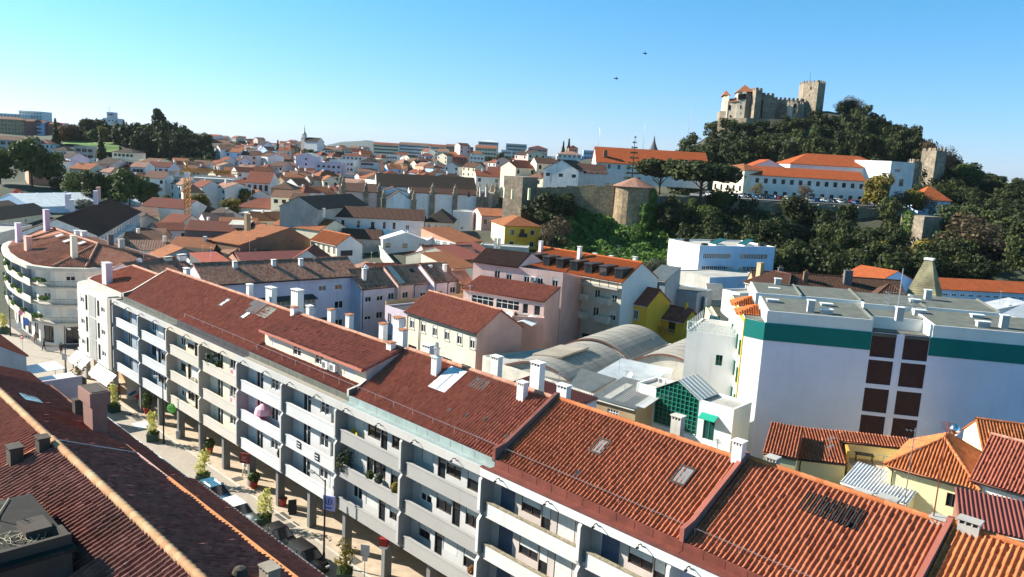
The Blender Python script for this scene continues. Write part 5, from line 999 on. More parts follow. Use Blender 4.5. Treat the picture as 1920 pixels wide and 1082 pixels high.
hx('rear_wing', 'dark tiled rear wing of the arcaded row beside the conservatory', 'building', tuple(ROW(17.5, 15, 8)), tuple(ROW(27.5, 15, 8)), 8.4, 5, 'gx', 1.3, .2, 'brown', 'brown', z0=0, hi=2)
hx('rear_wing', 'red roofed rear wing of the row below the cream house', 'building', tuple(ROW(1.5, 13, 9)), tuple(ROW(9.5, 13, 9)), 11.2, 6, 'shed', .5, .1, 'lilac', 'redmetal', z0=0)
# old dark roofs behind the white building, pyramid chimney
r, L, h = hx('old_house', 'long old house with dark lichened roof behind the flat white roofs', 'house', (1415, 540), (1700, 560), 11, 8, 'gx', 2.6, .3, 'sepia', 'brown', z0=0, chim=[(5, 3, 13, .9, .7, 1.6, dict(mat=W_['dgrey'], cap='pot')), (9.5, 2.5, 12.6, .8, .6, 1.6, dict(mat=W_['brown'], cap='pot')), (17, 2.5, 12.6, 1.4, .9, 2.4, dict(mat=W_['dgrey'], cap='pot'))])
hx('old_house', 'crooked dark roofed house left of the long old roof', 'house', (1398, 528), (1478, 548), 12, 7, 'hip', 2.4, .3, 'conc', 'dark', z0=0, chim=[(1.2, 2, 13, 1.1, .8, 2.6, dict(mat=W_['sepia'], cap='x'))])
hx('old_house', 'small brown roof with an orange patch beside the pyramid chimney', 'house', (1640, 556), (1705, 562), 11.4, 5, 'hip', 2.0, .2, 'brown', 'brown', z0=0)
q = PZ(1733, 552, 11.5); pc = thing('pyramid_chimney', 'tall tapering pyramid kitchen chimney covered in mossy tiles', 'chimney', (q[0], q[1], q[2]), R_(-40))
m = MB(); b_, t_, H_ = 2.5, .55, 6.4; m.prism([(-b_, -b_), (b_, -b_), (b_, b_), (-b_, b_)], -8, 0)
for i in range(16):
    f0, f1 = i/16, (i+1)/16; a = b_+.1-(b_-t_)*f0; c_ = b_-(b_-t_)*f1; k = len(m.v); m.v += [(-a, -a, H_*f0), (a, -a, H_*f0), (a, a, H_*f0), (-a, a, H_*f0), (-c_, -c_, H_*f1), (c_, -c_, H_*f1), (c_, c_, H_*f1), (-c_, c_, H_*f1)]; m.f += [(k+j, k+(j+1) % 4, k+4+(j+1) % 4, k+4+j) for j in range(4)]; m.mi += [1]*4
m.obj('shaft', [W_['conc'], wall('mossy_tile_pyramid', (.30, .27, .16), .4, .5, bmp=.8, spot=.6)], pc); MB().box(-t_-.25, -t_-.25, H_, t_+.25, t_+.25, H_+.35).obj('cap', W_['bwhite'], pc)
hx('long_building', 'long pale blue building with bright orange roof and strip windows at the right edge', 'building', (1757, 541), (1960, 551), 10, 8, 'gx', 1.8, .3, 'pblue', 'new', z0=0, hi=0, wins=[('f', 12, (-1.5,), 1.1, .6, 'w2', 1.5)], far=True)
hx('house', 'pale blue house with bright orange roof behind the pyramid chimney', 'house', (1650, 527), (1712, 524), 10.5, 9, 'gy', 2.0, .3, 'pblue', 'new', z0=0, hi=0)
for i, (a, b, z) in enumerate((((1880, 590), (1932, 600), 10), ((1826, 572), (1862, 582), 9))): hx('white_gable', ('large', 'smaller')[i]+' bright white sunlit gable shed at the right edge', 'shed', a, b, z, 7, 'shed', 1.6, .1, 'bwhite', 'zinc', z0=0)
# ---- left of the row: courtyard, curved wing, sheds
r, L, h = hx('apartment_building', 'white apartment wing with dark brown roof and glazed rear balconies behind the curved block', 'apartment building', (182, 441), (262, 396), 10.6, 15, 'gx', 3.2, .5, 'dirty', 'dark', wins=[('f', 16, (-2.4, -5.2, -8), 1.9, 1.5, 'w3', 1)], chim=[(18, 9, 13, 2.2, .8, 2.4, dict(mat=W_['lilac'])), (33, 6, 13, 1.6, .8, 2.4, dict(mat=W_['lilac'])), (48, 8, 13, 1.8, .8, 2.4, dict(mat=W_['oldpink'])), (12, 7, 13, 1.2, .8, 1.6)])
for z in (5.2, 2.4): add(r, 'gallery', W_['dirty'], MB().box(2, -1.4, z-.2, L*.7, -.01, z+.8))
r, L, h = hx('exhibition_hall', 'long white translucent tent hall with curved roof beyond the dark roofs', 'hall', (60, 388), (318, 380), 8, 22, 'gx', 3.4, .2, 'pblue', 'palemetal', hi=0)
for i in range(9): x = L*(i+.5)/9; add(r, 'rib', FRAMEW, MB().slab([(x, -.25, h+.18), (x+.3, -.25, h+.18), (x+.3, 11, h+3.6), (x, 11, h+3.6)], .08))
hx('warehouse', 'windowless stained white warehouse with dark red roof beside the crane', 'warehouse', (262, 386), (345, 392), 10.5, 14, 'gx', 2.4, .2, 'dirty', 'deep', hi=0)
hx('house', 'ochre house with brown hipped roof at the foot of the yellow crane', 'house', (352, 405), (402, 408), 7.5, 10, 'hip', 3.4, .5, 'yellow' if 0 else 'sepia', 'brown', hi=0, wins=[('f', 3, (-2.4,), 1.0, 1.5, 'w2')], far=True)
r, L, h = hx('hall', 'dark grey windowless hall with deep red roof and sunlit ochre end', 'hall', (346, 431), (492, 437), 10.5, 11, 'gx', 1.9, .2, 'dgrey', 'deep', side={'l': 'yellow'}, hi=0)
add(r, 'roof_hut', [W_['cream'], W_['lconc']], MB().box(10.5, 2, h, 14, 6, h+1.6).slab([(9.8, 1, h+1.65), (14.6, 1, h+1.65), (14.6, 6.5, h+2.3), (9.8, 6.5, h+2.3)], .15, 1))
r, L, h = hx('brown_house', 'brown windowless gable house with orange side roof and a hut chimney', 'house', (450, 459), (582, 449), 9, 11, 'gy', 3.2, .3, 'brown', 'orange', hi=0, wins=[('f', (12.5, 15), (-.2,), .7, .9, 'd1')], chim=[(4.5, 3, 10.5, 1.2, .9, 2.8, dict(mat=W_['sepia'], cap='x'))], offs=.68)
r, L, h = hx('town_house', 'cream sunlit town house with two rows of framed windows and red brown roof', 'house', (583, 449), (632, 460), 9.3, 7, 'gx', 2.2, .3, 'cream', 'orange', side={'r': 'bwhite'}, wins=[('f', 5, (-2.3, -5.2), .9, 1.6, 'w2c', .8)], hi=1)
add(r, 'sign_board', IRON, MB().box(L+.01, 1.0, h-2.6, L+.1, 4.2, h-1.3))
hx('town_house', 'orange roofed house with white dormer box behind the cream town house', 'house', (512, 420), (600, 432), 9.5, 11, 'gx', 2.6, .3, 'cream', 'orange', hi=0, chim=[(11, 3.5, 10.8, 2.2, 1.6, 1.3), (15, 4.5, 11.2, .9, .9, 1.5)])
hx('shed', 'low red metal roof with raised seams in front of the brown gable', 'shed', (458, 497), (590, 492), 6.5, 12, 'gx', 1.9, .2, 'brown', 'redmetal', hi=0)
hx('shed', 'small red roof at the courtyard edge behind the tile roofs', 'shed', (392, 500), (442, 497), 7, 9, 'shed', 1.6, .2, 'dgrey', 'salmonmetal', hi=0)
hx('shed', 'pale green flat shed roof behind the lilac block', 'shed', (335, 503), (408, 500), 7.2, 6, 'flat', 0, 0, 'grey', 'conc', par=.1)
r, L, h = hx('low_building', 'low courtyard building with felt roof, two glass pyramids and skylight strips', 'building', (245, 492), (342, 486), 5, 22, 'flat', 0, 0, 'dgrey', 'felt', par=.2)
for x, y in ((8, 12), (14, 17)): add(r, 'glass_pyramid', [TEALGL, FRAMEW], MB().quad((x-2, y-2, h+.1), (x+2, y-2, h+.1), (x, y, h+1.8)).quad((x+2, y-2, h+.1), (x+2, y+2, h+.1), (x, y, h+1.8)).quad((x+2, y+2, h+.1), (x-2, y+2, h+.1), (x, y, h+1.8)).quad((x-2, y+2, h+.1), (x-2, y-2, h+.1), (x, y, h+1.8)).path([(x-2, y-2, h+.1), (x, y, h+1.8), (x+2, y-2, h+.1)], .07, 4, 1).path([(x-2, y+2, h+.1), (x, y, h+1.8), (x+2, y+2, h+.1)], .07, 4, 1))
for y in (5, 8): add(r, 'roof_slab', W_['lconc'], MB().box(3, y, h, 12, y+2, h+.5))
add(r, 'chimney', W_['conc'], MB().box(10.2, 2.2, h, 11.2, 3.2, h+2.2))
hx('scaffold_ramp', 'sunlit ochre timber ramp wall in the courtyard', 'ramp', (318, 482), (343, 462), 5.5, .6, 'flat', 0, 0, 'yellow', 'conc', par=.2)
r, L, h = hx('rear_house', 'tile roof with two white chimneys between corner block and lilac block', 'house', (262, 520), (368, 506), 12.2, 7, 'gx', 1.6, .2, 'lilac', 'worn', z0=0, hi=1, chim=[(7.5, 3, 13.2, 1.2, .6, 1.0, dict(mat=W_['lconc'])), (9.8, 2.6, 13, 1.3, .6, 1.4)])
hx('low_house', 'long low house with dark gable roof left of the curved block', 'house', (-60, 420), (95, 398), 7, 10, 'gx', 2.6, .3, 'cream', 'dark', hi=0, wins=[('f', 4, (-2.2,), .9, 1.3, 'w2')], far=True)
hx('low_house', 'pale stone shed with brown tiles at the left edge', 'house', (-60, 405), (45, 390), 7.5, 9, 'gx', 2.2, .3, 'lconc', 'worn', hi=0)
hx('low_house', 'grey flat shed behind the chimneys of the curved block', 'house', (-60, 455), (60, 425), 6, 10, 'flat', 0, 0, 'grey', 'conc')
# convent, white complex, yellow house by the slope
r, L, h = hx('convent', 'long white convent wing with a brown roof and a row of tall windows', 'convent', (572, 402), (795, 413), 12.6, 10, 'gx', 2.6, .4, 'white', 'brown', hi=0, wins=[('f', (10.2, 14.6, 22, 24.8), (-3.0,), .8, 1.9, 'd2'), ('f', (6, 18.6), (-3.9,), 1.0, 2.7, 'd2'), ('f', (28.5,), (-3.2,), 1.0, 1.6, 'w2')], side={'r': 'cream'})
for x in (6, 18.6): add(r, 'balcony', IRON, MB().box(x-.5, -.9, h-3.95, x+1.5, -.01, h-3.8).box(x-.5, -.9, h-3.8, x+1.5, -.84, h-2.9))
hx('convent_wing', 'hip roofed convent corner with dark roof and a small stone spire', 'convent', (797, 414), (850, 417), 12.0, 14, 'hip', 3.2, .3, 'cream', 'dark', hi=0, wins=[('f', 4, (-2.6,), .8, 1.6, 'w2')], far=True)
hx('barn', 'brown roofed stone barn below the convent wall', 'barn', (640, 446), (716, 449), 7.5, 9, 'gx', 2.2, .2, 'conc', 'brown', hi=0)
hx('barn', 'dark roof rising behind the convent wing', 'barn', (596, 392), (690, 384), 15, 12, 'gx', 3, .3, 'conc', 'dark', hi=0)
for i, (a, b, lab) in enumerate((((718, 449), (801, 451), 'larger white pavilion with zinc gable roof and mauve gable front'), ((801, 451), (842, 452), 'narrow white pavilion with zinc gable roof next to the larger one'))):
    hx('pavilion', lab, 'building', a, b, 8.0, 6, 'gy', 2.0, .3, 'white', 'zinc', hi=0, wins=[('f', 3-i, (-2.2,), 1.3, 1.2, 'd2'), ('f', 3-i, (-5.4,), 1.3, 1.4, 'd2')], far=True)
hx('pavilion', 'white striped metal roof behind the two zinc gables', 'building', (722, 440), (845, 442), 8.2, 8, 'gx', 1.6, .3, 'white', 'palemetal', hi=0)
hx('side_wall', 'cream yard wall running down beside the zinc pavilions', 'wall', (708, 462), (745, 508), 5.5, .5, 'flat', 0, 0, 'lconc', 'conc')
r, L, h = hx('white_house', 'white sunlit gable house with tall grid window and brown speckled roof', 'house', (801, 484), (897, 483), 7.6, 8.5, 'gx', 2.4, .15, 'white', 'worn', hi=1, side={'l': 'bwhite'})
window(r, 'w6', 1.6, 2.2, (-.02, 5.2, h-3.6), -math.pi/2); window(r, 'w6', 1.6, 2.2, (-.02, 5.2, h-.9), -math.pi/2)
hx('hall', 'big salmon red sheet roof beside the yellow house', 'hall', (868, 492), (938, 480), 7.5, 16, 'gx', 2.8, .2, 'cream', 'salmonmetal', hi=0)
r, L, h = hx('hall', 'salmon sided glazed lean-to with orange roof', 'hall', (855, 455), (905, 452), 8.5, 14, 'shed', 2.6, .2, 'salmon', 'orange', hi=0, side={'l': 'white'}, wins=[('l', 5, (-1.6,), 1.6, 1.3, 'w4')], far=True)
hx('house', 'rusty orange roof just behind the slate-brown roof of the pink building', 'house', (850, 504), (895, 500), 9, 10, 'shed', 2.0, .2, 'cream', 'orange', hi=0)
hx('white_block', 'plain white cube block with one tiny window beside the pale house', 'building', (849, 396), (886, 399), 13.5, 9, 'flat', 0, 0, 'white', 'conc', wins=[('f', (3.2,), (-5.5,), .5, .6, 'd1')], par=.2)
hx('town_house', 'pale pink house with sunlit side, green shutters and chimneys beside the yellow house', 'house', (886, 396), (903, 404), 13.5, 8, 'gy', 1.8, .3, 'pink', 'orange', hi=0, wins=[('r', 2, (-2.6, -6), .9, 1.4, 'd2')], chim=[(1.5, 2, 14.5, .6, .5, 2.2), (1.5, 4, 14.5, .6, .5, 2.2)], far=True)
r, L, h = hx('town_house', 'deep yellow house with orange hip roof, white quoins and a small balcony', 'house', (922, 413), (947, 422), 13.2, 10.6, 'hip', 2.2, .45, 'yellow', 'orange', side={'f': 'pyellow'}, hi=0, wins=[('r', (1.6, 7.6), (-2.6, -5.9), 1.1, 1.3, 'd2c'), ('r', (4.6,), (-3.0,), 1.2, 2.0, 'd2')], chim=[(2, 3, 14.6, .7, .6, 2.2, dict(mat=W_['pyellow'])), (8, 8.6, 14.6, .7, .6, 2.4, dict(mat=W_['pyellow'])), (10, 3, 14.8, .7, .6, 1.6, dict(mat=W_['pyellow']))], far=True)
add(r, 'balcony', IRON, MB().box(L+.01, 4.0, h-3.2, L+.9, 6.4, h-3.05).box(L+.84, 4.0, h-3.05, L+.9, 6.4, h-2.1))
hx('garden_wall', 'beige garden wall at the foot of the yellow house', 'wall', (900, 460), (990, 466), 9.0, 5, 'flat', 0, 0, 'lconc', 'conc', par=.2)
for i, x in enumerate((927, 934)): q = PZ(x, 492, 8.5); tag(MB().tube((0, 0, -8), (0, 0, 5.5), .35, n=10).obj('flue_pipe', STEEL, None, q), ('taller right', 'shorter left')[1-i]+' grey metal flue pipe before the yellow house', 'flue')
# ---------------------------------------------------------------- cathedral
def cathedral():
    A = PY(722, 397, 262); r = thing('cathedral', 'old white cathedral with brown roofs, stone buttresses and urn shaped pinnacles', 'church', (A[0], A[1], 5), R_(14))
    st, sw = W_['stone'], wall('streaked_whitewash', (.84, .84, .85), .08, .6, spot=.12)
    def blk(name, x0, x1, y0, y1, h, rise, ax, mat, tm='brown'):
        m = MB(); m.facade((x0, y0), (1, 0), x1-x0, 0, h).facade((x1, y0), (0, 1), y1-y0, 0, h).facade((x1, y1), (-1, 0), x1-x0, 0, h).facade((x0, y1), (0, -1), y1-y0, 0, h)
        if ax == 'x':
            ym = (y0+y1)/2; m.quad((x0, y1, h), (x0, y0, h), (x0, ym, h+rise)).quad((x1, y0, h), (x1, y1, h), (x1, ym, h+rise)); sl = [[(x0, y0-.3, h), (x1, y0-.3, h), (x1, ym, h+rise+.1), (x0, ym, h+rise+.1)], [(x1, y1+.3, h), (x0, y1+.3, h), (x0, ym, h+rise+.1), (x1, ym, h+rise+.1)]]
        else:
            xm = (x0+x1)/2; m.quad((x0, y0, h), (x1, y0, h), (xm, y0, h+rise)).quad((x1, y1, h), (x0, y1, h), (xm, y1, h+rise)); sl = [[(x0-.3, y1, h), (x0-.3, y0, h), (xm, y0, h+rise+.1), (xm, y1, h+rise+.1)], [(x1+.3, y0, h), (x1+.3, y1, h), (xm, y1, h+rise+.1), (xm, y0, h+rise+.1)]]
        w_ = m.obj(name, mat, r); put('roof', roof_mesh('roof', sl, TF_[tm], 0, .2), r); return w_
    blk('apse_wall', 0, 9.0, 0, 9, 10.5, 3, 'y', sw, 'dark'); blk('side_nave_wall', 9, 34, 10, 17, 13, 1.6, 'x', sw, 'brown'); blk('nave_wall', -2, 34, 17, 27, 14.5, 4.2, 'x', sw, 'dark')
    blk('transept_wall', -14, -2, 8, 26, 12.5, 2.4, 'x', W_['pink'], 'brown'); blk('east_wall', -2, 9, 9, 17, 12.5, 2.0, 'y', sw, 'brown')
    MB().box(34, 9, 0, 40, 27, 14).obj('west_tower', W_['conc'], r)
    def pier(x, y, h, s=.8):
        m = MB(); m.box(-s, -s, 0, s, s, h).box(-s-.2, -s-.2, h, s+.2, s+.2, h+.3).box(-s*.7, -s*.7, h+.3, s*.7, s*.7, h+1.5).box(-s*.9, -s*.9, h+1.5, s*.9, s*.9, h+1.7)
        m.lathe([(s*.3, 1.7), (s*.7, 2.0), (s*.65, 2.4), (s*.3, 2.7), (s*.25, 2.9), (s*.35, 3.1), (s*.1, 3.4), (0, 3.45)], (0, 0, h), 10); m.obj('buttress', st, r, (x, y, 0))
    for x, y, h in ((-.6, -.4, 10.8), (9.4, -.4, 10.8), (9.6, 8.6, 11.2), (-1.5, 8.6, 12.5), (17, 9.7, 13.2), (25, 9.7, 13.2), (33.6, 9.6, 14), (-13.6, 8, 14), (-6, 8, 12.5), (-14, 22, 14.5), (36, 9, 14), (39.6, 9, 14.2), (39.6, 16, 14.2)): pier(x, y, h)
    for x in (14, 21, 29): MB().tube((x, 9.85, 4), (x, 9.98, 4), 1.3, n=14).obj('round_window', W_['dgrey'], r)
    for x in (2.2, 29.5): MB().box(x, 9.93 if x > 9 else 16.9, 12.2, x+.9, 9.99 if x > 9 else 16.99, 14).obj('niche', W_['dgrey'], r) if x > 9 else None
cathedral()

# ---------------------------------------------------------------- castle mount: walls on the terrace
def merlons(m, p, q, z, w=.9, gap=.9, h=1.1, t=.5, mi=0):
    p, q = np.array(p), np.array(q); d = q-p; L = np.hypot(*d); d = d/L; nrm = np.array([-d[1], d[0]]); n = max(2, int(L/(w+gap)))
    for i in range(n): a = p+d*(L*(i+.25)/n); b = p+d*(L*(i+.75)/n); m.prism([a, b, b+nrm*t, a+nrm*t], z, z+h, mi)
def tower(name, label, a, b, Y, z0, ztop, d, mat='stone', mer=False, cat='tower', ya=None):
    """front corners found on the distance Y"""
    A, B = PY(*a, Y), PY(*b, Y if ya is None else ya); dd = (B-A)[:2]; L = np.hypot(*dd); r = thing(name, label, cat, (A[0], A[1], z0), math.atan2(dd[1], dd[0])); h = ztop-z0
    m = MB().box(0, 0, 0, L, d, h)
    if mer:
        for p, q in (((0, 0), (L, 0)), ((L, 0), (L, d)), ((L, d), (0, d)), ((0, d), (0, 0))): merlons(m, p, q, h)
    m.obj('tower_wall', W_[mat], r); return r, L, h
SB = wall('brown_rubble_stone', (.38, .28, .17), .3, .25, bmp=1., spot=.45, cells=1.3); W_['rubble'] = SB; W_['castle'] = wall('castle_limestone', (.35, .285, .21), .28, .35, bmp=.8, spot=.4, cells=1.0); W_['castlew'] = wall('pale_palace_stone', (.52, .44, .34), .15, .3, spot=.2)  # rubble: yellow-brown stone
tower('old_wall_tower', 'square ruined stone tower with dark shaded face at the left end of the old wall', (977, 395), (1005, 392), 240, 12, 26.3, 7, 'castle', ya=247)
def wall_run(name, label, pts, z0, tops, t, mat):
    r = thing(name, label, 'stone wall', (0, 0, 0)); m = MB(); g = random.Random(5); 
    for i in range(len(pts)-1):
        a, b = np.array(pts[i]), np.array(pts[i+1]); n = max(1, int(np.hypot(*(b-a))/2.5))
        for j in range(n):
            p = a+(b-a)*j/n; q = a+(b-a)*(j+1)/n; d = (q-p)/np.hypot(*(q-p)); nn = np.array([-d[1], d[0]])*t; zt = tops[i]+(tops[i+1]-tops[i])*(j+.5)/n+g.uniform(-.25, .25)
            m.prism([p, q, q+nn, p+nn], z0, zt)
    m.obj('masonry', W_[mat], r); return r
w1 = [PY(x, 380, Y)[:2] for x, Y in ((1004, 246), (1060, 247), (1082, 246), (1150, 242))]; zt = [PY(x, y, Y)[2] for x, y, Y in ((1004, 352, 246), (1060, 351, 247), (1082, 349, 246), (1150, 346, 242))]
wall_run('town_wall', 'long old rubble wall between the ruined tower and the tile roofed round tower', w1, 9, zt, 1.5, 'rubble')
# round tower with tiled cap and ivy
q = PY(1186, 395, 243); rt = thing('round_tower', 'round sandy stone tower with a tiled cap and ivy on its side', 'tower', (q[0], q[1], 11))
MB().lathe([(6.6, 0), (6.2, 6), (6.0, 13.6), (6.1, 13.6), (6.1, 14.6), (0, 14.7)], n=22).obj('tower_wall', SB, rt)
k = 16; Vr = [(6.9*math.cos(6.283*i/k), 6.9*math.sin(6.283*i/k), 14.3) for i in range(k)]; put('roof', roof_mesh('roof', [[Vr[i], Vr[(i+1) % k], (0, 0, 17.2)] for i in range(k)], TF_['pale'], 0, .1), rt)
V, F, tv = leaf_cloud([((5.2, -3.2, z), (1.6, 2.4, 2.2)) for z in (3, 6, 9, 12)]+[((6, 1, z), (1, 3, 2)) for z in (4, 8, 12)], 2600, .28, 5); put('ivy', npmesh('ivy', V, F, LV['iv'], tv), rt)
w2 = [PY(x, 385, Y)[:2] for x, Y in ((1225, 248), (1300, 254), (1400, 258), (1520, 258), (1640, 258), (1700, 262))]
wall_run('terrace_wall', 'dark retaining wall along the car park terrace above the trees', w2, 12, [22.6, 22.6, 22.5, 22.4, 22.4, 22.6], .9, 'stone')
rt2 = tower('ruined_tower', 'tall broken stone tower with ivy and a shaded face below the car park terrace', (1727, 452), (1763, 447), 240, 4, 21.4, 8, 'castle', ya=244)
V, F, tv = leaf_cloud([((-.1, 5.6, z), (.5, 2.0, 1.8)) for z in (9, 12, 15, 17)], 1100, .26, 8); put('ivy', npmesh('ivy', V, F, LV['iv'], tv), rt2[0])
# terrace buildings
r, L, h = house('white_house', 'weathered white gable house with three windows above the old wall', 'house', (1019, 313), (1078, 311), 29.3, 22, 'gy', 3.4, .3, 'dirty', 'brown', hi=0, z0=20, wins=[('f', (1.6, 4.6, 7.6), (-3.4,), 1.2, 1.0, 'd2')], far=True) if 0 else (None, 0, 0)
def yhouse(name, label, cat, a, b, Y, h, d, Yb=None, **k):
    """house whose eave corners are known by pixel and distance"""
    A, B = PY(*a, Y), PY(*b, Yb or Y); z = (A[2]+B[2])/2; A[2] = B[2] = z
    return house(name, label, cat, tuple(A), tuple(B), float(z), d, z0=float(z-h), **k)
yhouse('white_house', 'weathered white gable house with three windows above the old wall', 'house', (1020, 316), (1085, 320), 262, 8, 18, Yb=258, roof='gy', rise=3.2, ov=.4, wm='dirty', tm='brown', hi=0, wins=[('f', 3, (-2.4,), 1.4, 1.1, 'd2')], far=True)
yhouse('white_house', 'white low wing with brown roof right of the weathered gable house', 'house', (1085, 322), (1138, 326), 264, 8, 12, roof='gx', rise=2.8, ov=.4, wm='white', tm='brown', hi=0)
cg = thing('wire_court', 'tall wire fenced court behind the old wall', 'fence', PY(1080, 348, 254)-np.array([0, 0, .5])); m = MB(); ww = (1165-1080)/1468*254
for i in range(9): m.tube((ww*i/8, 0, 0), (ww*i/8, -1.2*i/8, 5.5), .07, n=4)
for z in (.5, 2, 3.5, 5.5): m.tube((0, 0, z), (ww, -1.2, z), .04, n=4)
m.obj('mesh_frame', STEEL, cg)
yhouse('school_building', 'long white school wing with huge orange red roof behind the umbrella pines', 'school', (1118, 305), (1330, 312), 300, 8, 18, roof='gx', rise=5.6, ov=.6, wm='white', tm='new', hi=0, wins=[('f', 12, (-2.6,), 1.2, 1.8, 'w2')], far=True, chim=[(3.5, 3, 10, 1.4, 1, 2.2, dict(mat=W_['brown'], cap='x'))])
yhouse('school_building', 'white two storey school with a long low orange roof behind the parked cars', 'school', (1397, 325), (1624, 340), 282, 11.4, 13, roof='gx', rise=3.0, ov=.5, wm='bwhite', tm='new', hi=0, wins=[('f', 14, (-2.9,), 1.35, 1.7, 'd2'), ('f', 13, (-7.3,), 1.35, 1.7, 'd2')], far=True)
yhouse('school_building', 'large white hall with steep orange roof behind the two storey school', 'school', (1482, 305), (1672, 318), 300, 13, 18, roof='hip', rise=4.2, ov=.3, wm='bwhite', tm='new', hi=0)
yhouse('modern_block', 'plain white modern block with a square blue window right of the orange roofs', 'building', (1671, 308), (1716, 305), 290, 12.5, 16, Yb=296, roof='flat', rise=0, ov=0, wm='white', tm='conc', hi=0, wins=[('f', (5.6,), (-8.5,), 2.6, 2.9, 'w1'), ('f', (2.4,), (-3.2,), 3.0, .9, 'd1')], far=True)
yhouse('old_school', 'cream old school with arched windows left of the white school', 'school', (1340, 312), (1396, 322), 292, 9, 14, Yb=280, roof='hip', rise=2.2, ov=.3, wm='cream', tm='orange', hi=0, wins=[('f', 5, (-3.2,), 1.0, 2.2, 'd1'), ('f', 5, (-7.6,), 1.0, 2.0, 'd1')], far=True)
yhouse('chapel', 'small white chapel gable with round window and orange roof', 'chapel', (1412, 311), (1472, 314), 296, 12, 12, roof='gy', rise=2.6, ov=.3, wm='bwhite', tm='new', hi=0)
yhouse('house', 'small pale blue house with bright orange pyramid roof right of the car park', 'house', (1724, 373), (1783, 374), 268, 6, 10, roof='hip', rise=4.2, ov=.5, wm='pblue', tm='new', hi=0)
yhouse('house', 'round tower like dark roofed house at the foot of the mount', 'house', (1345, 352), (1392, 350), 285, 8, 9, roof='hip', rise=1.6, ov=.3, wm='white', tm='pale', hi=0) if 0 else None

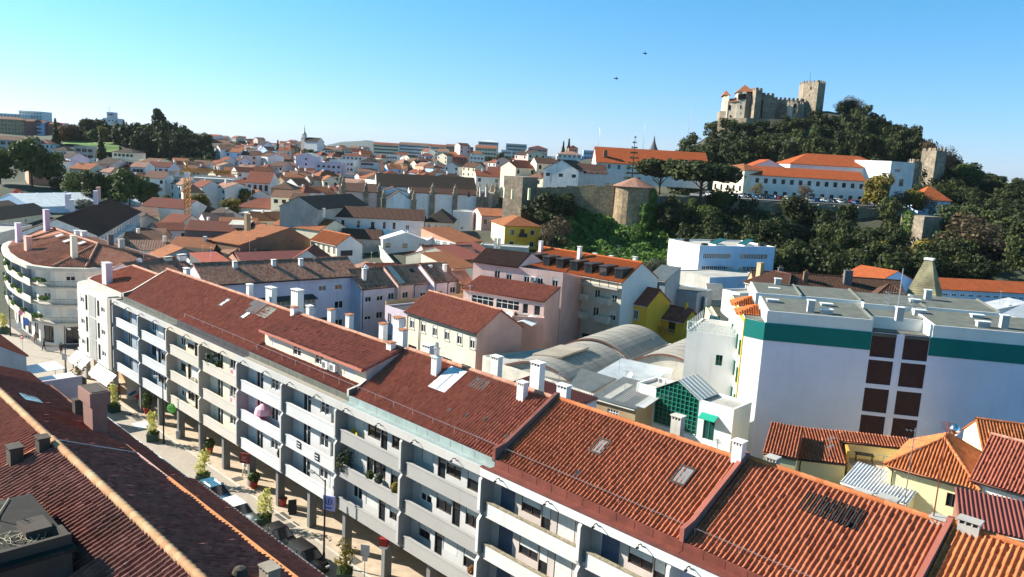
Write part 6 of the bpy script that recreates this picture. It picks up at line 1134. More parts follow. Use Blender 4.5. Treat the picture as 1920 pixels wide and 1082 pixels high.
# ---------------------------------------------------------------- the castle
def castle():
    CY0 = 432
    def at(px, py, Y=CY0): return PY(px, py, Y)
    r = thing('castle', 'hilltop castle with arcaded palace, curtain wall and a square keep', 'castle', at(1450, 235)*np.array([1, 1, 1]) , 0); base = np.array(r.location)
    def poly_block(name, pxs, top, bot, depth, mat, mer=False, Ys=None, tops=None):
        """front outline by pixels, extruded backwards"""
        F_ = [at(px, top, (Ys[i] if Ys else CY0)) for i, px in enumerate(pxs)]; m = MB()
        pts = [p[:2]-base[:2] for p in F_]; back = [p+np.array([.15*depth, depth]) for p in pts]; poly = pts+back[::-1]; z1 = F_[0][2]-base[2]; z0 = at(pxs[0], bot)[2]-base[2]-9
        m.prism(poly, z0, z1)
        if mer: 
            k = len(poly)
            for i in range(k): merlons(m, poly[i], poly[(i+1) % k], z1, 1.1, .9, 1.2, .6)
        return m.obj(name, W_[mat], r), pts, z0, z1
    def win(px, py, w_, h_, Y, n=1, sp=1.4, ang=0.):
        if 'arch' not in _WM:
            m = MB(); m.box(-.5, 0, 0, .5, .3, .7)
            for i in range(6): a0, a1 = math.pi*i/6, math.pi*(i+1)/6; m.prism([(-.5*math.cos(a0), 0), (-.5*math.cos(a1), 0), (-.5*math.cos(a1), .3), (-.5*math.cos(a0), .3)], .7, [.7+.3*math.sin(a0), .7+.3*math.sin(a1), .7+.3*math.sin(a1), .7+.3*math.sin(a0)])
            _WM['arch'] = m.mesh('arched_opening', plain('dark_castle_opening', (.02, .017, .015), .95))
        for i in range(n):
            p = at(px, py, Y)-base; o = put('arched_opening', _WM['arch'], r, (p[0]+i*sp*math.cos(ang), p[1]+i*sp*math.sin(ang)-.12, p[2]), ang); o.scale = (w_, 1, h_)
    # palace: left tower, gallery, right tower
    poly_block('palace_base', (1350, 1362, 1398), 208, 240, 14, 'castle', Ys=(434, 431, 425))
    poly_block('palace_wall', (1358, 1366, 1398), 190, 210, 14, 'castlew', Ys=(433, 430.5, 425))
    poly_block('palace_tower', (1359, 1367), 178, 192, 12, 'castlew', Ys=(433, 430.3)); poly_block('palace_tower', (1384, 1400), 172, 192, 12, 'castlew', Ys=(427, 424.5)); poly_block('palace_side', (1400, 1415), 174, 218, 9, 'castle', Ys=(424.6, 426))
    def hiproof(pxs, top, peak, Ys, dep, tm='orange'):
        P = [at(px, top, Y)-base for px, Y in zip(pxs, Ys)]; B = [p+np.array([.15*dep, dep, 0]) for p in P]; E = [P[0]+np.array([-.4, -.5, 0]), P[1]+np.array([.4, -.5, 0]), B[1]+np.array([.4, .5, 0]), B[0]+np.array([-.4, .5, 0])]; c = sum(E)/4; c[2] += peak
        put('roof', roof_mesh('roof', [[E[0], E[1], c], [E[1], E[2], c], [E[2], E[3], c], [E[3], E[0], c]], TF_['new' if 0 else 'orange'], 0, .15), r)
    hiproof((1357, 1368), 178, 3.0, (433, 430.3), 12); hiproof((1383, 1413), 172, 4.2, (427, 424.5), 12); put('roof', roof_mesh('roof', [[at(1367, 191, 430)-base, at(1384, 189, 426)-base, at(1384, 184, 433)-base, at(1368, 185, 437)-base]], TF_['orange'], 0, .2), r)
    win(1367.5, 206, 1.1, 2.6, 429.8, 9, 1.45, -.33); win(1386.5, 187, 1.6, 3.0, 426.2, 1); win(1390.5, 186.5, 1.6, 3.0, 425.6, 1); win(1395, 186, 1.6, 3.0, 424.6, 1)
    win(1390, 204, 1.5, 2.2, 425.8); win(1369, 220, .8, 1.2, 429.2, 9, 1.5, -.33); win(1390, 215, 1., 1.5, 425.6); win(1361, 206, .7, 1.8, 432, 1)
    poly_block('curtain_tower', (1412, 1418, 1430), 169, 225, 8, 'castle', True, Ys=(424, 421, 424)); poly_block('inner_hall', (1430, 1452), 178, 215, 10, 'castle', True, Ys=(427, 428)); poly_block('inner_hall', (1432, 1456), 187, 220, 6, 'castle', False, Ys=(425, 426))
    poly_block('curtain_wall', (1452, 1508), 186, 212, 3, 'castlew' if 0 else 'castle', True, Ys=(433, 433))
    poly_block('gate_tower', (1479, 1497), 193, 222, 7, 'castle', True, Ys=(420, 417)); poly_block('gate_tower_side', (1497, 1509), 194, 236, 8, 'castle', True, Ys=(417, 421)); poly_block('gate_front', (1478, 1487), 197, 222, 3, 'castlew', Ys=(419.5, 418)); win(1490, 201, 1.2, 1.8, 417.8, 1); win(1490, 212, 1.2, 1.2, 417.8, 1)
    poly_block('keep', (1507.5, 1535, 1548.5), 156, 215, 12, 'castle', True, Ys=(436, 428, 434)); win(1520, 168, .6, 1.6, 431.8, 1); win(1518, 180, .6, 1.0, 432.3, 1)
    poly_block('rampart', (1347, 1400, 1440, 1480, 1510), 221, 245, 4, 'stone', Ys=(433, 421, 418, 414, 413))
    p = at(1518, 154, 433)-base; MB().tube(p, p+np.array([0, 0, 5]), .08, n=4).obj('flagpole', IRON, r)
castle()
tower('curtain_tower', 'square battlemented tower among bare trees right of the castle', (1735, 312), (1752, 314), 330, 28, 44.6, 6, 'castle', True, ya=326)
tower('curtain_tower', 'darker battlemented wall end beside the square tower on the mount', (1752, 314), (1770, 316), 327, 28, 44.3, 6, 'castle', True, ya=332)
tower('curtain_tower', 'battlemented wall stub half hidden in trees left of the square tower', (1713, 305), (1726, 306), 332, 26, 39.8, 6, 'castle', True)

# ---------------------------------------------------------------- vegetation on the mount
g = random.Random(11); items = []; its2 = []
for k in range(1700):
    px = g.uniform(1262, 1960); Y = g.uniform(322 if px < 1735 else 268, 452); p = PY(px, 400, Y); z = GZ(p[0], p[1])
    e = p[:2]
    if 1300 < px < 1725 and Y < 338: continue
    if 1718 < px < 1790 and 262 < Y < 285: continue
    if 1352 < px < 1552 and Y > 412 and z > 50: continue
    if len(items) > 620: break
    H = g.uniform(7, 11.5)*(1 if Y < 405 else .8); R2 = g.uniform(2.8, 4.4)
    if 1330 < px < 1560 and Y > 395: H *= .8
    if px > 1555: H *= 1.25 if px < 1730 else .72
    items.append((e[0], e[1], z-.8, H, R2))
for k in range(30):
    px = g.uniform(1692, 1800); p = PY(px, 400, g.uniform(312, 323)); items.append((p[0], p[1], GZ(p[0], p[1])-.5, g.uniform(4, 7.5), g.uniform(2.4, 3.4)))
for k in range(34):
    px = g.uniform(1352, 1530); p = PY(px, 400, g.uniform(404, 413)); items.append((p[0], p[1], PY(px, 236 if px < 1470 else 232, 409)[2]-3.5, g.uniform(4.5, 7), g.uniform(2.4, 3.4)))
o = wood('castle_hill_wood', items, 'dk', 420, .48); o['label'] = 'dark evergreen wood covering the castle mount'; o['category'] = 'wood'
its = []
for k in range(700):
    px = g.uniform(1235, 1960); Y = g.uniform(206, 256); p = PY(px, 400, Y); z = GZ(p[0], p[1])
    if px < 1290 and Y < 235: continue
    if 1695 < px < 1770 and Y > 222: continue
    its.append((p[0], p[1], z-1, g.uniform(7, 11)*(.95 if Y > 240 else 1), g.uniform(2.8, 4.4)))
    if len(its) > 270: break
o = wood('bank_wood', its, 'dk', 420, .42); o['label'] = 'dark wood on the bank below the car park terrace'; o['category'] = 'wood'
# ivy slope below the old wall
V, F = [], []; gi = np.random.default_rng(4); n = 15000
pxs = gi.uniform(1040, 1270, n); Ys = gi.uniform(203, 247, n)
P0 = np.stack([PY(a, 400, b)[:2] for a, b in zip(pxs, Ys)]); zz = GZA(P0[:, 0], P0[:, 1]); hump = .9+1.1*np.sin(P0[:, 0]*.55)*np.cos(P0[:, 1]*.5)+.6*np.sin(P0[:, 0]*1.3+P0[:, 1])
c = np.stack([P0[:, 0], P0[:, 1], zz+np.clip(hump, -.2, 3)+gi.normal(scale=.25, size=n)], 1); nn = gi.normal(scale=.6, size=(n, 3))+np.array([-.25, -.55, .7]); nn /= np.linalg.norm(nn, axis=1)[:, None]
a = np.cross(nn, gi.normal(size=(n, 3))); a /= np.linalg.norm(a, axis=1)[:, None]; b = np.cross(nn, a); s = (.30+.42*gi.random(n))[:, None]
V = np.stack([c-a*s-b*s*.5, c+a*s*.2-b*s*.8, c+a*s+b*s*.4, c-a*s*.1+b*s*.8], 1).reshape(-1, 3)
tag(put('ivy_slope', npmesh('ivy_slope', V, np.arange(4*n).reshape(n, 4), LV['iv'], np.clip(.5+.3*np.sin(P0[:, 0]*.8)*np.sin(P0[:, 1]*.7)+gi.normal(scale=.2, size=n), 0, 1))), 'bright green ivy blanket on the slope below the old wall', 'ivy', None, 'stuff')
def T(label, kind, leaf, px, Y, H, z=None, group=None, wide=1., sink=0., name='tree'):
    p = PY(px, 400, Y); p[2] = (GZ(p[0], p[1]) if z is None else z)-sink; return tree(label, kind, leaf, p, H, group, 'tree', name, wide)
T('broad umbrella pine on the terrace, left one of the pair', 'pine.1', 'dk', 1232, 258, 12.5, 21.5, 'umbrella pines', 1.35, name='umbrella_pine'); T('broad umbrella pine on the terrace with bigger crown, right one of the pair', 'pine.2', 'dk', 1310, 252, 13.8, 20.5, 'umbrella pines', 1.75, name='umbrella_pine')
# layered araucaria
p = PY(1186, 320, 268); p[2] = 22; ar_ = thing('araucaria', 'tall thin araucaria with level whorls of branches before the orange roof', 'tree', p); MB().tube((0, 0, 0), (0, 0, 19.5), .3, .06, 6).obj('trunk', BARK, ar_)
V, F, tv = leaf_cloud([((rr_*math.cos(a), rr_*math.sin(a), z), (rr_*.62, rr_*.62, .22)) for i, z in enumerate(np.linspace(2, 19, 11)) for rr_ in [2.6*(1-z/21)] for a in (0, 1.26, 2.5, 3.8, 5.0)], 2600, .2, 9); put('crown', npmesh('crown', V, F, LV['dk'], tv), ar_)
for i, (lab, kd, lf, px, Y, H, z, wd) in enumerate((
 ('large bare branched tree right of the castle keep', 'bare.1', 'br', 1578, 442, 15, None, 1.2), ('smaller bare tree close to the castle keep', 'bare.2', 'br', 1556, 440, 9, None, 1.1), ('bare spreading tree beside the battlemented tower', 'bare.3', 'br', 1755, 345, 15, None, 1.1), ('thin bare tree left of the battlemented tower', 'bare.1', 'br', 1728, 345, 13, None, .9), ('bare pale tree on the far right shoulder of the mount', 'bare.2', 'br', 1858, 400, 10, None, 1.), ('tall dark conifer on the right skyline of the mount', 'spire.1', 'dk', 1703, 352, 17, None, 1.5), ('dark pine standing tall among the mount wood', 'tall.1', 'dk', 1665, 352, 15, None, 1.1), ('slim dark cypress beside the modern block', 'spire.2', 'dk', 1688, 325, 11, 24, .9), ('slim second cypress left of the battlemented stub', 'spire.3', 'dk', 1700, 324, 9, 24, .9),
 ('dense round tree right of the battlemented tower', 'round.1', 'md', 1800, 335, 12, None, 1.3), ('grey green tree among the dark wood below the castle', 'round.2', 'ol', 1464, 345, 10, None, .9), ('mid green tree leaning under the castle gate', 'round.3', 'md', 1512, 395, 11, None, .9), ('light green tree left end of the castle wood', 'round.4', 'md', 1282, 400, 8, None, 1.1), ('olive tinted tree behind the cream old school', 'round.2', 'ol', 1440, 335, 8, 25, 1.), ('dry reddish bush tree behind the cream old school', 'bush.1', 'br', 1392, 318, 7, 23, 1.1),
 ('large yellowing plane tree beside the parked cars', 'round.5', 'au', 1638, 263, 13.5, 20.5, 1.1), ('small bare autumn tree in the car park, left', 'thin.1', 'au', 1417, 272, 6.8, 22, 1.2), ('small bare purple brown tree in the middle of the car park', 'thin.2', 'br', 1504, 270, 7.5, 22, 1.2), ('brown twiggy tree right of the plane tree', 'thin.3', 'br', 1684, 262, 8, 21.5, 1.2), ('golden green tree beside the ruined tower', 'round.1', 'au', 1712, 262, 9, 21, 1.1), ('purple leafless tree before the pale blue house', 'thin.1', 'br', 1742, 258, 8, 20, 1.2),
 ('big dark bushy tree under the old wall left of the ivy', 'round.3', 'dk', 1022, 238, 12.5, 10, 1.5), ('tall dark tree at the foot of the ruined square tower', 'round.1', 'dk', 1055, 241, 10, 13, 1.2), ('brown thinning tree before the ivy slope', 'thin.2', 'br', 1048, 222, 13, 5, 1.1), ('second brown thinning tree near the yellow house', 'thin.3', 'br', 1028, 219, 10, 5, 1.1), ('grey green olive tree left of the white and blue office', 'bush.2', 'ol', 1236, 205, 9.5, 2.5, .8), ('round ivy covered bush halfway down the slope', 'bush.3', 'iv', 1195, 232, 10, 9, .6), ('narrow ivy clad trunk on the slope below the round tower', 'tall.2', 'iv', 1210, 236, 10, 11, .8),
 ('wide brown leaved tree right of the ruined tower', 'thin.1', 'br', 1830, 226, 19, 6, 1.4), ('yellow green bushy tree below the ruined tower', 'bush.1', 'au', 1758, 222, 15, 6, 1.1), ('golden bush in front of the wide brown tree', 'bush.2', 'au', 1795, 215, 13, 5, .9), ('green tree in the dark bank left of the ruined tower', 'round.2', 'md', 1330, 240, 10, 12, 1.), ('yellowish tree in the middle of the dark bank', 'round.4', 'au', 1655, 226, 9, 6, .8), ('mid green tree on the terrace edge above the office', 'round.5', 'md', 1350, 252, 9, 17, 1.1), ('bright green tree on the terrace edge near the ivy slope', 'round.3', 'md', 1300, 246, 9, 14, 1.1), ('bushy green tree under the cars on the bank', 'bush.3', 'md', 1430, 250, 9, 15, 1.), ('dark green tree under the big plane tree', 'bush.1', 'md', 1560, 250, 8, 15, 1.), ('dark tree at the right edge of the bank', 'round.1', 'dk', 1905, 240, 14, 10, 1.3))):
    T(lab, kd, lf, px, Y, H, z, None, wd)
# car park on the terrace
pk = [PY(px, 400, Y)[:2] for px, Y in ((1290, 258), (1700, 264), (1700, 284), (1395, 279), (1290, 286))]
tag(MB().prism([tuple(p) for p in pk], 21.0, 22.9).obj('car_park', ASPH), None, None, None, 'structure')
# ---------------------------------------------------------------- cars (built once per body, repainted)
def sect(prof, W, m, mi=0):
    """prof: (x, z, half width) ring stations lofted along x"""
def car_parts(kind):
    key = 'car'+kind
    if key in _WM: return _WM[key]
    est = kind == 'estate'
    low = [(-2.1, .45, .62), (-2.05, .75, .78), (-1.2, .86, .84), (0, .88, .86), (1.0, .86, .84), (1.75, .74, .78), (2.08, .62, .66), (2.12, .42, .6)]
    b = MB(); n = len(low)
    for x, z, w in low:
        b.v += [(x, -w*.96, .22), (x, -w, z*.6), (x, -w*.97, z), (x, 0, z+.03), (x, w*.97, z), (x, w, z*.6), (x, w*.96, .22)]
    for i in range(n-1):
        for j in range(6): a = i*7+j; b.f.append((a, a+7, a+8, a+1)); b.mi.append(0)
    b.f += [(0, 1, 2, 3, 4, 5, 6), tuple((n-1)*7+i for i in range(6, -1, -1))]; b.mi += [0, 0]
    re = -1.95 if est else -1.55; rt = -1.75 if est else -.95
    g = MB(); r0 = [(re, .84, .76), (rt, 1.36, .60), (.25, 1.40, .60), (1.05, .88, .76)]
    for x, z, w in r0: g.v += [(x, -w, z), (x, w, z)]
    g.f = [(0, 2, 3, 1), (2, 4, 5, 3), (4, 6, 7, 5), (0, 6, 4, 2), (1, 3, 5, 7)]; g.mi = [0]*5
    rf = MB().prism([(rt-.05, -.60), (.28, -.60), (.28, .60), (rt-.05, .60)], [1.37, 1.405, 1.405, 1.37], [1.42, 1.45, 1.45, 1.42])
    for s in (-1, 1):
        for x in (re+.02, -.35, .3): z = .86; t = .0; rf.tube((x if x > re+.1 else re, s*.77, .86), (min(.27, x+ (.0 if x < .2 else -.05)) if x > re+.1 else rt, s*.61, 1.38), .035, n=4)
        rf.tube((1.05, s*.76, .88), (.27, s*.61, 1.4), .035, n=4)
    wh = MB().tube((0, -.1, 0), (0, .1, 0), .31, n=14); ri = MB().tube((0, -.115, 0), (0, .115, 0), .19, n=10)
    hl = MB().box(-.06, -.16, -.07, .05, .16, .07)
    _WM[key] = (b, g, rf, wh.mesh('tyre', plain('tyre_rubber', (.02, .02, .02), .9)), ri.mesh('rim', STEEL), hl); return _WM[key]
_CARM = {}
def car(label, col, p, rz, kind='hatch', group=None, small=False, scale=1.):
    cols = dict(white=(.75, .75, .74), black=(.012, .012, .014), silver=(.42, .43, .44), blue=(.02, .10, .25), teal=(.02, .14, .24), grey=(.12, .125, .13), red=(.35, .02, .02), dark=(.03, .035, .05))
    b, g, rf, wh, ri, hl = car_parts(kind)
    if (col, kind) not in _CARM:
        pm_ = plain('car_paint_'+col, cols[col], .22, 0, .6, .03); _CARM[(col, kind)] = (b.mesh('body', pm_, True), rf.mesh('roof_frame', pm_), g.mesh('windows', GLASS), hl.mesh('headlight', plain('headlight_glass', (.7, .7, .68), .15, 0, .8)), hl.mesh('tail_light', plain('red_light_glass', (.30, .01, .01), .25)))
    B, RF, G, HL, TL = _CARM[(col, kind)]; r = thing('parked_car', label, 'car', p, rz, group); r.scale = (scale,)*3
    put('body', B, r); put('roof_frame', RF, r); put('windows', G, r)
    for x in (-1.3, 1.35):
        for y in (-.74, .74): w_ = put('wheel', wh, r, (x, y, .31)); put('rim', ri, w_) if not small else None
    if not small:
        for y in (-.5, .5): put('headlight', HL, r, (2.05, y, .58)); put('tail_light', TL, r, (-2.06, y, .66))
    return r
gc = random.Random(3); used_ = set()
rows_ = [(1330+14.5*i, 270.5) for i in range(24)] + [(1392+16*i, 276.5) for i in range(17)]
names_ = dict(white='white', black='black', silver='silver', blue='blue', grey='grey', red='red', dark='dark navy'); k = 0
LM = [(1417, 'the small autumn tree'), (1504, 'the purple brown tree'), (1638, 'the yellowing plane tree'), (1340, 'the right umbrella pine'), (1560, 'the white school door'), (1460, 'the left school windows')]
def near_lm(px):
    l = min(LM, key=lambda q: abs(q[0]-px)); return ('left of ' if px < l[0] else 'right of ') + l[1]
for i, (px, Y) in enumerate(rows_):
    if gc.random() < .12: continue
    col = gc.choice(['white', 'white', 'silver', 'grey', 'black', 'dark', 'blue', 'white', 'silver', 'red']); row = 'front row' if Y < 273 else 'back row'; est = gc.random() < .4
    p = PY(px, 370, Y); lab0 = f"{names_[col]} {'estate' if est else 'hatchback'} car in the terrace {row}, "; lab = None
    for ad in ('', 'parked askew, '):
        c2 = lab0+ad+near_lm(px)
        if c2 not in used_: lab = c2; break
    if lab is None:
        for nm in ('first', 'second', 'third', 'fourth', 'fifth'):
            c2 = f"{nm} {names_[col]} car {near_lm(px)}, terrace {row}"
            if c2 not in used_: lab = c2; break
    used_.add(lab); car(lab, col, (p[0], p[1], 22.92), R_(gc.uniform(78, 100)+(180 if gc.random() < .5 else 0)+(12 if 'askew' in lab else 0)), 'estate' if est else 'hatch', 'cars parked on the terrace', True)
def lamp_post(label, p, h, arm=1.6, rz=0, mat=None, name='street_lamp'):
    r = thing(name, label, 'street lamp', p, rz); mat = mat or IRON
    MB().tube((0, 0, 0), (0, 0, h), .085, .055, 7).tube((0, 0, 0), (0, 0, .9), .12, .1, 7).obj('post', mat, r)
    if arm:
        MB().path([(0, 0, h-.2), (arm*.5, 0, h), (arm, 0, h+.05)], .035).obj('arm', mat, r); MB().box(arm-.1, -.13, h-.06, arm+.55, .13, h+.08).box(arm, -.1, h-.1, arm+.5, .1, h-.061, 1).obj('lamp_head', [STEEL, FRAMEW], r)
    return r
for lab, px, py, Y, h in (('grey lamp post before the right umbrella pine', 1314, 372, 258, 8), ('lamp post on the bank right of the pale blue house', 1791, 405, 250, 9), ('white lamp post left of the small orange roof', 1606, 520, 186, 7), ('thin lamp post at the right edge above the long orange roof', 1905, 535, 178, 4), ('wooden pole below the ivy slope', 1190, 485, 205, 9)):
    p = PY(px, py, Y); lamp_post(lab, p-np.array([0, 0, .5]), h, 0 if 'pole' in lab and 'lamp' not in lab else 1.2)
for lab, px, py, Y, h in (('tall lattice radio mast left of the castle mount', 1290, 262, 600, 24), ('tall thin radio mast left of the araucaria', 1122, 275, 620, 15), ('thin radio mast above the orange school roof', 1206, 275, 620, 18)):
    p = PY(px, py, Y); m = MB(); 
    for a in (0, 2.09, 4.19): m.tube((.5*math.cos(a), .5*math.sin(a), -4), (.2*math.cos(a), .2*math.sin(a), h), .06, .04, 4)
    for i in range(int(h/1.2)): 
        for a in (0, 2.09, 4.19): z = i*1.2; q = .5-.3*z/h; m.tube((q*math.cos(a), q*math.sin(a), z), (q*math.cos(a+2.09), q*math.sin(a+2.09), z+1.2), .03, n=3)
    tag(m.obj('radio_mast', STEEL, None, p), lab, 'mast')
sp = PY(1225, 283, 340); r = thing('spire', 'small dark pointed spire behind the orange school roof', 'spire', sp-np.array([0, 0, 6])); MB().prism([(-1.6, -1.6), (1.6, -1.6), (1.6, 1.6), (-1.6, 1.6)], -6, 6).obj('tower_wall', W_['conc'], r); MB().lathe([(2.2, 6), (1.2, 8), (.5, 10), (.05, 12.5)], n=8).obj('roof', W_['dgrey'], r)
for lab, px, py in (('tiny dark bird high in the blue sky, upper one', 1210, 100), ('tiny dark bird in the sky left of and below the upper one', 1156, 147)):
    p = PY(px, py, 120); m = MB(); m.lathe([(0, -.28), (.06, -.12), (.07, .05), (.03, .25), (0, .3)], n=6); m.quad((0, -.03, .08), (.45, .1, .02), (.4, .14, -.05), (0, .06, -.1)).quad((0, .03, .08), (-.45, .1, .02), (-.4, .14, -.05), (0, .06, -.1)); tag(m.obj('bird', IRON, None, p, .5), lab, 'bird')
LEFT0 = len(bpy.data.objects); left_before = set(o.name for o in bpy.data.objects)
# ---------------------------------------------------------------- roofs at the lower left (same frame as the row)
def left_roof(name, label, u0, u1, tile, ridge_t, strip=True, vr=-17.9, zr=10.0, vm=-12.25, zm=7.6, vl=-26.5):
    r = thing(name, label, 'house', ROW(u0, 0, 0), ROW_ANG); L = u1-u0; kz = zr-(vr-vl)*.44
    kz = zr-abs(vl-vr)*.43
    put('roof', roof_mesh('roof', [[(0, vl, kz), (L, vl, kz), (L, vr, zr), (0, vr, zr)], [(L, vm, zm), (0, vm, zm), (0, vr, zr), (L, vr, zr)]], tile, 2, .12, .44), r)
    put('ridge_tiles', ridge_mesh('ridge_tiles', [((0, vr, zr+.1), (L, vr, zr+.1))], ridge_t, .25, .55, 1.2), r)
    m = MB().quad((0, vl+.3, 0), (0, vm-.3, 0), (0, vm-.3, zm-.2), (0, vr, zr-.2), (0, vl+.3, kz-.1)).quad((L, vm-.3, 0), (L, vl+.3, 0), (L, vl+.3, kz-.1), (L, vr, zr-.2), (L, vm-.3, zm-.2)).facade((L, vm-.3), (-1, 0), L, 0, zm-.15, ()).facade((0, vl+.3), (1, 0), L, 0, kz-.1, ())
    m.obj('wall', W_['lilac'], r); return r, L
DT = tilem('mauve_brown_clay_tiles', (.15, .05, .038), (.34, .14, .108), mossy=.45)
RDT = tilem('yellow_lichened_ridge_tiles', (.50, .24, .12), (.66, .44, .24), (.30, .20, .06), .35)
r1, L1 = left_roof('house', 'big tiled house at lower left with heavy round ridge tiles', -11.0, 24.0, DT, RDT)
r0, L0 = left_roof('house', 'darker red tiled house beyond the near ridge, glass tile patch in its roof', -33.0, -11.2, T_['deep'], RDT, zr=9.9)
# street-side lower roofs
def lower_roof(label, u0, u1, v0, z0, tile, cop):
    r = thing('lean_to', label, 'building', ROW(u0, 0, 0), ROW_ANG); L = u1-u0; vm, zm = -12.0, 7.35
    put('roof', roof_mesh('roof', [[(L, v0-.35, z0+.08), (0, v0-.35, z0+.08), (0, vm, zm), (L, vm, zm)]], tile, 2, .12, .44), r)
    MB().facade((L, v0-.1), (-1, 0), L, 0, z0-.25, ()).facade((0, vm), (0, 1), 0.01, 0, 1, ()).box(0, vm, 0, .1, v0-.2, z0-.2).obj('wall', W_['cream'], r)
    MB().box(0, v0-.35, z0-.3, L, v0, z0).obj('coping', cop, r); return r, L
la, La = lower_roof('street side lean-to roof with grey coping above the parked cars', -6.8, 24, -9.15, 6.1, T_['red'], plain('dark_grey_coping', (.16, .16, .15), .8))
lb, Lb = lower_roof('street side lean-to roof with whitewashed coping in front of the bamboo', -26, -7.6, -9.5, 6.1, T_['deep'], W_['bwhite'])
OB = wall('orange_brick_edge', (.62, .24, .09), .1, .1)
MB().box(6.0, -12.3, 7.5, 35, -12.02, 7.78).obj('verge', OB, r1); MB().box(0, -12.3, 7.5, 6.0, -12.02, 7.72).obj('verge', W_['dpink'], r1)
MB().box(.2, -12.3, 7.5, L0, -12.05, 7.74).obj('verge', wall('rusty_verge_tiles', (.30, .12, .07)), r0)
m = MB(); m.slab([(-.15, -26, 6.6), (.12, -26, 6.6), (.12, -17.9, 10.12), (-.15, -17.9, 10.12)], .1); m.obj('edge_tiles', OB, r1); MB().slab([(-.2, -17.9, 10.15), (.15, -17.9, 10.15), (.15, -12.2, 7.75), (-.2, -12.2, 7.75)], .1).obj('lead_flashing', plain('dark_lead', (.06, .065, .09), .5), r1)
# patches of glass tiles
def lpatch(root, u, v, w_, l_, mat, name='glass_tiles'):
    f = lambda q: 10.0-abs(q+17.9)*.425+.115; m = MB(); n = 4
    for i in range(n): a = u+w_*i/n; m.slab([(a+.02, v+l_, f(v+l_)), (a+w_/n-.02, v+l_, f(v+l_)), (a+w_/n-.02, v, f(v)), (a+.02, v, f(v))], .03)
    return m.obj(name, mat, root)
lpatch(r1, 11.6, -16.6, 3.0, 1.7, plain('dark_teal_glass_tiles', (.04, .10, .08), .2, var=.4, scale=9)); lpatch(r0, 7.0, -16.4, 2.4, 1.3, plain('pale_blue_glass_tiles', (.26, .42, .46), .25, var=.3, scale=9))
def stack(root, u, v, z, w_, d, h, mat, slot=True, label=None):
    return chimney(root, u, v, z, w_, d, h, mat=mat, cap='slot' if slot else 'x', label=label)
SM = wall('sooty_concrete', (.075, .06, .048), .2, .5, spot=.3); PK = wall('old_rose_render', (.30, .16, .13), .15, .4)
stack(r1, .8, -18.7, 9.7, .95, .7, 1.05, SM); stack(r1, .2, -20.3, 9.1, 1.15, .8, 1.15, SM)
b = MB().box(14.7, -13.6, 6.0, 16.9, -12.5, 10.4).obj('chimney', PK, r0); MB().box(14.35, -13.85, 10.4, 17.25, -12.3, 11.5).box(14.5, -13.7, 11.5, 17.1, -12.45, 11.56, 1).obj('chimney_head', [PK, SM], b)
stack(r0, 11.2, -13.0, 7.8, .75, .6, 1.5, SM, False)
stack(r1, 24.6, -14.2, 8.4, 1.0, .7, 1.15, wall('speckled_concrete', (.30, .26, .20), .2, .3, spot=.5), True); MB().lathe([(.42, 0), (.42, .5), (.3, .75), (0, .85)], (24.0, -15.6, 8.9), 14).obj('roof_vent', SM, r1)
# concrete tank housing on the near slope, cables, broken chimney pots
k = thing('rooftop_housing', 'sooty flat concrete housing on the near roof with loose cables', 'roof structure', ROW(1.0, -25.9, 0), ROW_ANG)
MB().box(-3, 0, 5.5, 5.2, 4.2, 9.9).obj('wall', SM, k); MB().box(-3.2, -.1, 9.9, 5.4, 4.4, 10.12).obj('slab', wall('sooty_slab', (.026, .024, .02), .3, .4, spot=.5), k)
MB().box(4.6, .2, 10.12, 4.85, 4.3, 10.7).box(3.2, 4.05, 10.12, 4.6, 4.3, 10.6).obj('upstand', SM, k); MB().box(2.2, -.6, 6, 4.4, -.1, 10.3).obj('side_stack', PK, k); MB().box(1.2, 2.6, 10.12, 3.0, 3.9, 10.55).obj('broken_flue', SM, k)
g = random.Random(2); m = MB()
for j in range(9):
    c0 = (2.6+g.uniform(-.5, .5), 2.4+g.uniform(-.4, .6)); R1 = g.uniform(.3, .9); pts = [(c0[0]+R1*math.cos(t)*g.uniform(.8, 1.2), c0[1]+R1*.7*math.sin(t)*g.uniform(.8, 1.2), 10.18+g.random()*.15) for t in np.linspace(g.uniform(0, 3), g.uniform(5, 9), 11)]; m.path(pts, .018, 4)
m.path([(-3, 3.2, 10.2), (-1, 2.2, 10.22), (1.5, 1.4, 10.2), (3, 2.0, 10.2)], .03, 4).path([(-3, .9, 10.2), (.5, 1.3, 10.2)], .03, 4); m.obj('cables', plain('pale_dusty_cable', (.42, .36, .26), .9), k)
mast('rusty aerial mast on the near tiled roof with bent pale arm', ROW(.6, -23.8, 7.6), 4.2, 1, 'aerial', .05, RUST)
k2 = thing('chimney_stack', 'brown concrete stack at the left edge of the near roof', 'chimney', ROW(-4.2, -24.0, 6.6), ROW_ANG); MB().box(-1.3, -1.0, 0, 1.3, 1.0, 2.6).obj('stack', SM, k2); MB().box(-1.4, -1.1, 2.6, 1.4, 1.1, 2.8).obj('cap', W_['dgrey'], k2)
# these houses stand nearer and taller: same sight lines, nearer by a third (surveyed from the size of their tiles)
KL = .68
for o in list(C.objects):
    if o.name not in left_before and o.parent is None: o.location = Vector(EYE)+(o.location-Vector(EYE))*KL; o.scale = (KL,)*3
for o in list(C.objects):
    if o.name not in left_before and o.parent is None and o.name.startswith(('house', 'lean_to')):   # carry their walls down to the street
        lz = -o.location.z/KL
        for ch in o.children:
            if ch.name.startswith('wall'):
                for v_ in ch.data.vertices:
                    if v_.co.z < .01: v_.co.z = lz
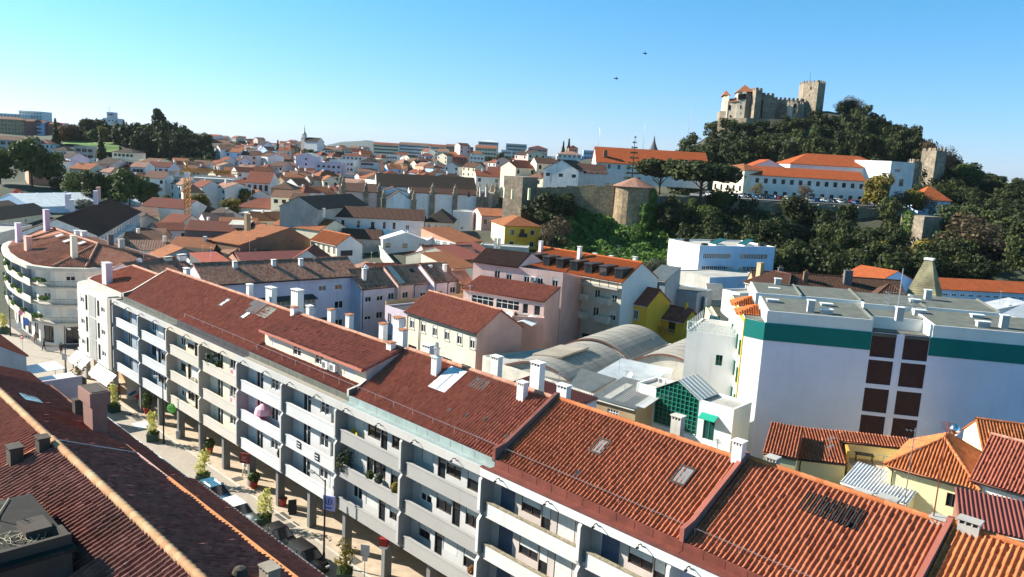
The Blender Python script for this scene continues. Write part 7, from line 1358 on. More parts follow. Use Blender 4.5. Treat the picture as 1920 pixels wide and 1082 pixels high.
# far end of that side: dark roofs, pergola, lilac wall
r = thing('house', 'dark roofed house beside the white pergola canopies', 'house', ROW(-46, 0, 0), ROW_ANG)
put('roof', roof_mesh('roof', [[(12.9, -10.6, 5.6), (0, -10.6, 5.6), (0, -17, 8.2), (12.9, -17, 8.2)], [(0, -24, 5.6), (12.9, -24, 5.6), (12.9, -17, 8.2), (0, -17, 8.2)]], T_['deep'], 1), r); MB().box(0, -23.5, 0, 12.8, -10.9, 5.6).obj('wall', W_['grey'], r)
hx('gable_house', 'dark gabled house with pale verge at the far left of the street', 'house', tuple(ROW(-66, -9.4, 6)), tuple(ROW(-66, -17.4, 6)), 6.0, 14, 'gy', 2.4, .2, 'bluegrey', 'deep', z0=0)
r = thing('screen_wall', 'mauve screen wall between the roofs and the street terrace', 'wall', ROW(-44.3, -10.5, 0), ROW_ANG+R_(90)); MB().box(0, -.2, 0, 4.6, .1, 4.9).box(0, -4.5, 0, .2, -.2, 4.2).obj('wall', W_['purplew'], r)
for i, (u, v, z, lab) in enumerate(((-55, -9.2, 4.0, 'wide pale blue pergola canopy over the café terrace'), (-50.5, -8.8, 3.6, 'second pale blue canopy nearer the mauve wall'))):
    r = thing('pergola', lab, 'pergola', ROW(u, v, 0), ROW_ANG, 'pergola canopies of the café terrace')
    m = MB(); n = 3
    for k_ in range(n): x = k_*1.3; m.slab([(x, 0, z), (x+1.2, 0, z), (x+1.2, 3.6, z+.1), (x, 3.6, z+.1)], .06)
    m.obj('canopy', plain('pale_blue_canopy', (.62, .72, .82), .6), r)
    for x, y in ((.1, .1), (3.7, .1), (.1, 3.5), (3.7, 3.5)): MB().box(x-.05, y-.05, 0, x+.05, y+.05, z).obj('post', FRAMEW, r)
# ---------------------------------------------------------------- the street
RW = lambda u, v, z=0.: tuple(ROW(u, v, z))
ground_sheet('street_paving', [RW(-130, -9), RW(60, -9), RW(60, -.9), RW(-130, -.9)], .004, PAVE)
ground_sheet('arcade_floor', [RW(-60, -.9), RW(58, -.9), RW(58, 4), RW(-60, 4)], .008, ARC)
ground_sheet('side_street_paving', [RW(-76, -.9), RW(-60, -.9), RW(-60, 40), RW(-76, 40)], .004, PAVE)
ground_sheet('square_paving', [RW(-130, -40), RW(-47, -40), RW(-47, -9), RW(-130, -9)], .004, PAVE)
r = thing('kerb_line', 'pale kerb line dividing the street from the arcade floor', 'kerb', RW(-60, -.9), ROW_ANG); MB().box(0, -.14, 0, 118, .0, .05).obj('kerb', W_['lconc'], r)
gm_ = plain('iron_grating', (.12, .11, .10), .7)
for i, (px, py, w_) in enumerate(((445, 898, .9), (530, 968, 1.5), (661, 1050, 1.4), (260, 785, 1.2), (243, 778, .7), (285, 800, .9), (548, 984, .9))):
    p = PZ(px, py, .02); m = MB(); m.box(-w_/2, -.45, 0, w_/2, .45, .012)
    for k_ in range(int(w_/.14)): m.box(-w_/2+.05+k_*.14, -.4, .013, -w_/2+.11+k_*.14, .4, .02)
    tag(m.obj('drain_cover', gm_, None, p, ROW_ANG), ['square drain cover near the pale clad pedestrian', 'large drain cover before the red flowerpot', 'drain cover by the street lamp base nearest the camera', 'large drain cover in the paving near the striped mat', 'small drain cover beside the large one near the awnings', 'drain cover beside the third pillar', 'small drain cover beyond the large one by the red pot'][i], 'drain cover', 'drain covers in the street')
# bamboo planters
def bamboo(label, px, py, h=3.2, col='ye'):
    p = PZ(px, py, 0); r = thing('bamboo_planter', label, 'plant', p, random.uniform(0, 6), 'bamboo planters along the street'); i = int(px)
    MB().box(-.55, -.55, 0, .55, .55, .75).box(-.6, -.6, .75, .6, .6, .82).obj('planter', plain('dark_green_planter', (.02, .05, .03), .6), r)
    V, F, tv = leaf_cloud([((random.Random(i+k_).uniform(-.35, .35), random.Random(i*2+k_).uniform(-.35, .35), 1.4+k_*.2*h/3.2), (.5-.02*k_+.12*(k_ % 3), .46-.02*k_, .36)) for k_ in range(9)], 330, .10, i); put('foliage', npmesh('foliage', V, F, LV[col], tv), r)
    V, F, tv = leaf_cloud([((0, 0, .95), (.55, .55, .22))], 120, .11, i+1); put('groundcover', npmesh('groundcover', V, F, LV['md'], tv), r)
    m = MB()
    for k_ in range(9): x, y = random.Random(i*3+k_).uniform(-.3, .3), random.Random(i*5+k_).uniform(-.3, .3); m.tube((x*.4, y*.4, .7), (x, y, h*.9), .015, n=4)
    m.obj('canes', plain('bamboo_cane', (.35, .30, .10), .6), r); return r
for lab, px, py, c_ in (('yellow bamboo in a planter in front of the silver sign, nearest the camera', 646, 1088, 'au'), ('yellow green bamboo beside the white estate car', 496, 985, 'ye'), ('yellow green bamboo beyond the teal car roof', 381, 905, 'ye'), ('small bamboo between the striped mat and the lamp', 287, 826, 'ye'), ('bamboo behind the big rose chimney', 214, 772, 'ye'), ('bamboo and red flowers by the corner lamp', 150, 722, 'au'), ('yellow leafed street tree at the far left edge', 8, 625, 'ye')): bamboo(lab, px, py, 3.2, c_)
for lab, px, py in (('red flowerpot with green plant at the arcade pillar near the red sign', 393, 850), ('empty red flowerpot by the fifth pillar', 530, 948), ('dark potted shrub under the arcade near the stalls', 276, 776), ('red pot by the pillar below the black plaques', 476, 915)):
    p = PZ(px, py, 0); r = thing('flowerpot', lab, 'flowerpot', p); MB().lathe([(.28, 0), (.38, .6), (.42, .62), (.42, .72), (.34, .72), (0, .66)], n=12).obj('pot', plain('red_terracotta', (.36, .05, .03), .7), r)
    if 'empty' not in lab: V, F, tv = leaf_cloud([((0, 0, 1.1 if 'shrub' not in lab else 1.6), (.5, .5, .5 if 'shrub' not in lab else 1.1))], 300, .11, int(px)); put('foliage', npmesh('foliage', V, F, LV['md'], tv), r)
# street lamps and signs
for lab, px, py, h in (('dark street lamp standing between the parked dark cars', 607, 1056, 6.9), ('dark street lamp before the cream balconies', 307, 832, 6.9), ('street lamp with signs at the corner by the awnings', 124, 702, 6.6), ('street lamp beside the curved block at far left', 20, 630, 6.6)): lamp_post(lab, PZ(px, py, 0), h, 1.7, ROW_ANG+math.pi if px > 130 else ROW_ANG)
def sign(label, p, rz, post, build, cat='sign'):
    r = thing('street_sign', label, cat, p, rz)
    if post: MB().tube((0, 0, 0), (0, 0, post), .035, n=6).obj('post', STEEL, r)
    build(r); return r
RED = plain('sign_red', (.48, .01, .01), .5); WHT = plain('sign_white', (.8, .8, .8), .5); BLU = plain('sign_blue', (.02, .12, .42), .5); GRN = plain('sign_green', (.12, .50, .03), .5); PUR = plain('sign_violet', (.42, .40, .72), .5); BLK = plain('sign_black', (.015, .015, .018), .5); GRY = plain('sign_grey', (.42, .43, .45), .5)
disc = lambda r_, mat, name, par, z, y=0., x=0.: MB().tube((x, y-.03, z), (x, y+.03, z), r_, n=24).obj(name, mat, par)
def noentry(r): disc(.34, RED, 'disc', r, 2.6); MB().box(-.24, -.05, 2.53, .24, -.031, 2.67).obj('white_bar', WHT, r)
sign('round red no entry sign by the curved block', PZ(43, 665, 0)+np.array([0, 0, 0]), R_(-25), 2.3, noentry)
sign('grey back of a square sign plate near the yellow bamboo in front', PZ(683, 1090, 0), R_(-10), 2.8, lambda r: MB().box(-.34, -.03, 2.1, .34, .03, 2.95).box(-.2, -.03, 1.65, .2, .03, 2.05).obj('plate', GRY, r))
sign('tall narrow blue parking sign at the curved block', PZ(52, 640, 0), R_(-25), 3.2, lambda r: MB().box(-.45, -.04, 2.5, .45, .04, 3.3).obj('plate', BLU, r))
for lab, px, py in (('square grey sign beside the corner lamp, upper plate', 120, 703), ('grey sign plate on a post at far left', 37, 640)): sign(lab, PZ(px, py, 0)+np.array([.25, -.2, 0]), R_(-20), 3.0, lambda r: MB().box(-.4, -.03, 2.1, .4, .03, 3.0).obj('plate', GRY, r))
def on_front(px, py, v): u, z = ON_V(px, py, v); return ROW(u, v, z)
def purple(r):
    MB().box(-.5, -.05, -.75, .5, .05, .45).obj('panel', PUR, r); m = MB()
    for i in range(20): a, b = 6.283*i/20, 6.283*(i+1)/20; m.tube((.26*math.cos(a), -.07, .26*math.sin(a)), (.26*math.cos(b), -.07, .26*math.sin(b)), .035, n=4)
    m.box(-.05, -.09, -.17, .05, -.052, .17); m.obj('ring_emblem', BLU, r); MB().box(-.25, -.07, -.58, .25, -.052, -.45).obj('lettering_bar', BLU, r)
p = on_front(617, 940, -2.0); sign('violet hanging sign with a dark ring emblem on the arcade', p, R_(-15), 0, purple)
def greens(r):
    disc(.55, GRN, 'disc', r, 0); m = MB()
    for rr_ in (.36, .18):
        for i in range(14): a, b = .7+5.2*i/14, .7+5.2*(i+1)/14; m.tube((rr_*math.cos(a), -.05, rr_*math.sin(a)), (rr_*math.cos(b), -.05, rr_*math.sin(b)), .05, n=4)
    m.obj('spiral_mark', plain('pale_green', (.6, .85, .4), .5), r)
sign('round green hanging sign with a pale curl mark', on_front(321, 766, -2.0), R_(-15), 0, greens)
def redsq(r): MB().box(-.5, -.06, -.5, .5, .06, .45).obj('panel', plain('dark_red_panel', (.22, .02, .015), .5), r); text('Jar', .42, plain('dusty_pink', (.6, .25, .2), .6), r, (0, -.08, .1), (math.pi/2, 0, 0)); MB().box(-.3, -.08, -.25, .3, -.062, -.18).obj('rule', plain('dusty_pink', (.6, .25, .2), .6), r)
sign('dark red hanging sign with small script by the sixth pillar', on_front(459, 859, -1.4), R_(-15), 0, redsq)
def redbox(r): MB().box(-.32, -.2, -.25, .32, .2, .33).obj('box', plain('dull_sign_red', (.30, .012, .012), .6), r); MB().box(-.31, -.19, -.42, .31, .19, -.252).obj('base', WHT, r)
sign('small red and white box sign under the last visible balcony', on_front(720, 1017, -1.2), R_(-10), 0, redbox)
sign('blue pharmacy like round sign over the curved block shops', tuple(ROW(-83.5, -1.6, 3.2)), R_(-20), 0, lambda r: disc(.6, BLU, 'disc', r, 0))
sign('pink round sign on the curved block façade', tuple(ROW(-86, -1.7, 4.2)), R_(-20), 0, lambda r: disc(.45, plain('sign_pink', (.65, .15, .30), .5), 'disc', r, 0))
for lab, px, py in (('square black plaque with white bars on the balcony parapet, left one', 560, 834), ('square black plaque with white bars on the balcony parapet, right one', 594, 857)):
    r = thing('plaque', lab, 'plaque', on_front(px, py, -1.30), ROW_ANG); MB().box(-.3, -.02, -.3, .3, .02, .32).obj('plate', BLK, r)
    for z in (.12, -.12): MB().box(-.22, -.03, z-.03, .22, -.021, z+.03).obj('bar', WHT, r)
# cars
for lab, px, py, col, kd in (('deep teal blue car with roof bars parked behind the lean-to', 418, 930, 'teal', 'estate'), ('white estate car parked beside the bamboo', 462, 966, 'white', 'estate'), ('black car behind the white estate', 536, 1010, 'black', 'hatch'), ('second black car nearest the camera', 590, 1050, 'black', 'estate')):
    p = PZ(px, py, .2); u, v = uv_of(p); c = car(lab, col, ROW(u, v-.7, 0.005), ROW_ANG, kd, 'cars parked along the street', False, 1.02)
    if col == 'teal': MB().box(-1.2, -.5, 1.47, .1, -.44, 1.53).box(-1.2, .44, 1.47, .1, .5, 1.53).obj('roof_bar', STEEL, c)
for lab, px, py, col in (('red car parked far away at the left edge', 5, 545, 'red'), ('dark car in front of the curved block, far left', 4, 556, 'black'), ('silver car in the far street at left', 12, 538, 'silver')):
    p = PZ(px, py, .2); car(lab, col, (p[0]-1.5, p[1], .005), R_(120), 'hatch', 'cars in the far street', True)
# balcony life and arcade goods
def pot_plant(label, u, v, z, s=.5, lf='md', fl=None):
    r = thing('balcony_plant', label, 'plant', ROW(u, v, z), 0, 'plants on the balconies'); MB().lathe([(.16, 0), (.2, .3), (.0, .3)], n=9).obj('pot', W_['salmon'], r)
    V, F, tv = leaf_cloud([((0, 0, .35+s*.7), (s*.7, s*.7, s))], 240, .10, int(u*10)+50); put('foliage', npmesh('foliage', V, F, LV[lf], tv), r); return r
for a in (('trailing dark plant at the left end of the second floor teal gutter balcony', .9, -1.0, 7.1, .9, 'dk'), ('green bush in a pot in the middle of the flowered balcony', 4.2, -1.0, 7.5, .35, 'md'), ('pale green bush beside the red flowers', 5.3, -1.0, 7.55, .4, 'ol'), ('yellowing pot plant at the right end of the flowered balcony', 7.3, -1.0, 7.55, .4, 'au'), ('big dark bush in the cream top floor balcony', -22.6, -.7, 9.9, 1.0, 'dk'), ('small pot plant on the cream top balcony', -20.6, -1.0, 10.3, .35, 'md'), ('leafy pot on the lowest balcony near the red sign', -9.0, -.9, 5.0, .4, 'dk'), ('small plant at the end of the lowest teal gutter balcony', 15.6, -.9, 4.6, .45, 'ru')): pot_plant(*a)
def chair(label, u, v, z, col, rz):
    if 'chair' not in _WM:
        s = MB().box(-.22, -.22, .42, .22, .22, .46); b = MB()
        for i in range(7): a = -.5+i/6; b.box(a*.44-.03, .2, .46, a*.44+.03, .24, .95-.25*a*a)
        _WM['chair'] = (s, b, MB().box(-.02, -.02, 0, .02, .02, .42))
    s, b, l = _WM['chair']; mt = plain('chair_'+col, dict(yellow=(.60, .48, .02), white=(.75, .75, .72), pink=(.8, .1, .35))[col], .5); r = thing('plastic_chair', label, 'chair', ROW(u, v, z), rz, 'plastic chairs on the balconies')
    s.obj('seat', mt, r); b.obj('backrest', mt, r)
    for x in (-.19, .19):
        for y in (-.19, .19): l.obj('leg', mt, r, (x, y, 0))
chair('yellow plastic chair on the teal gutter top balcony, left one', 1.5, -.5, 9.87, 'yellow', 1.2); chair('yellow plastic chair on the teal gutter top balcony, right one', 2.4, -.75, 9.87, 'yellow', 2.0); chair('white plastic chair on the cream middle balcony', -27.0, -.6, 7.07, 'white', 1.0); chair('white plastic chair on the first white balcony', -41.0, -.6, 9.87, 'white', .6)
r = thing('sunshade', 'bright pink cloth screen and pink chair cover on the white balcony', 'cloth', ROW(-12.9, -.7, 7.07), ROW_ANG); MB().box(-.5, -.3, .4, .2, .2, 1.25).obj('pink_cover', plain('hot_pink_cloth', (.80, .05, .35), .8), r); MB().lathe([(.02, 2.2), (.7, 1.7), (.85, 1.2), (.8, 1.15)], (.6, 0, 0), 14).obj('pale_pink_dome', plain('pale_pink_cloth', (.80, .42, .50), .8), r)
for lab, u, z in (('clothes drying rack with white washing on the cream top balcony', -18.2, 9.87), ('folding drying rack on the cream middle balcony', -18.4, 7.07)):
    r = thing('drying_rack', lab, 'drying rack', ROW(u, -.6, z), ROW_ANG); m = MB().path([(-.8, -.3, 0), (-.5, .3, 1.05), (.7, .3, 1.05), (1, -.3, 0)], .02)
    for y in (-.2, 0, .2): m.tube((-.8, y, 1.05), (1, y, 1.05), .015, n=4)
    m.obj('frame', STEEL, r)
    for i, c_ in enumerate(('white', 'pink', 'white')): MB().box(-.7+i*.55, -.21, .45, -.3+i*.55, -.19, 1.05).obj('garment', plain('washing_'+c_, (.75, .72, .7) if c_ == 'white' else (.6, .2, .25), .9), r)
for lab, px, py, c1 in (('blue covered stall table under the arcade', 246, 750, (.03, .12, .35)), ('red and white deck stall beside the blue stall', 262, 757, (.5, .03, .03))):
    r = thing('stall', lab, 'stall', PZ(px, py, 0), ROW_ANG); MB().slab([(-.7, -.4, .8), (.7, -.4, .8), (.7, .4, 1.15), (-.7, .4, 1.15)], .08).obj('stall_top', plain('stall_'+str(int(px)), c1, .7), r)
    for x in (-.6, .6):
        for y in (-.35, .35): MB().box(x-.03, y-.03, 0, x+.03, y+.03, .85).obj('leg', FRAMEW, r)
for lab, px, py in (('dark sandwich board standing under the arcade', 548, 962), ('grey litter bin at the arcade kerb', 334, 822)):
    r = thing('street_board' if 'board' in lab else 'litter_bin', lab, 'sign' if 'board' in lab else 'bin', PZ(px, py, 0), ROW_ANG+1.2)
    if 'board' in lab: MB().slab([(-.35, -.3, 0.02), (.35, -.3, .02), (.35, -.02, 1.25), (-.35, -.02, 1.25)], .04).obj('front_panel', BLK, r); MB().slab([(-.35, .3, 0.02), (.35, .3, .02), (.35, .02, 1.25), (-.35, .02, 1.25)], .04).obj('back_panel', BLK, r)
    else: MB().lathe([(.25, 0), (.28, .9), (.3, .92), (.22, .95), (0, .9)], n=12).obj('drum', GRY, r)
r = thing('ground_mat', 'white striped floor mat on the street by the small bamboo', 'mat', PZ(268, 797, .02), ROW_ANG); MB().box(-1.2, -.8, 0, 1.2, .8, .02).obj('cloth', WHT, r)
for i in range(5): MB().box(-1.1+i*.48, -.7, .021, -.95+i*.48, .7, .026).obj('stripe', GRY, r)
# people
def person_mesh(pose):
    """one continuous skinned body; zones coloured by height"""
    s = dict(walk=(.28, -.22, .2, -.25), stand=(.06, -.06, .05, -.05))[pose]; v = [(0, 0, .95), (0, .02, 1.18), (0, .0, 1.42), (0, .02, 1.52), (0, .04, 1.62), (0, .04, 1.74)]; R1 = [.15, .15, .15, .06, .10, .085]; e = [(i, i+1) for i in range(5)]
    for sd, lg, ar in ((-1, s[0], s[2]), (1, s[1], s[3])):
        k_ = len(v); v += [(sd*.10, lg*.15, .86), (sd*.11, lg*.6+.04, .48), (sd*.11, lg-.04, .09), (sd*.12, lg+.12, .05)]; R1 += [.105, .07, .05, .04]; e += [(0, k_), (k_, k_+1), (k_+1, k_+2), (k_+2, k_+3)]
        k_ = len(v); v += [(sd*.19, 0, 1.40), (sd*.25, -ar*.4, 1.14), (sd*.25, ar*.4+.08, .90), (sd*.25, ar*.5+.12, .82)]; R1 += [.075, .05, .038, .035]; e += [(2, k_), (k_, k_+1), (k_+1, k_+2), (k_+2, k_+3)]
    me = bpy.data.meshes.new('p'); me.from_pydata(v, e, []); o = bpy.data.objects.new('p', me); C.objects.link(o); md = o.modifiers.new('s', 'SKIN'); md.use_smooth_shade = True
    for i, sv in enumerate(me.skin_vertices[0].data): sv.radius = (R1[i], R1[i]*(.72 if i < 3 else 1)); sv.use_root = i == 0
    o.modifiers.new('d', 'SUBSURF').levels = 1; dg = bpy.context.evaluated_depsgraph_get(); out = bpy.data.meshes.new_from_object(o.evaluated_get(dg)); bpy.data.objects.remove(o); return out
PM = {k_: person_mesh(k_) for k_ in ('walk', 'stand')}
def person(label, p, rz, pose, top, bottom, hair=(.03, .02, .015), h=1.0):
    me = PM[pose].copy(); me.materials.clear()
    for nm, c_ in (('skin', (.45, .27, .19)), ('top', top), ('bottom', bottom), ('shoe', (.03, .03, .03))): me.materials.append(plain('cloth_%s_%d' % (nm, hash(c_) % 9999), c_, .85))
    for f in me.polygons: z = f.center.z; x = abs(f.center.x); f.material_index = 3 if z < .1 else 0 if (z > 1.5 or (x > .2 and z < .90 and z > .7)) else 1 if z > .95 or x > .21 else 2
    me.name = 'body'; r = thing('person', label, 'person', p, rz, 'people in the street'); o = put('body', me, r); o.scale = (h,)*3
    MB().lathe([(.0, .14), (.075, .11), (.11, .03), (.105, -.05), (.07, -.1)], (0, .0, 1.70), 10).obj('hair', plain('hair_%d' % (hash(hair) % 999), hair, .8), r, smooth=True); return r
for a in (('pedestrian in a tan coat walking near the no entry sign', 67, 645, .8, 'walk', (.40, .24, .14), (.28, .18, .12)), ('pedestrian in black bending forward as they walk, left of the corner lamp', 83, 657, 2.2, 'walk', (.02, .02, .022), (.02, .02, .025)), ('dark clothed person standing at the curved block shop', 115, 665, .2, 'stand', (.02, .02, .022), (.03, .03, .035)), ('person in black, left of the pair by the awning', 138, 690, 2.6, 'stand', (.02, .02, .025), (.02, .02, .02)), ('person in dark blue, right of the pair by the awning', 145, 689, 2.9, 'walk', (.03, .05, .10), (.02, .02, .03)), ('person in dark green walking under the second awning', 166, 702, .5, 'walk', (.02, .05, .03), (.02, .02, .02)), ('person in a red jacket beside the bamboo and stalls', 224, 747, 1.6, 'stand', (.30, .03, .03), (.05, .05, .06)), ('person in dark clothes leaning at the second arcade pillar', 297, 790, 1.0, 'stand', (.03, .03, .04), (.03, .03, .03)), ('person in white jacket walking by the red hanging sign', 458, 893, 2.4, 'walk', (.75, .72, .68), (.60, .55, .48))):
    person(a[0], PZ(a[1], a[2], .008), a[3], *a[4:])
# ---------------------------------------------------------------- far town: named large buildings first
FAR = dict(hi=0, far=True)
def fb(name, label, px0, px1, py, Y, h, d, wm, roof, tm, rows, cols, rise=2., cat='apartment building', Yb=None, side=None, w=(1.4, 1.3), kind='d2', sides='f', par=.6):
    """level eave from px0 to px1 at distance Y"""
    a = (px0, py); b = (px1, py+(px1-px0)*.0577); wi = [(s, cols if s == 'f' else max(2, int(d/4)), [-(.9+w[1])-i*3.05 for i in range(rows)], w[0], w[1], kind, 1.0) for s in sides]
    return yhouse(name, label, cat, a, b, Y, h, d, Yb=Yb, roof=roof, rise=rise, ov=.3, wm=wm, tm=tm, wins=wi, side=side, par=par, **FAR)
W_['slateblue'] = wall('pale_slate_blue_facade', (.54, .56, .58), .1, .1); W_['rust'] = wall('rust_red_facade', (.26, .10, .08), .1, .1); W_['aqua'] = wall('pale_aqua_facade', (.66, .70, .70), .1, .1)
fb('apartment_building', 'tall white hilltop hotel block with stepped roof and aerial', 188, 229, 232, 700, 26, 16, 'white', 'flat', 'conc', 6, 7)
for i, (x0, x1, y0, hh) in enumerate(((193, 222, 222, 6), (200, 213, 211, 5))): fb('roof_storey', ('wide lower', 'narrow upper')[i]+' white roof storey on the hilltop hotel block', x0, x1, y0, 703+i*2, hh, 10-i*3, 'slateblue', 'flat', 'conc', 1, 4, cat='roof storey')
p = PY(205, 211, 705); tag(MB().tube((0, 0, -2), (0, 0, 6), .25, .08, 6).tube((-2, 0, 3), (2, 0, 3), .12, n=4).tube((-1.3, 0, 4.5), (1.3, 0, 4.5), .1, n=4).obj('aerial', STEEL, None, p), 'aerial on top of the hilltop hotel block', 'aerial')
fb('apartment_building', 'white stepped apartment tower at the top left skyline', 35, 78, 208, 820, 22, 18, 'aqua', 'flat', 'conc', 5, 8); fb('apartment_building', 'lower white apartment block left of the stepped tower', -20, 38, 212, 800, 16, 18, 'white', 'flat', 'conc', 3, 9)
fb('apartment_building', 'long brown apartment block on the left hill', -30, 44, 221, 640, 22, 16, 'sepia', 'hip', 'worn', 5, 12); fb('apartment_building', 'rust red narrow apartment block beside the brown one', 44, 61, 227, 640, 18, 14, 'rust', 'gx', 'worn', 5, 3); fb('apartment_building', 'lilac blue apartment block between two dark red ones', 62, 80, 230, 645, 18, 14, 'pblue', 'gx', 'red', 4, 4)
fb('apartment_building', 'second rust red block right of the lilac blue one', 80, 100, 232, 648, 18, 14, 'rust', 'gx', 'red', 4, 4); fb('apartment_building', 'pale end block of the hill row before the autumn trees', 100, 118, 234, 655, 15, 14, 'slateblue', 'gx', 'red', 3, 3)
fb('house', 'grey modern house with dark long windows at the left edge', -30, 53, 260, 420, 16, 14, 'grey', 'gx', 'brown', 3, 6, w=(2.6, 1.6)); fb('house', 'white four storey house with red hip roof on the left hillside', 50, 93, 267, 430, 14, 14, 'white', 'hip', 'worn', 4, 5, w=(1.1, 1.4), sides='fr')
fb('house', 'small white gabled villa left of the grass slope', 97, 127, 281, 420, 9, 10, 'white', 'hip', 'dark', 2, 4); fb('house', 'beige modern house with stacked terraces before the grass', 139, 176, 275, 415, 13, 12, 'conc', 'flat', 'conc', 3, 3, w=(2.4, 1.5)); fb('villa', 'cream villa with tall chimneys right of the grass slope', 210, 252, 284, 400, 11, 12, 'cream', 'hip', 'dark', 2, 5)
fb('school_block', 'long pale block with window bands below the beige house', 140, 190, 299, 385, 9, 12, 'slateblue', 'flat', 'conc', 2, 10, w=(1.6, 1.6), cat='building'); fb('house', 'dark red roofed house left of the pale banded block', 104, 140, 303, 390, 7, 10, 'rust', 'hip', 'deep', 1, 3); fb('house', 'cream house below the villa with arched windows', 205, 262, 298, 380, 9, 11, 'cream', 'flat', 'conc', 2, 8)
fb('house', 'pale blue painted house with white markings near the park trees', 244, 272, 312, 330, 9, 9, 'aqua', 'gx', 'pale', 2, 3); fb('house', 'brown roofed house beside the pale blue painted house', 225, 246, 315, 332, 8, 9, 'sepia', 'hip', 'deep', 2, 2); fb('house', 'lilac house with red brown roof right of the pale blue house', 272, 318, 311, 345, 9, 10, 'lilac', 'gx', 'deep', 2, 4)
fb('house', 'round fronted pink house below the lilac house', 280, 303, 330, 320, 10, 10, 'pink', 'hip', 'pale', 2, 2); fb('hall', 'grey ribbed modern hall with wide flat roof behind the crane', 318, 432, 333, 330, 10, 22, 'lconc', 'flat', 'conc', 2, 9, w=(3.4, 1.7), cat='hall'); fb('town_house', 'white mansard house with dormers behind the crane jib', 314, 376, 293, 520, 9, 12, 'white', 'hip', 'zinc', 2, 9); fb('town_house', 'long pinkish house with orange hip roof right of the mansard house', 370, 424, 297, 520, 9, 12, 'pink', 'gx', 'orange', 2, 8)
fb('villa', 'small pale blue villa with orange gables behind the street cars', 400, 437, 363, 300, 8, 9, 'pblue', 'gy', 'pale', 2, 3); fb('town_house', 'brown brick house with red hip roof beside the white mansion', 433, 466, 343, 310, 10, 11, 'brown', 'hip', 'red', 2, 5, w=(1., 1.2)); fb('town_house', 'white mansion with big red roof and two dormers', 460, 506, 341, 300, 11, 12, 'white', 'gx', 'red', 2, 4, w=(1.2, 2.2), rise=4)
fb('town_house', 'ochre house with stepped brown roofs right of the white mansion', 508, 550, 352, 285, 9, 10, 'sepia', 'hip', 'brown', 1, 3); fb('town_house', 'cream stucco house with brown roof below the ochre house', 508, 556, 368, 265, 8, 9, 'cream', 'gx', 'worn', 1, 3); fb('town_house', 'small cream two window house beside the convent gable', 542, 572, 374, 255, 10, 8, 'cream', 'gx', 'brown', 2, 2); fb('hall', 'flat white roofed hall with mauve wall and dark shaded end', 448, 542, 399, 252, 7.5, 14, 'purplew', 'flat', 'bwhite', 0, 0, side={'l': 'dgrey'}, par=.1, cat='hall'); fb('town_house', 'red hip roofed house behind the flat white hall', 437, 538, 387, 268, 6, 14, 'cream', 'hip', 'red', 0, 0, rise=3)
fb('apartment_building', 'big lilac apartment block with blank sunlit wall and one row of small windows', 555, 592, 292, 455, 24, 16, 'lilac', 'gy', 'conc', 6, 1, w=(1.1, 1.2)); fb('apartment_building', 'mauve taller half of the lilac apartment block', 592, 640, 306, 450, 21, 16, 'purplew', 'flat', 'conc', 5, 5); fb('apartment_building', 'pale apartment block with dark windows right of the lilac block', 618, 664, 301, 470, 20, 16, 'white', 'flat', 'conc', 5, 6); fb('apartment_building', 'blue grey glass apartment block with hip roof', 674, 703, 302, 465, 21, 14, 'slateblue', 'hip', 'dark', 6, 5)
fb('apartment_building', 'stepped white apartment block behind the blue grey one', 640, 680, 291, 520, 16, 14, 'white', 'hip', 'red', 4, 5); fb('building', 'low grey long block in front of the apartments', 630, 672, 328, 400, 8, 12, 'grey', 'flat', 'conc', 2, 8, cat='building'); fb('building', 'white modern villa row with dark glazing on the hill', 475, 517, 288, 540, 9, 12, 'white', 'flat', 'conc', 2, 6, w=(2.4, 1.8), cat='building'); fb('town_house', 'white chapel like house with small belfry left of the white villa row', 440, 470, 288, 560, 11, 11, 'white', 'flat', 'zinc', 2, 4)
fb('apartment_building', 'cream long institute building with red brown roofs below the church', 603, 640, 280, 640, 11, 14, 'cream', 'gx', 'worn', 2, 7); fb('apartment_building', 'second wing of the cream institute with dark roof', 640, 686, 281, 640, 10, 14, 'cream', 'gx', 'dark', 2, 9)
# hilltop church
A = PY(570, 281, 640); ch = thing('church', 'white hilltop church with dark roof and a lantern bell tower', 'church', A, R_(-25)); MB().facade((0, 0), (1, 0), 17, -6, 9, ()).facade((17, 0), (0, 1), 11, -6, 9, ()).facade((17, 11), (-1, 0), 17, -6, 9, ()).facade((0, 11), (0, -1), 11, -6, 9, ()).quad((0, 11, 9), (0, 0, 9), (0, 5.5, 13)).quad((17, 0, 9), (17, 11, 9), (17, 5.5, 13)).obj('wall', W_['white'], ch)
put('roof', roof_mesh('roof', [[(-.4, -.5, 8.7), (17.4, -.5, 8.7), (17.4, 5.5, 13.1), (-.4, 5.5, 13.1)], [(17.4, 11.5, 8.7), (-.4, 11.5, 8.7), (-.4, 5.5, 13.1), (17.4, 5.5, 13.1)]], TF_['dark'], 0), ch); ch.scale = (.78,)*3; bt = MB().box(-5, 1, -6, -.2, 6, 12).box(-5.2, .8, 12, 0, 6.2, 12.5).box(-4.3, 1.8, 12.5, -.9, 5.2, 16).lathe([(2, 16), (2, 16.4), (1.2, 18), (.6, 19), (.6, 21), (.1, 24), (.05, 28)], (-2.6, 3.5, 0), 10).obj('bell_tower', W_['lconc'], ch)
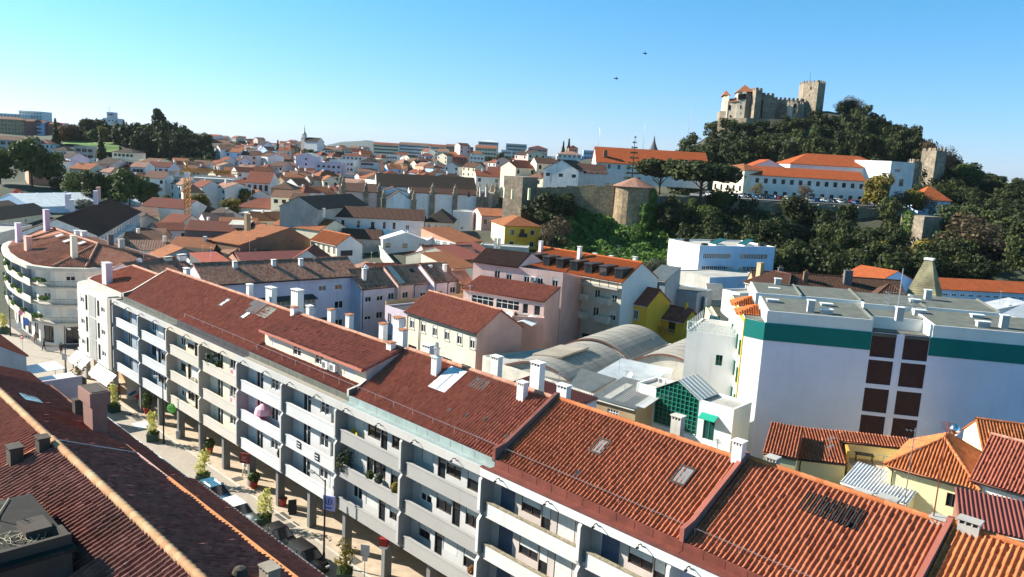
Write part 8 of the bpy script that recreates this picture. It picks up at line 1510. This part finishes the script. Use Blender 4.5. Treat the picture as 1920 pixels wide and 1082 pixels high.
# skyline blocks of the right-hand new town
for a in (('long beige apartment slab at the left of the skyline row', 700, 748, 270, 760, 16, 14, 'cream', 'gx', 'red', 4, 12), ('blue grey long apartment slab in the skyline row', 748, 806, 270, 760, 18, 14, 'slateblue', 'gx', 'worn', 5, 14), ('aqua apartment slab with red roof edge in the skyline row', 806, 836, 274, 740, 18, 14, 'aqua', 'gx', 'red', 5, 7), ('brown and white striped apartment block of the skyline row', 836, 864, 274, 720, 20, 14, 'sepia', 'gx', 'worn', 6, 5), ('dark red apartment block right of the striped one', 866, 886, 276, 720, 18, 14, 'rust', 'flat', 'conc', 5, 4), ('beige apartment block with arched balconies and red roof', 891, 932, 276, 640, 17, 14, 'cream', 'gx', 'orange', 5, 7), ('tall grey glass office block with hip glass roof, left of two', 897, 934, 265, 760, 26, 16, 'slateblue', 'hip', 'zinc', 6, 10), ('taller grey banded office block with roof plant, right of two', 949, 988, 270, 700, 30, 16, 'slateblue', 'flat', 'conc', 7, 10), ('white slim apartment block before the grey office blocks', 940, 960, 282, 600, 17, 12, 'bwhite', 'flat', 'conc', 4, 3), ('pink and grey apartment block with dark red mansard', 990, 1027, 277, 600, 22, 14, 'pink', 'hip', 'deep', 6, 7), ('white gridded apartment block behind the ruined tower', 996, 1034, 293, 470, 22, 14, 'white', 'flat', 'conc', 6, 6)): fb('apartment_building', a[0], *a[1:], w=(1.9, 1.3))
for a in (('white split level villa under the skyline row', 692, 716, 289, 600, 8, 12, 'white', 'flat', 'conc', 2, 5), ('white terraced houses under the blue grey slab', 724, 746, 291, 590, 8, 11, 'bwhite', 'flat', 'conc', 2, 4), ('pale blue villa among trees under the aqua slab', 784, 812, 291, 590, 9, 11, 'pblue', 'hip', 'red', 2, 4), ('brick red house under the striped apartment block', 848, 876, 294, 560, 9, 11, 'rust', 'hip', 'red', 2, 4), ('white house with long terrace right of the brick red house', 880, 908, 292, 560, 8, 12, 'bwhite', 'flat', 'conc', 2, 4), ('cream customs house with rows of windows left of the ruined tower', 914, 946, 320, 380, 9, 12, 'cream', 'gx', 'red', 2, 7), ('taller cream house with dark windows beside the customs house', 945, 985, 316, 370, 11, 12, 'cream', 'hip', 'brown', 2, 6), ('arcaded cream house by the foot of the ruined tower', 936, 976, 333, 330, 9, 10, 'cream', 'gx', 'worn', 1, 6), ('white terrace house with orange roof on the right skyline hill', 1046, 1090, 288, 560, 7, 12, 'bwhite', 'hip', 'pale', 1, 5), ('white modern glass block on the right skyline hill', 1118, 1156, 277, 580, 10, 14, 'aqua', 'flat', 'conc', 2, 8), ('pale blue flat block before the white glass block', 1094, 1124, 283, 560, 10, 12, 'pblue', 'flat', 'conc', 2, 5), ('red brown villa with hip roof among the skyline cypresses', 1066, 1084, 277, 570, 8, 10, 'salmon', 'hip', 'deep', 1, 3), ('distant reddish tent roofed house at the far right edge', 1908, 1945, 365, 640, 9, 14, 'pblue', 'gy', 'red', 1, 4)): fb('house', a[0], *a[1:], cat='house')
# ---------------------------------------------------------------- the mass of town houses
WN = dict(white='white', cream='cream', pink='pink', lilac='lilac', bwhite='bright white', conc='grey', pblue='pale blue', sepia='ochre', salmon='salmon'); TN = dict(red='red', orange='orange', worn='lichened', brown='brown', pale='pinkish', dark='dark')
LMK = [('the yellow crane', 351, 340), ('the lilac apartment block', 580, 312), ('the hilltop church', 585, 268), ('the cathedral', 790, 365), ('the white mansion', 484, 350), ('the ruined square tower', 990, 350), ('the beige arched block', 910, 285), ('the blue grey block', 690, 320), ('the grey ribbed hall', 375, 338), ('the customs house', 930, 330), ('the skyline slabs', 780, 280), ('the convent', 680, 410), ('the mansard house', 345, 300), ('the huge pale tree', 62, 320), ('the cream villa', 230, 290), ('the broad park tree', 240, 345), ('the pink mansard block', 1010, 285), ('the cream institute', 645, 285)]
gt = random.Random(21); seen = set(); occ = []
def pxof(P): q = np.array(P)-EYE; d = q@FW; return CX+FPX*(q@RT)/d, CY-FPX*(q@UP)/d
for o in C.objects:
    if o.type == 'EMPTY' and 'L' in o and o.parent is None and o.location.y > 180:
        c = loc_of(o, o['L']/2, 6); occ.append((c[0], c[1], o['L']*.5+3))
occ += [(PY(790, 400, 272)[0], 276, 26), (PY(700, 400, 275)[0], 278, 14), (PY(860, 400, 275)[0], 275, 18)]
Y = 165.; count = 0
FM = MB(); FMW = ['white', 'cream', 'pink', 'lilac', 'conc', 'bwhite']; FMR = ['red', 'orange', 'brown', 'pale']
while Y < 980:
    px = 250 if Y < 250 else 345 if Y < 300 else 60 if Y < 350 else 262 if Y < 420 else 392 if Y < 545 else 330
    pmax = 870 if Y < 250 else 1000 if Y < 430 else 985 if Y < 520 else 880
    while px < pmax:
        Lh = gt.uniform(6.5, 11); dpx = Lh/Y*FPX; x = px+dpx/2; P = PY(x, 400, Y+gt.uniform(-7, 7)); px += dpx*gt.uniform(.85, 1.1)
        if any((P[0]-a)**2+(P[1]-b)**2 < (c+Lh*.38)**2 for a, b, c in occ): continue
        if gt.random() < .12 or (Y > 620 and 690 < x < 900): continue
        z0 = GZ(P[0], P[1]); h = gt.choice([3.5, 4, 5]) if Y < 255 else gt.choice([5.5, 6, 7, 7.5, 8.5, 9]) if Y < 500 else gt.choice([6, 7, 8, 10, 12]); d = gt.uniform(7, 11)
        if count >= 296:   # past three hundred: the farthest roofs as one mass
            ya = R_(gt.choice([-44, 46, 12, -15])); c_, s_ = math.cos(ya), math.sin(ya); q = lambda x, y, z: (P[0]+c_*x-s_*y, P[1]+s_*x+c_*y, z); mw, mr_ = gt.randrange(6), 6+gt.randrange(4); k_ = Lh/2; z1 = z0+h
            for a_, b_ in (((-k_, 0), (k_, 0)), ((k_, 0), (k_, d)), ((k_, d), (-k_, d)), ((-k_, d), (-k_, 0))): FM.quad(q(*a_, z0-1.5), q(*b_, z0-1.5), q(*b_, z1), q(*a_, z1), m=mw)
            FM.quad(q(-k_-.3, -.4, z1-.2), q(k_+.3, -.4, z1-.2), q(k_+.3, d/2, z1+2), q(-k_-.3, d/2, z1+2), m=mr_).quad(q(k_+.3, d+.4, z1-.2), q(-k_-.3, d+.4, z1-.2), q(-k_-.3, d/2, z1+2), q(k_+.3, d/2, z1+2), m=mr_).quad(q(-k_, d, z1), q(-k_, 0, z1), q(-k_, d/2, z1+2), m=mw).quad(q(k_, 0, z1), q(k_, d, z1), q(k_, d/2, z1+2), m=mw)
            for x in (-k_*.6, 0, k_*.6): FM.quad(q(x-.5, -.04, z1-2.3), q(x+.5, -.04, z1-2.3), q(x+.5, -.04, z1-.9), q(x-.5, -.04, z1-.9), m=10)
            occ.append((P[0], P[1], Lh*.36)); continue
        ok = False
        for _ in range(40):
            wm = gt.choice(['white', 'white', 'bwhite', 'cream', 'cream', 'pink', 'lilac', 'conc', 'pblue', 'sepia', 'salmon']); tm = gt.choice(['red', 'red', 'orange', 'orange', 'worn', 'brown', 'pale', 'dark']); rf_ = gt.choice(['gx', 'gx', 'hip', 'gy']); ch_ = gt.random() < .35; 
            qx, qy = pxof((P[0], P[1], z0+h)); l = min(LMK, key=lambda t: (t[1]-qx)**2+((t[2]-qy)*2.5)**2); rel = 'just below' if qy-l[2] > abs(qx-l[1])*.8 else 'just above' if l[2]-qy > abs(qx-l[1])*.8 else 'left of' if qx < l[1] else 'right of'
            sz = 'low' if h < 6.2 else 'tall' if h > 8.2 else 'wide' if Lh > 11 else 'narrow' if Lh < 8.2 else ''
            lab = f"{sz} {WN[wm]} house with {TN[tm]} {dict(gx='pitched', hip='hipped', gy='gable-fronted')[rf_]} roof{' and chimney' if ch_ else ''} {rel} {l[0]}".strip()
            if lab not in seen: seen.add(lab); ok = True; break
        if not ok: continue
        ya = gt.choice([-44, -44, 46, 12, -15, 30]) + gt.uniform(-8, 8); c_, s_ = math.cos(R_(ya)), math.sin(R_(ya))
        a = (P[0]-c_*Lh/2, P[1]-s_*Lh/2, z0+h); b = (P[0]+c_*Lh/2, P[1]+s_*Lh/2, z0+h)
        n = 3 if Lh > 10 else 2; wi = [('f', n, ((-2.2,) if h < 7 else (-2.2, -5.1)), 1.1, 1.4, 'd2')] if Y < 650 else [('f', n, (-2.2,), 1.3, 1.5, 'd2')]
        if Y < 420: wi.append(('r' if ya > 0 else 'l', 2, (-2.2,), 1.0, 1.3, 'd2'))
        r_, L_, h_ = house('town_house', lab, 'house', a, b, z0+h, d, rf_, gt.uniform(1.6, 2.6), .3, wm, tm, z0=z0-1.5, wins=wi, group='houses of the old town', **FAR, chim=[(gt.uniform(1, Lh-1), d*.4, h+1.5+1.2, .7, .6, 1.5, dict(cap='x'))] if ch_ else ())
        occ.append((P[0], P[1], Lh*.36)); count += 1
    Y *= 1.05
if FM.f: tag(FM.obj('far_houses', [W_[k] for k in FMW]+[TF_[k] for k in FMR]+[GLASS]), 'mass of small far houses under the skyline', 'houses', None, 'stuff')
# ---------------------------------------------------------------- left hill: park wood and single trees, town trees
its = []
g = random.Random(8)
for k in range(300):
    px = g.uniform(175, 392); Yy = g.uniform(428, 540); 
    if (px < 222 and Yy < 490) or (px < 290 and Yy < 445): continue
    p = PY(px, 400, Yy); z = GZ(p[0], p[1]); its.append((p[0], p[1], z-.5, g.uniform(10, 15)*(1.15 if 300 < px < 350 else .9), g.uniform(3.2, 4.8)))
for k in range(70):
    px = g.uniform(118, 245); Yy = g.uniform(490, 565); p = PY(px, 400, Yy); its.append((p[0], p[1], GZ(p[0], p[1])-.5, g.uniform(8, 11), g.uniform(3, 4.4)))
o = wood('park_wood', its, 'dk', 380, .55); o['label'] = 'dark pine wood on the left park hill'; o['category'] = 'wood'
its = []
for k in range(130):
    px = g.uniform(390, 470); Yy = g.uniform(600, 900); p = PY(px, 400, Yy); its.append((p[0], p[1], GZ(p[0], p[1])-1, g.uniform(6, 9), g.uniform(4, 6)))
for k in range(90): px = g.uniform(690, 960); Yy = g.uniform(585, 690); p = PY(px, 400, Yy); its.append((p[0], p[1], GZ(p[0], p[1])-1, g.uniform(4, 6), g.uniform(3, 5)))
o = wood('far_wood', its, 'dk', 160, .8); o['label'] = 'far dark belts of trees between the town and the skyline'; o['category'] = 'wood'
gp_ = [(126, 262), (215, 268), (222, 284), (128, 280)]
m = MB(); pts = [PY(px, py, Yq) for px, py, Yq in ((112, 280, 440), (222, 286, 432), (225, 268, 470), (120, 264, 470))]
V = []; n = 12
for i in range(n+1):
    for j in range(n+1): s, t = i/n, j/n; q = pts[0]*(1-s)*(1-t)+pts[1]*s*(1-t)+pts[2]*s*t+pts[3]*(1-s)*t; V.append((q[0], q[1], max(q[2], GZ(q[0], q[1])+.25)))
F = [(i*(n+1)+j, (i+1)*(n+1)+j, (i+1)*(n+1)+j+1, i*(n+1)+j+1) for i in range(n) for j in range(n)]
GRS = plain('sunlit_park_grass', (.10, .19, .025), .95, var=.25, scale=.2); tag(put('park_grass', npmesh('park_grass', V, F, GRS, smooth=True)), 'sunlit green grass slope on the park hill', 'grass', None, 'stuff')
for a in (('tall layered pine rising above the park wood', 'tall.1', 'dk', 300, 480, 22, 'pine'), ('second tall pine on the right of the park wood', 'tall.2', 'dk', 343, 490, 15, 'pine'), ('round topped pine on the left of the hotel block', 'pine.1', 'dk', 178, 500, 16, 'pine'), ('pointed dark conifer right of the hotel block', 'spire.1', 'dk', 236, 520, 17, 'conifer'), ('russet autumn tree at the left end of the park', 'round.1', 'ru', 124, 470, 13, 'tree'), ('browner autumn tree next to the russet one', 'round.2', 'br', 138, 475, 13, 'tree'), ('light green round tree on the grass', 'round.3', 'md', 177, 462, 9, 'tree'), ('yellow leaved tree inside the park wood', 'round.4', 'au', 200, 465, 11, 'tree'), ('dark conifer on the grass at left', 'spire.2', 'dk', 110, 440, 15, 'conifer'), ('tall dark conifer below the cream villa', 'spire.3', 'dk', 193, 372, 20, 'conifer'), ('yellow bush beside the cream villa', 'bush.1', 'au', 180, 400, 6, 'bush'), ('olive bush right of the cream villa', 'bush.2', 'md', 262, 400, 8, 'bush'),
 ('huge pale green tree at left below the white hillside house', 'round.5', 'md', 62, 300, 19, 'tree'), ('dark green tree at the left edge', 'round.1', 'md', 2, 300, 16, 'tree'), ('dark green rounded tree right of the huge pale one', 'round.2', 'md', 95, 305, 15, 'tree'), ('small dark tree behind the huge pale one', 'bush.3', 'dk', 118, 300, 9, 'tree'), ('bright red leaved tree at the left', 'thin.1', 'rd', 36, 262, 7, 'tree'), ('brown hedge like tree beside the red tree', 'bush.1', 'br', 85, 262, 7, 'tree'), ('brown tree left of the red tree', 'bush.2', 'br', 8, 262, 7, 'tree'), ('broad green park tree above the white tent hall, centre', 'round.3', 'md', 243, 272, 16, 'tree'), ('dark leaved park tree left of the broad one', 'round.4', 'dk', 180, 275, 14, 'tree'), ('yellowish park tree between two dark ones', 'bush.3', 'md', 205, 268, 9, 'tree'), ('dark park tree right of the broad one', 'round.5', 'md', 278, 275, 13, 'tree'), ('leafy green tree left of the broad park tree', 'round.1', 'md', 212, 278, 14, 'tree'), ('olive bush in front of the park trees', 'bush.2', 'ol', 160, 262, 8, 'bush'), ('mid green tree left of the yellow striped park tree', 'round.2', 'md', 140, 285, 12, 'tree'), ('low dark bush beside the tent hall', 'bush.3', 'dk', 118, 262, 7, 'bush'), ('dark trees clump before the round fronted pink house', 'bush.1', 'dk', 318, 285, 9, 'tree'),
 ('yellow autumn tree behind the crane', 'round.1', 'au', 372, 268, 10, 'tree'), ('golden street tree left of the flat white hall', 'round.2', 'au', 432, 262, 9, 'tree'), ('golden street tree above the flat white hall', 'round.3', 'au', 462, 290, 9, 'tree'), ('dark bush behind the stained warehouse', 'bush.2', 'ol', 325, 200, 7, 'tree'), ('dense bush tree below the dark grey hall', 'bush.3', 'md', 392, 178, 8, 'tree'), ('smaller olive bush beside the brown gable', 'bush.1', 'ol', 425, 176, 7, 'tree'), ('dark conifer pair on the skyline left of the church, taller', 'spire.1', 'dk', 520, 640, 17, 'conifer'), ('dark conifer pair on the skyline left of the church, shorter', 'spire.2', 'dk', 531, 645, 13, 'conifer'), ('dark umbrella pine in front of the hilltop church', 'pine.2', 'dk', 580, 610, 12, 'pine'), ('skyline cypress left of the red brown villa', 'spire.3', 'dk', 1048, 575, 13, 'conifer'), ('second skyline cypress beside the red brown villa', 'spire.1', 'dk', 1058, 580, 15, 'conifer'), ('dark round tree in town right of the cathedral', 'round.4', 'dk', 862, 330, 9, 'tree'), ('dark tree in town above the cathedral', 'round.5', 'dk', 762, 420, 10, 'tree'), ('purple brown tree before the white villa row', 'round.1', 'br', 455, 480, 9, 'tree'), ('yellow green tree below the villa row', 'round.2', 'au', 428, 470, 10, 'tree'), ('green bushes on the slope under the ruined tower', 'bush.2', 'dk', 950, 245, 7, 'tree'), ('dark tree under the white slim apartment block', 'round.3', 'dk', 932, 560, 10, 'tree')):
    T(a[0], a[1], a[2], a[3], a[4], a[5], None, None, 1., .3, a[6])
# ---------------------------------------------------------------- tower crane
p = PY(352, 415, 238); p[2] = GZ(p[0], p[1]); cr = thing('tower_crane', 'yellow lattice tower crane with its jib pointing right', 'crane', p, R_(4)); YE = plain('crane_yellow', (.60, .26, .01), .5); hh = PY(352, 322, 238)[2]-p[2]
m = MB(); q = .72
for x in (-q, q):
    for y in (-q, q): m.tube((x, y, 0), (x, y, hh), .11, n=4)
for i in range(int(hh/1.3)):
    z = i*1.3
    for (a, b, c, d) in ((-q, -q, q, -q), (q, -q, q, q), (q, q, -q, q), (-q, q, -q, -q)): m.tube((a, b, z), (c, d, z+1.3), .06, n=3).tube((a, b, z), (c, d, z), .06, n=3)
m.obj('mast', YE, cr); m = MB(); x1, x0 = 15.6, -5.0
for y in (-.45, .45): m.tube((x0, y, hh), (x1, y, hh), .16, n=4)
m.tube((0, 0, hh+1.1), (x1, 0, hh+.9), .15, n=4)
for i in range(26): a = x1*i/26; b = x1*(i+1)/26; m.tube((a, -.45, hh), ((a+b)/2, 0, hh+1), .09, n=3).tube(((a+b)/2, 0, hh+1), (b, .45, hh), .09, n=3).tube((a, .45, hh), (b, -.45, hh), .04, n=3)
m.obj('jib', YE, cr); MB().tube((0, 0, hh), (0, 0, hh+3.4), .5, .2, 4).obj('apex', YE, cr); MB().tube((0, 0, hh+3.3), (9.4, 0, hh+1), .07, n=4).tube((0, 0, hh+3.3), (x0, 0, hh+.1), .035, n=4).obj('tie_cable', STEEL, cr)
MB().box(x0-.2, -.6, hh-1.4, x0+1.6, .6, hh+.1).obj('counterweight', W_['conc'], cr); MB().box(-.3, -1.7, hh-1.8, 1.0, -.75, hh-.1).obj('cab', FRAMEW, cr)
# ---------------------------------------------------------------- thin air over the distance
hzm = bpy.data.materials.new('thin_haze'); hzm.use_nodes = True; N = hzm.node_tree.nodes; N.remove(N['Principled BSDF'])
pv = N.new('ShaderNodeVolumePrincipled'); pv.inputs['Color'].default_value = (.80, .88, 1, 1); pv.inputs['Density'].default_value = 2.8e-5; pv.inputs['Anisotropy'].default_value = .2
hzm.node_tree.links.new(pv.outputs[0], N['Material Output'].inputs['Volume'])
tag(MB().box(-9500, -9500, -12, 9500, 9500, 260).obj('haze', hzm), None, None, None, 'stuff')
